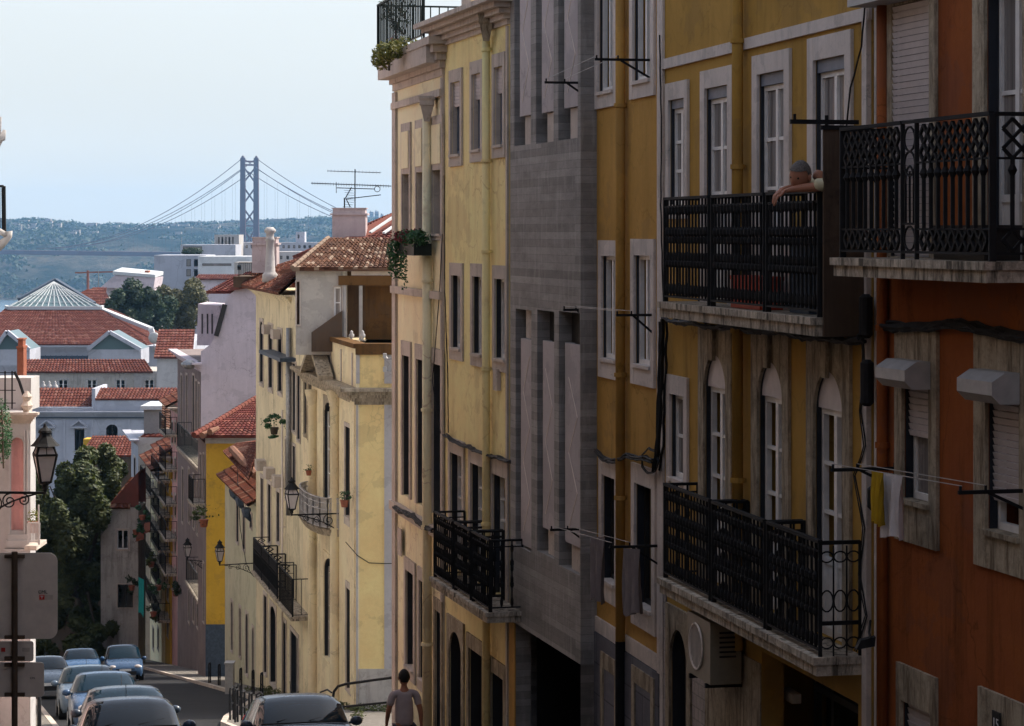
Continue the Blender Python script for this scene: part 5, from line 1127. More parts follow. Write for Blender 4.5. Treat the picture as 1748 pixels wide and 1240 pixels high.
house('small_rooftop_tower', 'small pale stair tower standing on the long pale block', 505, 520, 396, 602, 'bluewhite', 5, None, ((508, 511, 401, 407),), cat='building')
house('grey_villa', 'grey villa with a tiled parapet behind the chimneys', 400, 445, 448, 480, 'greyplaster', 8, None, ((405, 412, 453, 461),))
house('ridge_house', 'long low house with red tiled roof line above the lavender house', 335, 412, 478, 420, 'lav', 10, (335, 410, 470, 4))
house('right_pale_block', 'pale apartment block behind the broad pinkish chimney', 470, 580, 430, 450, 'white', 10, None, tuple((478+11*k, 482+11*k, 437, 443) for k in range(9)), cat='building')
tp = thing('terrace_planting', 'strip of green planting on the upper white block terrace', 'plant', tuple(P(330, 432, 555))); q = MB(); leaves(q, P(328, 430, 556), (2.6, 1, .9), 500, .5); q.build('leaves', 'leafd', tp)
# crane and masts
for px, y0, y1, Z, lb in ((168, 462, 510, 440, 'thin mast in front of the trees beside the white sheet roof'), (310, 405, 420, 560, 'short mast at the left end of the upper white block')):
    t_ = thing('mast', lb, 'mast', tuple(P(px, y1, Z))); q = MB(); q.bar(P(px, y1, Z), P(px, y0, Z), .12); q.build('pole', 'steel', t_)
cr = thing('tower_crane', 'faint horizontal crane jib low over the far roofs left of the trees', 'crane', tuple(P(150, 480, 900))); q = MB(); q.bar(P(128, 466, 900), P(240, 463, 900), .5, .5); q.bar(P(150, 520, 900), P(150, 462, 900), .8); q.build('jib', 'terra', cr)

# ------------------------------------------------------------ bridge
ZT = 3045.; sc_ = ZT/FP
BR = thing('suspension_bridge', 'hazy blue suspension bridge with one tall braced tower over the far hills', 'bridge', tuple(P(426, 530, ZT)))
e = Vector((-.65, .76, 0)); pp = Vector((.76, .65, 0)); cB = P(426, 396, ZT); cB.z = 0; ztp = P(0, 270, ZT).z; zdk = P(0, 432, ZT).z
legs = [cB+pp*s_*10 for s_ in (-1, 1)]
tw = MB()
for L_ in legs:
    tw.hexa([L_+Vector((-4, -4, -97)), L_+Vector((4, -4, -97)), L_+Vector((4, 4, -97)), L_+Vector((-4, 4, -97)), L_+Vector((-2.9, -2.9, ztp)), L_+Vector((2.9, -2.9, ztp)), L_+Vector((2.9, 2.9, ztp)), L_+Vector((-2.9, 2.9, ztp))]); tw.lathe(L_+Vector((0, 0, ztp)), [(2.2, 0), (1.6, 2), (.3, 3)], 8)
to = tw.build('tower', 'bridge', BR); br_ = MB()
A_, B_ = legs
def lv(y, L_): return L_+Vector((0, 0, P(0, y, ZT).z))
for y in (276, 282): br_.bar(lv(y, A_), lv(y, B_), 3, 2.2)
for a, b_ in ((284, 314), (318, 350), (354, 386), (390, 424)):
    br_.bar(lv(a, A_), lv(b_, B_), 1.6); br_.bar(lv(b_, A_), lv(a, B_), 1.6); 
br_.bar(lv(386, A_), lv(386, B_), 2, 1.5); br_.build('cross_bracing', 'bridge', to)
for dirn in (1, -1):
    for side, L_ in enumerate(legs):
        for top in (0, 1):
            q = MB(); pts = []; zt_ = ztp-top*12.5
            for k in range(41):
                s_ = 506*k/40; pts.append(L_+e*dirn*s_+Vector((0, 0, zdk+3+(zt_-zdk-3)*(1-s_/506)**2)))
            q.tube(pts, .42, 5)
            q.build('main_cable', 'bridge', BR)
            if top:
                q = MB()
                for k in range(1, 22):
                    s_ = 23*k; zc = zdk+3+(zt_-zdk-3)*(1-s_/506)**2; p = L_+e*dirn*s_; q.bar(p+Vector((0, 0, zdk)), p+Vector((0, 0, zc)), .16)
                q.build('hangers', 'bridge', BR)
q = MB(); q.hexa([cB+e*a*1100+pp*b_*11+Vector((0, 0, zdk+c)) for c in (-6, 0) for a, b_ in ((-.6, -1), (1, -1), (1, 1), (-.6, 1))]); q.build('deck', 'bridge', BR)
# ------------------------------------------------------------ far shore hills with houses
mb = MB(); nx, ny = 260, 26; X0, X1 = -2600, 2600
sk_ = [(-2000, 380), (0, 383), (60, 379), (110, 384), (150, 388), (260, 389), (330, 386), (400, 384), (470, 382), (540, 377), (590, 380), (700, 376), (3000, 376)]
def skyy(px):
    for (a, y), (b_, y2) in zip(sk_, sk_[1:]):
        if a <= px <= b_: return y+(y2-y)*(px-a)/(b_-a)
    return 382
prof = [0, .12, .3, .5, .62, .7, .76, .8, .84, .87, .9, .93, .95, .97, .98, .99, 1, 1, 1, 1, .99, .98, .97, .96, .95, .94, .93]
for j in range(ny+1):
    y = 3480+j*92
    for i in range(nx+1):
        x = X0+(X1-X0)*i/nx; px = x/5000*FP+CX; top = (HY-skyy(px)-1)/FP*5200
        v = noise.fractal(Vector((x/240, y/240, 3)), 1, 2, 6)*16*min(1, j/3)+noise.noise(Vector((x/45, y/45, 1)))*4*min(1, j/3)
        mb.v.append(Vector((x, y+noise.noise(Vector((x/150, 0, j)))*30, -98+(top+98)*prof[min(j, 26)]+v*(1 if j < 14 else .45))))
for j in range(ny):
    for i in range(nx): k = j*(nx+1)+i; mb.f.append((k, k+1, k+nx+2, k+nx+1))
tag(mb.build('hills', 'hill', smooth=True), kind='structure')
# unseen end block uphill, added to cut low sky light from behind
fZ = Fac(CX, -34, d=(1, 0)); fZ.n = Vector((0, 1)); fZ.O = Vector((8, -34)); bz = Bld('uphill_end_blocker', 'unseen dark brown block uphill behind the viewer, added to cut low sky light', 'house', fZ, -14, 14, 11, 'darkrow', 8, z0=1)
for k in range(5):
    for j in range(3): bz.win(-11+5*k, -10+5*k, 2.5+3*j, 4.4+3*j)
bz.cornice(11); bz.finish()
def hsurf(px, Z):
    j = (Z-3480)/92; top = (HY-skyy(px)-1)/FP*5200; a = int(j); f_ = j-a; return -98+(top+98)*(prof[min(a, 26)]*(1-f_)+prof[min(a+1, 26)]*f_)
random.seed(17); q = MB(); q2 = MB()
for k in range(2600):
    Z = random.uniform(3500, 5100); px = random.uniform(-20, 700); nz_ = noise.noise(Vector((px/60, Z/200, 0)))
    if nz_ < -.05: continue
    x = (px-CX)/FP*Z; s_ = random.uniform(6, 13); leaves(q, (x, Z, hsurf(px, Z)+5), (s_*1.6, s_, s_*.55), 9, 7)
tag(q.build('hillside_woods', 'leafd'), 'scattered dark woods covering the slopes of the far hills', 'trees', kind='stuff')
for k in range(80):
    Z = random.uniform(4100, 5150); px = random.gauss(300, 200); x = (px-CX)/FP*Z; z = hsurf(px, Z); w_, h_ = random.uniform(8, 26), random.uniform(5, 11); q2.box(x, x+w_, Z, Z+12, z-8, z+h_)
tag(q2.build('hillside_houses', 'hillhouse'), 'tiny pale houses dotted over the far hills', 'houses', kind='stuff')
random.seed(11); q = MB()
for k in range(420):
    px = random.uniform(-20, 640); Z = random.uniform(4900, 5250); y = skyy(px)+random.uniform(-.5, 2); p = P(px, y, Z); leaves(q, p, (random.uniform(5, 14), 8, random.uniform(3, 7)), 26, 4.5)
tag(q.build('hilltop_trees', 'leafd'), 'dark tree line along the top of the far hills', 'trees', kind='stuff')
for k, (px, w_, yt, yb) in enumerate(((548, 5, 373, 388), (556, 6, 371, 388), (565, 4, 375, 388), (508, 9, 377, 384), (527, 7, 376, 386), (634, 7, 362, 385), (643, 7, 361, 385), (652, 5, 366, 385))):
    Z = 5150+k*8; a, b_ = P(px-w_/2, yb+6, Z), P(px+w_/2, yt, Z); o = thing('tower_block', 'hazy high-rise block on the far hill, '+['left of the middle three', 'tallest of the middle three', 'right of the middle three', 'wide low one by the tower', 'low one left of the middle three', 'left one beside the broad chimney', 'highest beside the broad chimney', 'lower right one beside the broad chimney'][k], 'building', (a.x, Z, a.z), 'high-rises on the far hills')
    q = MB(); q.box(a.x, b_.x, Z, Z+14, a.z, b_.z); q.box(a.x+1, a.x+(b_.x-a.x)*.5, Z+2, Z+8, b_.z, b_.z+2.2); wl = q.build('walls', 'white', o); q = MB(); n = int((b_.z-a.z)/3.2)
    for j in range(n): q.box(a.x+.6, b_.x-.6, Z-.15, Z-.02, a.z+3.2*j+1, a.z+3.2*j+2.4)
    q.build('windows', 'slate', o)
# ------------------------------------------------------------ air
mb = MB(); mb.box(-3600, 3600, -210, 5900, -140, 98); hz = mb.build('haze', 'void'); tag(hz, kind='stuff'); m = bpy.data.materials.new('hazy_air'); m.use_nodes = True; t = m.node_tree
t.nodes.remove(t.nodes['Principled BSDF']); pv = t.nodes.new('ShaderNodeVolumePrincipled'); pv.inputs['Color'].default_value = (.30, .60, 1, 1); pv.inputs['Density'].default_value = HAZE; pv.inputs['Anisotropy'].default_value = .3
t.links.new(pv.outputs[0], t.nodes['Material Output'].inputs['Volume']); hz.data.materials.clear(); hz.data.materials.append(m); hz.display_type = 'WIRE'
# ------------------------------------------------------------ cars
def make_car(name, label, mat, L=3.95, W=.84, H=1.46, group='cars parked along the kerbs', wagon=0.):
    r = thing(name, label, 'car', (0, 0, 0), group)
    # stations: y, z belt, z top, halfwidth belt, halfwidth top, z bottom
    S = [(-L/2, .52, .56, W*.80, W*.72, .28), (-L/2+.08, .66, .70, W*.90, W*.82, .22), (-L/2+.45, .78, .84, W*.97, W*.88, .2), (-L/2+.95, .88, .95, W, W*.90, .2), (-L/2+1.12, .91, .985, W, W*.90, .2),
         (-L/2+1.16, .915, 1.02, W, W*.885, .2), (-L/2+1.55, .93, H-.11, W, W*.80, .2), (-L/2+1.80, .94, H-.035, W, W*.755, .2), (-L/2+1.86, .94, H-.02, W, W*.75, .2), (-L/2+2.35, .95, H, W, W*.745, .2), (-L/2+2.43, .95, H, W, W*.745, .2),
         (-L/2+3.05, .96, H-.03, W*.99, W*.735, .2), (-L/2+3.45, .97, H-.10-.0, W*.97, W*.72, .2), (-L/2+3.52, .97, H-.14, W*.965, W*.71, .21), (-L/2+3.80, .98, 1.06, W*.94, W*.78, .22), (L/2-.03, .84, .90, W*.90, W*.80, .26), (L/2, .5, .55, W*.84, W*.74, .3)]
    body, gl = MB(), MB(); rings = []
    for (y, zb, zt, wb, wt, z0) in S:
        pr = [(wb*.92, z0), (wb*1.0, z0+.14), (wb*1.015, (z0+zb)*.55), (wb, zb), (wt+.03*(zt > zb+.2), zt-.07 if zt > zb+.2 else zt-.02), (wt*.86, zt-.015), (wt*.45, zt+.008), (0, zt+.014)]
        pts = [Vector((x, y, z)) for x, z in pr]; rings.append([Vector((-p.x, p.y, p.z)) for p in pts]+[p for p in pts[-2::-1]])
    n = len(rings[0]); glassy = lambda i, k: (5 <= i <= 12 and k in (3, n-5) and i not in (8, 9)) or (i in (5, 6) and 4 <= k <= n-6) or (i == 13 and 4 <= k <= n-6) or (i == 9 and False)
    for i in range(len(rings)-1):
        for k in range(n-1):
            a, b_, c, d = rings[i][k], rings[i][k+1], rings[i+1][k+1], rings[i+1][k]
            if glassy(i, k) and (i != 9): gl.quad(a, b_, c, d)
            else: body.quad(a, b_, c, d)
    body.poly(rings[0]); body.poly(rings[-1][::-1]); body.quad(rings[0][0], rings[-1][0], rings[-1][-1], rings[0][-1])
    bo = body.build('body', mat, r)
    me = bo.data
    import bmesh
    def weld(o, sub=0):
        bm = bmesh.new(); bm.from_mesh(o.data); bmesh.ops.remove_doubles(bm, verts=bm.verts, dist=.0015); bm.normal_update()
        fl = [f_ for f_ in bm.faces if f_.normal.dot(f_.calc_center_median()-Vector((0, max(-1.2, min(1.2, f_.calc_center_median().y)), .6))) < 0]; bmesh.ops.reverse_faces(bm, faces=fl); bm.to_mesh(o.data); bm.free()
        for p in o.data.polygons: p.use_smooth = True
    weld(bo); g = gl.build('glazing', 'carglass', r); weld(g)
    tr = MB()   # wipers, seals
    yw0, yw1 = -L/2+1.18, -L/2+1.55
    for s_ in (-.45, .1): tr.bar((s_, yw0, 1.045), (s_+.42, yw0+.12, 1.12), .016)
    tr.tube([(-W*.86, -L/2+1.14, 1.01), (0, -L/2+1.1, 1.02), (W*.86, -L/2+1.14, 1.01)], .014, 5); tr.build('wiper', 'cable', r)
    for s_ in (-1, 1):
        m_ = MB(); m_.ball((s_*(W+.10), -L/2+1.42, 1.0), .11, 8, 6, (1, .55, .75)); m_.bar((s_*(W-.03), -L/2+1.42, .97), (s_*(W+.08), -L/2+1.42, .99), .04); m_.build('wing_mirror', mat, r, True)
        m_ = MB(); m_.ball((s_*W*.66, -L/2+.10, .64), .16, 8, 6, (1.1, .55, .62)); m_.build('headlight', 'lampglass', r, True)
        m_ = MB(); m_.ball((s_*W*.82, L/2-.10, .92), .12, 8, 6, (.7, .5, 1.4)); m_.build('tail_light', 'inkred', r, True)
        for yy in (-L/2+.72, L/2-.68):
            w_ = MB(); c = Vector((s_*(W-.09), yy, .30)); w_.tube([c-Vector((.1, 0, 0)), c+Vector((.1, 0, 0))], .30, 18); wo = w_.build('wheel', 'tyre', r); w_ = MB(); w_.tube([c-Vector((.105, 0, 0)), c+Vector((.105, 0, 0))], .19, 14); w_.build('rim', 'grey', wo)
    m_ = MB(); m_.box(-.42, .42, -L/2-.012, -L/2+.05, .60-.09, .60-.04); m_.box(-.5, .5, -L/2-.008, -L/2+.05, .30, .44); m_.build('grille', 'cable', r)
    m_ = MB(); m_.box(-.26, .26, -L/2-.03, -L/2-.013, .455, .555); m_.build('number_plate', 'inkw', r)
    m_ = MB(); m_.tube([(0, L/2-1.1, H), (0, L/2-.95, H+.2)], .006, 4); m_.build('roof_aerial', 'black', r)
    if wagon:
        m_ = MB()
        for s_ in (-1, 1): m_.tube([(s_*W*.7, -L/2+1.9, H+.01), (s_*W*.69, -L/2+2.4, H+.05), (s_*W*.68, L/2-.7, H-.02)], .016, 5)
        m_.build('roof_rail', 'cable', r)
    return r
def place_car(o, px, Z, flip=0, dz=.01, extra=0.):
    X = (px-CX)/FP*Z; y = Vector((-.215, 1, -.158)).normalized(); x = Vector((0, 0, 1)).cross(y)*-1; x = y.cross(Vector((0, 0, 1))).normalized(); z = x.cross(y)
    if flip: x, y = -x, -y
    Mx = Matrix((x, y, z)).transposed(); Mx = Mx @ Matrix.Rotation(extra, 3, 'Z')
    o.location = (X, Z, gz(Z)+dz); o.rotation_euler = Mx.to_euler()
for (nm, lb, mt, px, Z, kw, ex) in (
    ('parked_car', 'dark blue grey car at the bottom left edge with only its roof in view', 'car_grey', 222, 40.5, dict(), 0),
    ('parked_car', 'graphite car with a blue reflecting windscreen second in the left parked row', 'car_dark', 213, 47.5, dict(), 0),
    ('parked_car', 'blue grey hatchback with large clear windscreen in the middle of the left parked row', 'car_silver', 178, 61, dict(), 0),
    ('parked_car', 'pale car almost hidden behind the blue grey hatchback in the left parked row', 'car_pale', 150, 70, dict(), 0),
    ('parked_car', 'blue hatchback parked furthest left at the foot of the tree', 'car_blue', 138, 112, dict(), 0),
    ('parked_van', 'blue grey compact van facing uphill on the road beside the blue hatchback', 'car_silver', 210, 113, dict(H=1.62), 0),
    ('parked_car', 'dark car with black roof rails parked on the right below the railing', 'car_dark', 510, 42.2, dict(wagon=1), 0),
    ('parked_car', 'pale blue car bonnet showing behind the traffic sign backs', 'car_pale', 78, 88, dict(), 0)):
    c_ = make_car(nm, lb, mt, **kw); place_car(c_, px, Z, 0, .012, ex)
    if nm == 'parked_van': c_['category'] = 'van'
# ------------------------------------------------------------ people
def skin_mesh(name, V, E, Rr, mat, parent=None, sub=2, root=0, extra=None):
    me = bpy.data.meshes.new(name); me.from_pydata([tuple(v) for v in V], E, []); o = bpy.data.objects.new(name, me); COL.objects.link(o)
    sk = o.modifiers.new('Skin', 'SKIN'); sk.use_smooth_shade = True; sk.branch_smoothing = .6
    for i, v in enumerate(me.skin_vertices[0].data): v.radius = (Rr[i], Rr[i]) if not isinstance(Rr[i], tuple) else Rr[i]; v.use_root = (i == root)
    ss = o.modifiers.new('Sub', 'SUBSURF'); ss.levels = sub; ss.render_levels = sub
    dg = bpy.context.evaluated_depsgraph_get(); m2 = bpy.data.meshes.new_from_object(o.evaluated_get(dg)); bpy.data.objects.remove(o); bpy.data.meshes.remove(me)
    if extra:
        import bmesh; bm = bmesh.new(); bm.from_mesh(m2); off = None
        vs_ = [bm.verts.new(v) for v in extra.v]
        for f_ in extra.f:
            try: bm.faces.new([vs_[i] for i in f_])
            except ValueError: pass
        bm.to_mesh(m2); bm.free()
    m2.name = name; m2.materials.clear(); m2.materials.append(M[mat])
    for p in m2.polygons: p.use_smooth = True; p.material_index = 0
    q = bpy.data.objects.new(name, m2); COL.objects.link(q)
    if parent: par(q, parent)
    return q
def head_mesh(c, face, up, s=1.):
    """skull with brow, nose, lips, chin, ears; face = facing direction"""
    f_ = Vector(face).normalized(); u = Vector(up).normalized(); r_ = f_.cross(u).normalized(); u = r_.cross(f_)
    mb = MB(); n, m_ = 24, 18; i0 = 0
    def shp(x, y, z):   # x right, y forward, z up (unit sphere in)
        w_ = 1-.22*max(0, -z)**1.3; X = x*.076*w_; Y = y*.096*(1-.10*max(0, -z)); Zz = z*.118
        if y > 0:
            Y += .020*math.exp(-((x/.16)**2+((z+.18)/.20)**2))          # nose
            Y -= .010*(math.exp(-(((abs(x)-.36)/.18)**2+((z-.06)/.13)**2)))  # eye sockets
            Y += .006*math.exp(-((x/.35)**2+((z+.52)/.09)**2))+.010*math.exp(-((x/.35)**2+((z+.84)/.16)**2))
            Y += .005*math.exp(-((x/.6)**2+((z-.22)/.10)**2))
        return Vector(c)+(r_*X+f_*Y+u*Zz)*s
    mb.v.append(shp(0, 0, -1))
    for a in range(1, m_):
        th = math.pi*a/m_
        for k in range(n): ph = 2*math.pi*k/n; mb.v.append(shp(math.sin(th)*math.cos(ph), math.sin(th)*math.sin(ph), -math.cos(th)))
    mb.v.append(shp(0, 0, 1)); top = len(mb.v)-1
    for k in range(n): mb.f.append((0, 1+(k+1) % n, 1+k)); mb.f.append((top, top-n+k, top-n+(k+1) % n))
    for a in range(m_-2):
        for k in range(n): A = 1+a*n; mb.f.append((A+k, A+(k+1) % n, A+n+(k+1) % n, A+n+k))
    for sd in (-1, 1): 
        cc = Vector(c)+(r_*sd*.076-f_*.005+u*0)*s; mb.ball(cc, .030*s, 8, 6, (.5, .7, 1.05))
    hair = MB(); i = 0
    for a in range(0, 13):
        th = math.pi*.5*(a/12)*1.25
        for k in range(n+1):
            ph = 2*math.pi*k/n; x, y, z = math.sin(th)*math.cos(ph), math.sin(th)*math.sin(ph), math.cos(th)
            lim = .50 if y > .15 else (-.05 if abs(x) > .7 else -.40)
            if z < lim: z = lim; 
            p = shp(x, y, z); d = (p-Vector(c)).normalized(); hair.v.append(p+d*.004*s*(1+.35*math.sin(9*ph)*math.sin(5*th)) if z > lim else p-d*.004)
    for a in range(12):
        for k in range(n): A = a*(n+1)+k; hair.f.append((A, A+1, A+n+2, A+n+1))
    ey = MB()
    for sd in (-1, 1): ey.ball(Vector(c)+(r_*sd*.030+f_*.080+u*.006)*s, .009*s, 8, 6)
    return mb, hair, ey
def hand(V, E, Rr, wi, wrist, d, side, curl, s=1.):
    """palm + four unequal fingers + thumb grown from wrist vertex wi"""
    d = Vector(d).normalized(); side = Vector(side).normalized(); nrm = d.cross(side)
    V.append(Vector(wrist)+d*.05*s); E.append((wi, len(V)-1)); Rr.append((.034*s, .018*s)); pi = len(V)-1
    for k, (o, ln) in enumerate(((-.03, .062), (-.010, .078), (.010, .082), (.030, .07))):
        a = Vector(wrist)+d*.09*s+side*o*s; V.append(a); E.append((pi, len(V)-1)); Rr.append(.010*s); b_ = len(V)-1
        dd = (d+curl*(.8+.2*k)).normalized(); V.append(a+dd*ln*.55*s); E.append((b_, b_+1)); Rr.append(.0085*s)
        d2 = (d*.5+curl*1.6).normalized(); V.append(a+dd*ln*.55*s+d2*ln*.5*s); E.append((b_+1, b_+2)); Rr.append(.007*s)
    a = Vector(wrist)+d*.03*s-side*.035*s; V.append(a); E.append((wi, len(V)-1)); Rr.append(.013*s); V.append(a+(d-side*.7).normalized()*.035*s); E.append((len(V)-2, len(V)-1)); Rr.append(.011*s); V.append(a+(d*1.6-side*.7).normalized()*.065*s); E.append((len(V)-2, len(V)-1)); Rr.append(.009*s)
# man leaning over the upper balcony
u0 = fB.u(1393, .42); nn = Vector((fB.n.x, fB.n.y, 0)); dd_ = Vector((fB.d.x, fB.d.y, 0)); zr = zU+1.14
Q = lambda u, o, z: fB.pt(u0+u, z, o)
V, E, Rr = [], [], []
def add(p, r, parent_=None):
    V.append(Vector(p)); Rr.append(r)
    if parent_ is not None: E.append((parent_, len(V)-1))
    return len(V)-1
zs_ = zr+.03
pel = add(Q(0, .06, zU+.90), .12); sp1 = add(Q(0, .12, zU+1.03), .12, pel); sp2 = add(Q(0, .22, zr+.0), .13, sp1); ch = add(Q(0, .29, zr+.08), .12, sp2); nk = add(Q(0, .38, zr+.135), .06, ch); hd = add(Q(.0, .45, zr+.17), .06, nk)
for s_ in (-1, 1):
    sh = add(Q(s_*.16, .28, zr+.10), .07, ch); el = add(Q(s_*.19, .38, zr+.045), .052, sh); fo = add(Q(s_*.10, .58, zr+.03), .040, el); wr = add(Q(s_*.03+.01, .72, zr+.03 if s_ > 0 else zr+.01), .026, fo)
    hand(V, E, Rr, wr, V[wr], nn*.8+Vector((0, 0, -.65))+dd_*-.1*s_, dd_, Vector((0, 0, -1)), 1.05)
    hp = add(Q(s_*.09, .06, zU+.82), .10, pel); kn = add(Q(s_*.10, .12, zU+.47), .07, hp); an = add(Q(s_*.10, .08, zU+.09), .045, kn); toe = add(Q(s_*.10, .22, zU+.04), .035, an)
hc = fB.pt(u0+.0, fB.z(1371, 301, .57), .57)
hm_, hair, ey = head_mesh(hc, nn*.75-dd_*.62+Vector((0, 0, -.22)), Vector((0, 0, 1))-dd_*.2, 1.22)
man = skin_mesh('person', V, E, Rr, 'skin', extra=hm_); tag(man, 'grey haired man in a pale shirt leaning over the upper balcony rail', 'person')
hair.build('hair', 'hair', man, True); ey.build('eyes', 'hairb', man, True)
V2, E2, R2 = [], [], []
def add2(p, r, q=None):
    V2.append(Vector(p)); R2.append(r)
    if q is not None: E2.append((q, len(V2)-1))
    return len(V2)-1
a = add2(Q(0, .06, zU+.92), .135); b_ = add2(Q(0, .12, zU+1.04), .135, a); c = add2(Q(0, .22, zr), .145, b_); d = add2(Q(0, .30, zr+.09), .125, c); add2(Q(0, .36, zr+.13), .075, d)
for s_ in (-1, 1): e1 = add2(Q(s_*.16, .28, zr+.10), .10, d); e2 = add2(Q(s_*.19, .38, zr+.05), .072, e1); add2(Q(s_*.145, .50, zr+.065), .055, e2)
skin_mesh('shirt', V2, E2, R2, 'shirt', man)
V2, E2, R2 = [], [], []; a = add2(Q(0, .06, zU+.90), .13)
for s_ in (-1, 1): h_ = add2(Q(s_*.09, .06, zU+.80), .105, a); k_ = add2(Q(s_*.10, .12, zU+.47), .08, h_); add2(Q(s_*.10, .08, zU+.10), .06, k_)
skin_mesh('trousers', V2, E2, R2, 'trousers', man)
# pedestrian walking down the pavement, seen from behind
Zp = 40.; X = (690-CX)/FP*Zp; g0 = gz(Zp)+.13; fw = Vector((-.215, 1, 0)).normalized(); sd_ = Vector((fw.y, -fw.x, 0)); top_z = (HY-1144)/FP*Zp; hs_ = (top_z-g0)/1.80
W_ = lambda r_, f_, z: Vector((X, Zp, g0))+sd_*r_*hs_+fw*f_*hs_+Vector((0, 0, z*hs_))
V, E, Rr = [], [], []
pel = add(W_(0, 0, .95), (.15, .11)); wst = add(W_(0, 0, 1.08), (.145, .10), pel); ch = add(W_(0, .0, 1.30), (.17, .11), wst); cl_ = add(W_(0, -.0, 1.43), (.11, .085), ch); nk = add(W_(0, .01, 1.52), .058, cl_); add(W_(0, .02, 1.60), .055, nk)
for s_ in (-1, 1):
    sh = add(W_(s_*.19, -.0, 1.42), .062, cl_); el = add(W_(s_*.255, -.02-.03*s_, 1.14), .045, sh); wr = add(W_(s_*.27, .04-.08*s_, .90), .028, el); hand(V, E, Rr, wr, V[wr], Vector((0, 0, -1))+fw*.1, fw, sd_*-s_*.4, 1.)
    hp = add(W_(s_*.095, .0, .88), .095, pel); kn = add(W_(s_*.10, .16*s_+.03, .50), .065, hp); an = add(W_(s_*.10, .26*s_-.02, .10), .045, kn); add(W_(s_*.11, .26*s_+.14, .045), .038, an)
hm_, hair, ey = head_mesh(W_(0, .02, 1.67), fw, (0, 0, 1), 1.12*hs_)
ped = skin_mesh('person', V, E, Rr, 'skin', extra=hm_); tag(ped, 'man in a pale pinkish shirt walking away down the pavement', 'person'); 
hair2 = MB(); hair2.v = [v+(v-W_(0, .02, 1.685)).normalized()*.006 for v in hair.v]; hair2.f = hair.f; hair2.build('hair', 'hairb', ped, True); ey.build('eyes', 'hairb', ped, True)
V2, E2, R2 = [], [], []
a = add2(W_(0, 0, .86), (.17, .13)); b_ = add2(W_(0, 0, 1.08), (.165, .12), a); c = add2(W_(0, 0, 1.30), (.19, .13), b_); d = add2(W_(0, 0, 1.44), (.12, .095), c); add2(W_(0, .005, 1.51), .072, d)
for s_ in (-1, 1): e1 = add2(W_(s_*.19, 0, 1.42), .075, d); add2(W_(s_*.235, -.015-.02*s_, 1.22), .065, e1)
skin_mesh('shirt', V2, E2, R2, 'shirt2', ped)
V2, E2, R2 = [], [], []; a = add2(W_(0, 0, .93), (.16, .12))
for s_ in (-1, 1): h_ = add2(W_(s_*.095, 0, .85), .105, a); k_ = add2(W_(s_*.10, .16*s_+.03, .50), .08, h_); add2(W_(s_*.10, .26*s_-.02, .10), .07, k_)
skin_mesh('trousers', V2, E2, R2, 'trousers', ped)
# ------------------------------------------------------------ lanterns on scrolled brackets
def lantern(label, c, wall, s=1., group='wall lanterns'):
    """c = centre bottom of lantern body, wall = attachment point"""
    c, wall = Vector(c), Vector(wall); r = thing('street_lantern', label, 'street lamp', tuple(wall), group)
    k = s; fr = MB(); n = 4
    lv_ = [(.10, 0), (.21, .52), (.15, .66), (.0, .66)]
    def cor(rr, z): return [c+Vector((rr*k*math.cos(R(45+90*i)+.35), rr*k*math.sin(R(45+90*i)+.35), z*k)) for i in range(4)]
    A, B2, C2 = cor(.13, 0), cor(.26, .50), cor(.18, .66)
    for i in range(4):
        fr.bar(A[i], B2[i], .03*k); fr.bar(B2[i], C2[i], .03*k); fr.bar(A[i], A[(i+1) % 4], .035*k); fr.bar(B2[i], B2[(i+1) % 4], .04*k); fr.bar(C2[i], C2[(i+1) % 4], .04*k)
        mid = (B2[i]+B2[(i+1) % 4])/2; fr.bar(mid, (C2[i]+C2[(i+1) % 4])/2, .015*k)
    fr.lathe(c+Vector((0, 0, -.10*k)), [(.02*k, -.08*k), (.06*k, -.02*k), (.05*k, .03*k), (.14*k, .10*k)], 8)
    body = fr.build('frame', 'black', r)
    cp = MB(); cp.lathe(c+Vector((0, 0, .66*k)), [(.28*k, 0), (.22*k, .05*k), (.12*k, .17*k), (.10*k, .22*k), (.13*k, .24*k), (.12*k, .28*k), (.04*k, .34*k), (.015*k, .40*k)], 8); cp.build('cap', 'black', r)
    g = MB()
    for i in range(4): g.quad(A[i], A[(i+1) % 4], B2[(i+1) % 4], B2[i]); g.quad(B2[i], B2[(i+1) % 4], C2[(i+1) % 4], C2[i])
    g.build('glass', 'lampglass', r)
    b = MB(); p0 = c+Vector((0, 0, -.2*k)); w0 = Vector((wall.x, wall.y, p0.z)); b.bar(p0, w0, .045*k); b.tube([c+Vector((0, 0, -.05*k)), p0-Vector((0, 0, .03*k))], .03*k, 6); ax = (w0-p0).normalized(); L = (w0-p0).length
    b.bar(w0-Vector((0, 0, .7*k)), w0+Vector((0, 0, .1*k)), .05*k)
    def scroll(st, sc1, turns=1.6, dirn=1, rot=0):
        pts = []
        for j in range(26): t_ = j/25; an = rot+dirn*t_*turns*2*math.pi; rr = sc1*(1-t_*.82); pts.append(st+ax*rr*math.cos(an)+Vector((0, 0, rr*math.sin(an))))
        b.tube(pts, .014*k, 5)
    for f_, sr in ((.30, .11), (.5, .14), (.74, .20)): scroll(p0+ax*L*f_-Vector((0, 0, (sr+.02)*k)), sr*k, 1.6, 1 if f_ != .5 else -1, R(90))
    pts = [p0+ax*L*.12-Vector((0, 0, .02*k))]+[p0+ax*L*(.12+.88*t_)-Vector((0, 0, (.05+.60*t_**1.8)*k)) for t_ in (.2, .4, .6, .8, 1)]; b.tube(pts, .018*k, 5)
    b.build('bracket', 'black', r); return r
lantern('large black lantern with frosted panes at the left edge in front of the tree', P(77, 823, 44), P(-45, 845, 44.1), .98)
lantern('black lantern on a scrolled bracket in front of the curved white balcony', P(498, 869, 75), P(583, 877, 75.4), .92)
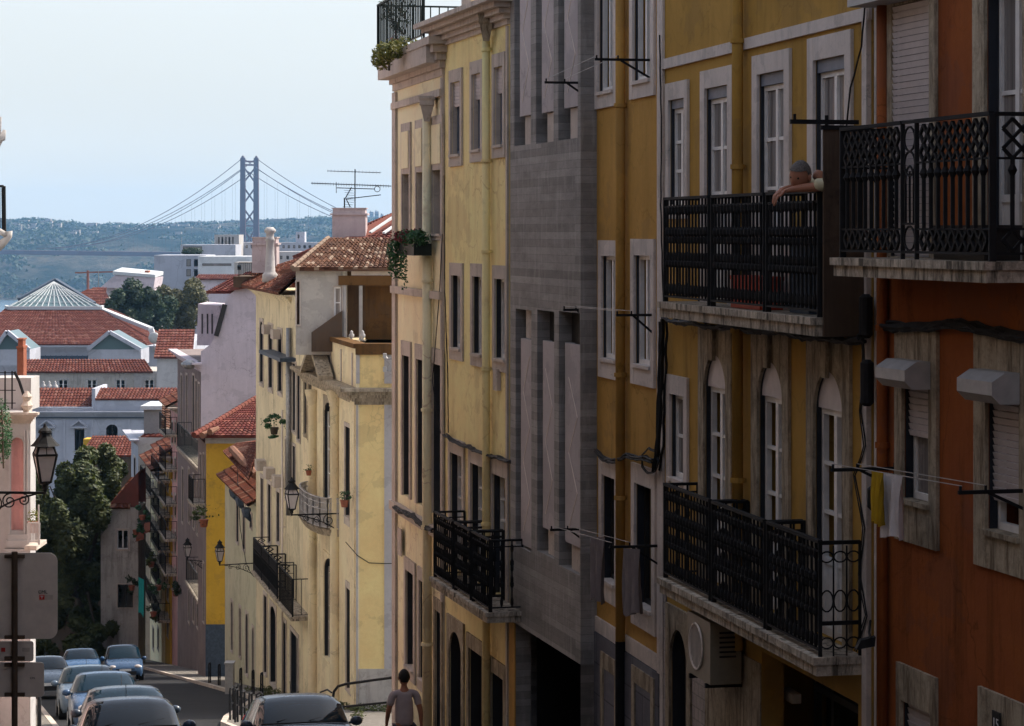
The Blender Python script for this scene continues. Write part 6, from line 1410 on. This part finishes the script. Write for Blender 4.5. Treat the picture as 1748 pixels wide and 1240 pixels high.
lantern('lantern with dark green top beside the yellow wall', P(375, 958, 97), P(437, 968, 97.6), .8)
lantern('small pale green lantern by the lavender house', P(320, 950, 118), P(352, 955, 117.4), .85)
# ------------------------------------------------------------ traffic sign backs
Zs = 26.
sg = thing('traffic_sign', 'large grey backs of rounded traffic sign plates on one post at the lower left', 'traffic sign', ((25-CX)/FP*Zs, Zs, gz(Zs)))
q = MB(); x = (25-CX)/FP*Zs; q.tube([(x, Zs+.0, gz(Zs)), (x, Zs, P(0, 942, Zs).z)], .032, 10); q.build('post', 'brownwall', sg)
def plate(px0, px1, y0, y1, rpx, nm, dy=.05):
    q = MB(); a, b_ = P(px0, y1, Zs+dy), P(px1, y0, Zs+dy); rr = rpx*Zs/FP; out = []
    for cx_, cz_, a0 in ((b_.x-rr, b_.z-rr, 0), (a.x+rr, b_.z-rr, 90), (a.x+rr, a.z+rr, 180), (b_.x-rr, a.z+rr, 270)):
        for k in range(6): an = R(a0+18*k); out.append((cx_+rr*math.cos(an), cz_+rr*math.sin(an)))
    A = [Vector((x_, Zs+dy, z_)) for x_, z_ in out]; B_ = [p+Vector((0, .012, 0)) for p in A]; q.poly(A); q.poly(B_[::-1]); n = len(A)
    for k in range(n): q.quad(A[k], B_[k], B_[(k+1) % n], A[(k+1) % n])
    return q.build(nm, 'signback', sg)
p1 = plate(-48, 98, 944, 1091, 15, 'plate'); p2 = plate(-8, 57, 1095, 1129, 4, 'plate'); p3 = plate(-28, 75, 1131, 1190, 6, 'plate')
for y in (950, 1088, 1124, 1135, 1186): q = MB(); a, b_ = P(8, y+3, Zs+.03), P(42, y-3, Zs+.03); q.box(a.x, b_.x, Zs+.012, Zs+.048, a.z, b_.z); q.build('clamp', 'brownwall', sg)
text_mesh('CML', .052, P(73, 1011, Zs+.046), (R(90), 0, 0), 'ink', p1)
q = MB(); a, b_ = P(67, 1024, Zs+.046), P(76, 1016, Zs+.046); q.box(a.x, b_.x, Zs+.044, Zs+.0495, a.z, b_.z); st = q.build('sticker', 'inkred', p1)
q = MB(); a, b_ = P(76.5, 1024, Zs+.046), P(90, 1016, Zs+.046); q.box(a.x, b_.x, Zs+.045, Zs+.0495, a.z, b_.z); q.build('sticker', 'stone', p1)
q = MB(); a, b_ = P(69, 1022, Zs+.04), P(74, 1018, Zs+.04); q.bar((a.x, Zs+.043, b_.z), (b_.x, Zs+.043, b_.z), .006); q.bar(((a.x+b_.x)/2, Zs+.043, b_.z), ((a.x+b_.x)/2, Zs+.043, a.z), .006); q.build('emblem', 'inkw', p1)
q = MB(); a, b_ = P(38, 1113, Zs+.046), P(51, 1106, Zs+.046); q.box(a.x, b_.x, Zs+.044, Zs+.0495, a.z, b_.z); q.build('sticker', 'stone', p2)
text_mesh('CML', .03, P(56, 1158, Zs+.046), (R(90), 0, 0), 'ink', p3)
q = MB(); a, b_ = P(2, 1113, Zs+.046), P(9, 1106, Zs+.046); q.box(a.x, b_.x, Zs+.044, Zs+.0495, a.z, b_.z); q.build('sticker', 'inkred', p2)
bp = thing('bollard_post', 'pale steel post standing right of the traffic sign plates', 'post', tuple(P(67, 1260, 40))); q = MB(); q.tube([P(67, 1300, 40), P(67, 1185, 40)], .035, 8); q.build('post', 'steel', bp)
# ------------------------------------------------------------ drying racks and laundry
def rack(fac, px, py, tip, label, strut=33, two=True):
    u, z = fac.uz(px, py); o = .25
    for _ in range(40):      # find projection length
        p = fac.pt(u, z, o); x = CX+FP*p.x/p.y
        if x <= tip: break
        o += .02
    r = thing('drying_rack', label, 'clothes rack', tuple(fac.pt(u, z)), 'wall mounted drying racks'); q = MB()
    q.bar(fac.pt(u, z, 0), fac.pt(u, z, o), .03, .03); zz = z-strut*fac.pt(u, 0).y/FP; q.bar(fac.pt(u, zz, 0), fac.pt(u, z-.01, o*.55), .024); q.bar(fac.pt(u, zz-.05, .01), fac.pt(u, z+.05, .01), .03, .02)
    for k in (.97, .6): q.bar(fac.pt(u, z, o*k), fac.pt(u, z+.05, o*k), .02)
    q.build('bracket', 'black', r); return u, z, o
rk = [rack(fC, 1114, 103, 1017, 'black rack arm high beside the narrow golden house right window'), rack(fC, 1015, 142, 932, 'black rack arm projecting over the concrete building at the top'), rack(fC, 1016, 529, 962, 'short black rack arm over the concrete building beside the middle left window'), rack(fC, 1117, 538, 1052, 'black rack arm across the middle right window of the golden house'),
      rack(fC, 1014, 903, 940, 'black rack arm over the lower concrete wall with a grey cloth'), rack(fC, 1126, 932, 1042, 'black rack arm across the lower right window holding a dark towel'), rack(fA, 1530, 800, 1422, 'rack arm with yellow and white cloths beside the orange house'), rack(fA, 1752, 838, 1638, 'black rack arm across the right hand shuttered window of the orange house')]
for i, j in ((1, 0), (2, 3), (4, 5), (6, 7)):
    (u_a, z_a, o_a), (u_b, z_b, o_b) = rk[i], rk[j]; F_ = fC if i < 6 else fA; q = MB()
    for k in (.95, .6): q.bar(F_.pt(u_a, z_a+.05, o_a*k), F_.pt(u_b, z_b+.05, o_b*k), .006)
    t_ = thing('washing_line', 'thin washing lines strung between rack arms, '+{1: 'at the top of the picture', 2: 'at middle height by the concrete building', 4: 'low down beside the grey cloths', 6: 'on the orange house'}[i], 'washing line', tuple(F_.pt(u_a, z_a, o_a)), 'washing lines'); q.build('line', 'grey', t_)
def cloth(label, cat, c0, c1, h, mat, seed=0):
    c0, c1 = Vector(c0), Vector(c1); random.seed(seed); nx_, ny_ = 18, 14; q = MB(); ax = (c1-c0).normalized(); pn = Vector((-ax.y, ax.x, 0)); ph = random.random()*6
    for th in (0, .006):
        for j in range(ny_+1):
            for i in range(nx_+1):
                a, b_ = i/nx_, j/ny_; p = c0.lerp(c1, .06*b_+a*(1-.12*b_)); p = p-Vector((0, 0, h*b_*(1+.04*math.sin(a*5+ph))))+pn*(.035*b_*math.sin(a*15+ph)+.02*math.sin(a*31+b_*3)+th); q.v.append(p)
    N = (nx_+1)*(ny_+1)
    for t_ in (0, N):
        for j in range(ny_):
            for i in range(nx_): k = t_+j*(nx_+1)+i; q.f.append((k, k+1, k+nx_+2, k+nx_+1))
    o = q.build('hanging_cloth', mat, None, True); return tag(o, label, cat)
def onf(F_, px, py, o): u, z = F_.uz(px, py, o); return F_.pt(u, z, o)
cloth('long dark grey cloth hanging beside the corner of the concrete building', 'cloth', onf(fC, 1033, 918, .5), onf(fC, 1008, 916, .5), .78, 'clothg', 3)
cloth('dark purplish grey towel hanging in front of the golden downpipe', 'towel', onf(fC, 1093, 938, .5), onf(fC, 1064, 936, .5), .76, 'clothg', 5)
cloth('yellow cloth hanging behind the white cloth beside the orange house', 'cloth', onf(fA, 1508, 807, .44), onf(fA, 1490, 804, .44), .44, 'clothy', 8)
cloth('white cloth hanging from the rack beside the orange house window', 'cloth', onf(fA, 1541, 812, .34), onf(fA, 1503, 806, .36), .54, 'clothw', 9)
cloth('teal cloth hanging from a balcony far down the street', 'cloth', P(236, 985, 150), P(246, 990, 149), 2.2, 'teal', 12)
# ------------------------------------------------------------ cables
def cable(label, pts, r=.02, n=1, seed=1):
    random.seed(seed); t_ = thing('cable_bundle' if n > 1 else 'cable', label, 'cable', tuple(pts[0])); q = MB()
    P_ = [Vector(p) for p in pts]
    for k in range(n):
        off = Vector((random.uniform(-1, 1), random.uniform(-1, 1), random.uniform(-1, 1)))*r*1.3*(n > 1); path = []
        for a, b_ in zip(P_, P_[1:]):
            m_ = max(3, int((b_-a).length/.12))
            for j in range(m_): path.append(a.lerp(b_, j/m_)+off+Vector((0, 0, -.12*(b_-a).length*.25*math.sin(math.pi*j/m_)*(.4+.6*random.random() if n > 1 else 1)))+Vector((random.uniform(-1, 1), random.uniform(-1, 1), random.uniform(-1, 1)))*r*.3)
        path.append(P_[-1]+off); q.tube(path, r if n == 1 else r*.55, 5)
    q.build('wires', 'cable', t_); return t_
on = lambda F_, L_, o=.04: [onf(F_, x, y, o) for x, y in L_]
cable('thick black cable bundle slung under the upper balconies of the ochre house', on(fB, [(1133, 541), (1180, 548), (1250, 553), (1330, 562), (1400, 572), (1470, 576)], .12), .035, 6, 2)
cable('thick black cable bundle crossing the orange house below its balcony', on(fA, [(1500, 553), (1560, 556), (1620, 550), (1660, 556), (1700, 566), (1760, 574)], .06), .035, 6, 3)
cable('black cable bundle running down the white strip left of the ochre house', on(fB, [(1133, 545), (1131, 620), (1128, 700), (1126, 760), (1120, 800)], .08), .03, 5, 4)
cable('coil of black cable tangled above the golden house lower window', [onf(fC, 1110+15*math.cos(a*.9), 787+22*math.sin(a*.9), .08+.01*(a % 3)) for a in range(22)], .012, 3, 5)
cable('tangled wires slung across the golden house behind its downpipe', on(fC, [(1016, 768), (1030, 782), (1048, 786), (1070, 776), (1100, 780), (1115, 786)], .1), .025, 5, 6)
cable('cable bundle draped along the pale yellow house above its balcony doors', on(fE, [(760, 742), (780, 756), (800, 762), (820, 772), (850, 780), (870, 788)], .07), .025, 5, 7)
cable('cable bundle sagging below the string course of the cream townhouse', on(fF, [(674, 866), (690, 874), (705, 880), (720, 895), (740, 906)], .13), .03, 4, 8)
cable('vertical wires dropping beside the ochre and orange houses', on(fB, [(1474, 575), (1476, 640), (1470, 700), (1478, 760), (1460, 810), (1476, 900), (1468, 980), (1480, 1050), (1462, 1110)], .06), .012, 3, 9)
cable('thin loose wire curving down the cream townhouse front', on(fF, [(755, 400), (750, 500), (742, 600), (738, 650), (745, 700), (752, 740)], .05), .008, 1, 10)
cable('thin wire rising up the ochre house white edge', on(fB, [(1126, 60), (1129, 200), (1128, 350), (1131, 470), (1134, 540)], .06), .01, 1, 11)
cable('thin wires crossing the upper right corner of the ochre house', on(fB, [(1479, -20), (1470, 80), (1452, 150), (1440, 260)], .08), .009, 1, 12)
cable('thin wire running down the pale yellow house left edge', on(fE, [(759, 300), (760, 500), (765, 640), (766, 740)], .05), .012, 2, 13)
cable('sagging wire from the green house lantern to the street wall', on(fI, [(405, 800), (410, 900), (420, 960), (434, 985)], .1), .015, 1, 14)
for (px, y0, y1, lb) in ((1478, 508, 572, 'upper black cable junction box on the ochre house edge'), (1480, 620, 688, 'lower black cable junction box on the ochre house edge'), (1492, 835, 866, 'small black box behind the yellow cloth')):
    a = onf(fB, px, y0, .1); b_ = onf(fB, px, y1, .1); t_ = thing('junction_box', lb, 'junction box', tuple(b_), 'cable junction boxes'); q = MB(); u, z0 = fB.uz(px, y1, .1); _, z1 = fB.uz(px, y0, .1); q.lathe(fB.pt(u, 0, .1), [(.03, z0-.03), (.062, z0), (.062, z1), (.03, z1+.03)], 10); q.build('case', 'cable', t_)
# ------------------------------------------------------------ air conditioner, boxes on balconies
u1_, z1_ = fB.uz(1276, 1062); z0_ = fB.z(1276, 1168); ac = thing('air_conditioner', 'cream air conditioning unit mounted beneath the lower ochre balcony', 'air conditioner', tuple(fB.pt(u1_, z0_, .2)))
ua_ = u1_+.02; q = MB(); fB.box(q, ua_, ua_+.85, z0_, z1_, .06, .40); q.build('case', 'acwhite', ac); q = MB(); ring(q, fB.pt(ua_+.5, (z0_+z1_)/2, .41), fB.d, .24, .012, 24)
for k in range(-4, 5): hh = .24*math.sqrt(max(0, 1-(k/5)**2)); q.bar(fB.pt(ua_+.5+k*.048, (z0_+z1_)/2-hh, .41), fB.pt(ua_+.5+k*.048, (z0_+z1_)/2+hh, .41), .008)
q.build('fan_grille', 'signback', ac); q = MB()
for k in range(6): fB.box(q, ua_-.004, ua_+.0, z1_-.12-.05*k, z1_-.10-.05*k, .12, .3)
q.build('louvre', 'cable', ac); q = MB(); fB.box(q, ua_+.1, ua_+.14, z0_-.05, z0_-.002, .0, .42); fB.box(q, ua_+.7, ua_+.74, z0_-.05, z0_-.002, .0, .42); q.build('bracket', 'black', ac)
def bal_box(nm, lb, cat, F_, l, r_, yt, o0, o1, zb_, mat):
    u1, u0 = F_.u(l, o1), F_.u(r_, o1); zt_ = F_.z(l, yt, o1); t_ = thing(nm, lb, cat, tuple(F_.pt((u0+u1)/2, zb_, (o0+o1)/2))); q = MB(); F_.box(q, u0+.02, u1-.02, zb_+.004, zt_-.04, o0+.01, o1-.01); q.build('body', mat, t_); q = MB(); F_.box(q, u0, u1, zt_-.04, zt_, o0, o1); q.build('rim', mat, t_)
bal_box('plastic_crate', 'red plastic crate behind the middle upper balcony railing', 'crate', fB, 1245, 1296, 470, .1, .36, zU, 'redp')
bal_box('storage_box', 'dark blue storage box behind the near upper ochre balcony railing', 'box', fB, 1345, 1380, 412, .08, .28, zU, 'slate')
bal_box('planter_box', 'dark planter box behind the ornate orange house railing', 'planter', fA, 1590, 1680, 385, .1, .42, zA, 'framed')
# ------------------------------------------------------------ plants
def potted(lb, F_, px, y, o, pr, lr, mat='plant', n=240, trail=0, cat='plant', nm='potted_plant', pot='terra'):
    u, z = F_.uz(px, y, o); c = F_.pt(u, z, o); t_ = thing(nm, lb, cat, tuple(c)); q = MB(); q.lathe(c, [(pr*.7, 0), (pr, pr*1.5), (pr*1.08, pr*1.6)], 10); q.build('pot', pot, t_); q = MB(); leaves(q, c+Vector((0, 0, pr*1.6+lr*.5)), (lr*1.15, lr*1.1, lr*.85), int(n*.8), lr*.26, clumps=7); leaves(q, c+Vector((0, 0, pr*1.6+lr*.4)), (lr*1.5, lr*1.4, lr), int(n*.12), lr*.25)
    if trail: leaves(q, c+Vector((0, 0, -trail*.4)), (lr*.9, lr*.9, trail*.8), n//2, lr*.25, clumps=5)
    q.build('leaves', mat, t_); q = MB(); q.tube([c+Vector((0, 0, pr)), c+Vector((0, 0, pr*1.6+lr*.6))], .01, 4); q.build('stem', 'bark', t_)
# trailing window planter on the cream townhouse
u, z = fF.uz(700, 436, .3); c = fF.pt(u, z, .3); t_ = thing('window_planter', 'window box with trailing green and dark red plants on the cream townhouse', 'planter', tuple(c)); q = MB(); fF.box(q, u-.8, u+.7, z, z+.2, .08, .38); q.build('box', 'iron2', t_)
q = MB(); 
for k in range(9): leaves(q, fF.pt(u-.8+.19*k, z+.28, .28), (.2, .2, .16), 130, .07)
leaves(q, fF.pt(u+.55, z-.05, .45), (.16, .16, .42), 420, .06); leaves(q, fF.pt(u-.1, z-.25, .42), (.07, .07, .38), 140, .05); leaves(q, fF.pt(u+.75, z+.1, .4), (.2, .2, .3), 320, .06); q.build('leaves', 'plant', t_)
q = MB(); leaves(q, fF.pt(u-.2, z+.3, .3), (.4, .25, .16), 260, .06); q.build('red_leaves', 'redleaf', t_)
# terrace plants
c = onf(fF, 664, 92, .3); t_ = thing('terrace_shrub', 'yellow green shrub spilling through the rooftop terrace railing', 'shrub', tuple(c)); q = MB(); leaves(q, onf(fF, 662, 88, .55), (.28, .35, .18), 420, .07); leaves(q, onf(fF, 652, 100, .6), (.2, .25, .22), 300, .07); leaves(q, onf(fF, 690, 78, .3), (.3, .5, .16), 260, .07); q.build('leaves', 'planty', t_); q = MB(); q.tube([c-Vector((0, 0, .3)), c+Vector((0, 0, .2))], .02, 5); q.build('stem', 'bark', t_)
c = onf(fF, 690, 60, -.3); t_ = thing('bare_shrub', 'spindly small leaved shrub rising above the rooftop terrace', 'shrub', tuple(c)); q = MB(); random.seed(5); qq = MB()
for k in range(9):
    p0 = c; 
    for j in range(4):
        p1_ = p0+Vector((random.uniform(-.22, .12), random.uniform(-.1, .1), random.uniform(.08, .3))); q.tube([p0, p1_], [.012, .008], 4); leaves(qq, p1_, (.1, .1, .1), 14, .05); p0 = p1_
q.build('branches', 'bark', t_); qq.build('leaves', 'leafd', t_)
potted('red flowering plant behind the rooftop terrace railing', fF, 676, 82, .2, .1, .1, 'redleaf', 120)
potted('bushy hanging basket on the weathered row house front', fH, 468, 742, .5, .16, .36, 'plant', 500, .12, nm='hanging_basket', cat='hanging basket', pot='bark')
potted('potted plant on a bracket beside the curved white balcony', fG, 588, 866, .3, .13, .2, 'plant', 260)
potted('small potted plant beside the arched window above the curved balcony', fG, 527, 812, .3, .1, .16, 'plant', 180)
potted('potted shrub on the balcony rail beside the green fronted lantern', fJ2, 348, 900, 1.2, .2, .5, 'leaf', 260)
random.seed(21)
for k, (px, y, Z, mt, lb) in enumerate(((243, 880, 150, 'plant', 'plant tumbling from the topmost far balcony near the white gable house'), (248, 925, 150, 'terra', ''), (258, 960, 150, 'leaf', 'leafy balcony plant above the teal cloth'), (270, 1000, 148, 'plant', 'dark plant right of the teal cloth'), (262, 1045, 148, 'leaf', 'hanging greenery low on the cream row house'), (300, 1010, 142, 'leafd', 'shrub on the golden row house balcony'), (232, 905, 151, 'plant', 'bush growing on the white gable house corner'), (225, 1000, 151, 'leafd', 'creeper around the lower window of the white gable house'))):
    if not lb: continue
    t_ = thing('balcony_plant', lb, 'plant', tuple(P(px, y, Z)), 'plants on the far balconies'); q = MB(); q.lathe(P(px, y+8, Z), [(.15, 0), (.22, .3)], 8); q.build('pot', 'terra', t_); q = MB(); leaves(q, P(px, y, Z), (.5, .5, .6), 260, .16, clumps=5); q.build('leaves', mt, t_)
for k, (x0, y0, x1, y1, lb) in enumerate(((232, 912, 246, 925, 'red brown awning furthest left on the far balconies'), (246, 900, 256, 912, 'orange awning beside the cream row house'))):
    t_ = thing('awning', lb, 'awning', tuple(P(x0, y1, 152)), 'small awnings on the far balconies'); q = MB(); q.hexa([P(x0, y1, 151), P(x1, y1-4, 151), P(x1, y0-6, 152.3), P(x0, y0-4, 152.3)]+[p+Vector((0, 0, .1)) for p in (P(x0, y1, 151), P(x1, y1-4, 151), P(x1, y0-6, 152.3), P(x0, y0-4, 152.3))]); q.build('canvas', 'terra', t_); q = MB(); q.bar(P(x0, y1, 151), P(x0, y1-2, 153), .04); q.bar(P(x1, y1-4, 151), P(x1, y1-6, 153), .04); q.build('arm', 'black', t_)
# ------------------------------------------------------------ pavement furniture
src = None
for k in range(11):
    Z = 52.5+1.6*k; x = road_x(Z, 1)+.38
    if src is None:
        src = thing('hoop_bollard', 'black hoop bollard on the right kerb', 'bollard', (0, 0, 0), 'black hoop bollards along the right kerb'); q = MB(); q.tube([(-.10, 0, 0), (-.10, 0, .78), (-.07, 0, .85), (.07, 0, .85), (.10, 0, .78), (.10, 0, 0)], .03, 6); q.build('hoop', 'black', src); q = MB(); q.bar((-.10, 0, .45), (.10, 0, .45), .03); q.build('crossbar', 'black', src); o = src
    else: o = copy_tree(src)
    o.location = (x, Z, gz(Z)+.12); o.rotation_euler = (0, random.uniform(-.04, .04), R(75)+random.uniform(-.1, .1))
    o['label'] = 'black hoop bollard on the right kerb, %s' % ['nearest, by the dark car', 'second from the dark car', 'third from the dark car', 'fourth from the dark car', 'fifth from the dark car', 'middle of the row', 'fifth from the far end', 'fourth from the far end', 'third from the far end', 'last but one uphill of the cabinet', 'furthest, by the green house'][k]
for k in range(6):
    Z = 84+4*k; x = road_x(Z, 1)+.3; o = copy_tree(src); o.location = (x, Z, gz(Z)+.12); o['label'] = 'distant black hoop bollard below the green house, %s' % ['nearest of six', 'second of six', 'third of six', 'fourth of six', 'fifth of six', 'furthest of six'][k]; o['group'] = 'distant black hoop bollards'
hr = thing('handrail', 'curved black tubular handrail beside the walking man', 'handrail', tuple(P(571, 1290, 50))); q = MB(); q.tube([P(x, y, 50) for x, y in ((572, 1292), (570, 1230), (568, 1195), (570, 1181), (577, 1172), (590, 1168), (640, 1161), (677, 1156), (720, 1150))], .028, 8); q.tube([P(574, 1208, 50), P(665, 1199, 50), P(720, 1193, 50)], .024, 8); q.tube([P(700, 1152, 50), P(700, 1292, 50)], .028, 8); q.build('rail', 'black', hr)
cb = thing('utility_cabinet', 'grey metal utility cabinet against the pale green house', 'cabinet', tuple(P(391, 1180, 92))); a, b_ = P(384, 1185, 92), P(398, 1132, 92); q = MB(); q.box(a.x, b_.x, 92, 92.5, gz(92), b_.z-.05); q.build('body', 'grey', cb); q = MB(); q.box(a.x-.03, b_.x+.03, 91.97, 92.53, b_.z-.05, b_.z); q.build('lid', 'grey', cb)
random.seed(31); q = MB()
for k in range(70):
    Z = random.uniform(50, 92); x = random.uniform(road_x(Z, 1)+.4, min(11.0-.22*Z, road_x(Z, 1)+4)) if random.random() < .6 else (11.1-.22*Z if Z > 72 else random.uniform(-6, -2.6)); 
    if Z < 72 and random.random() < .4: Z = 71.6; x = random.uniform(-4.6, -3)
    leaves(q, (x, Z, gz(Z)+.2), (.25, .25, .14), 34, .10)
tag(q.build('weeds', 'weed'), 'weeds growing on the side pavement below the corner building', 'weeds', kind='stuff')
# pale ornaments and lamp on the corner terrace
for px, lb in ((600, 'left white ornament on the corner terrace'), (619, 'right white ornament on the corner terrace by the post')):
    t_ = thing('garden_ornament', lb, 'ornament', tuple(P(px, 580, 75.2)), 'white terrace ornaments'); q = MB(); c = P(px, 582, 75.2); q.lathe(c, [(.05, 0), (.03, .06), (.08, .12), (.09, .18), (.04, .24), (.055, .27), (.01, .32)], 10); q.build('figure', 'white', t_, True); q = MB(); q.lathe(c-Vector((0, 0, .55)), [(.09, 0), (.06, .05), (.06, .5), (.09, .55)], 8); q.build('pedestal', 'brownwall', t_)
wl_ = thing('floodlight', 'small curved wall floodlight at the right end of the parapet', 'lamp', tuple(P(660, 630, 71.8))); q = MB(); q.tube([P(658, 607, 71.8), P(662, 613, 71.7), P(690, 612, 71.6)], .02, 6); q.tube([P(671, 613, 71.7), P(671, 625, 71.7), P(667, 634, 71.7), P(660, 632, 71.7)], .02, 6); q.build('arm', 'steel', wl_); q = MB()
for y in (607, 630): a = P(657, y, 71.7); q.box(a.x-.05, a.x+.05, 71.6, 71.75, a.z-.08, a.z+.06)
q.build('lamp_head', 'grey', wl_)
fl = thing('balcony_floodlight', 'black floodlight on a long arm below the near lower balcony', 'lamp', tuple(onf(fB, 1484, 1062, .1))); q = MB(); q.tube([onf(fB, 1486, 1060, .1), onf(fB, 1484, 1080, .2), onf(fB, 1486, 1090, .3)], .012, 5); q.build('arm', 'black', fl); q = MB(); a = onf(fB, 1478, 1098, .3); q.hexa([a+Vector(v) for v in ((-.09, -.06, -.05), (.07, -.06, -.02), (.07, .06, -.02), (-.09, .06, -.05), (-.05, -.05, .03), (.08, -.05, .06), (.08, .05, .06), (-.05, .05, .03))]); q.build('lamp_head', 'black', fl)
# road markings and a small kerbside wall at the lower left
q = MB()
for k in range(3):
    x0 = -2.0-.22*70; q.quad((x0-.2+.9*k-1.4, 69.2, gz(69.2)+.018), (x0+.25+.9*k-1.4, 69.2, gz(69.2)+.018), (x0+.25+.9*k-1.5, 71, gz(71)+.018), (x0-.2+.9*k-1.5, 71, gz(71)+.018))
tag(q.build('road_marking', 'inkw'), kind='structure')
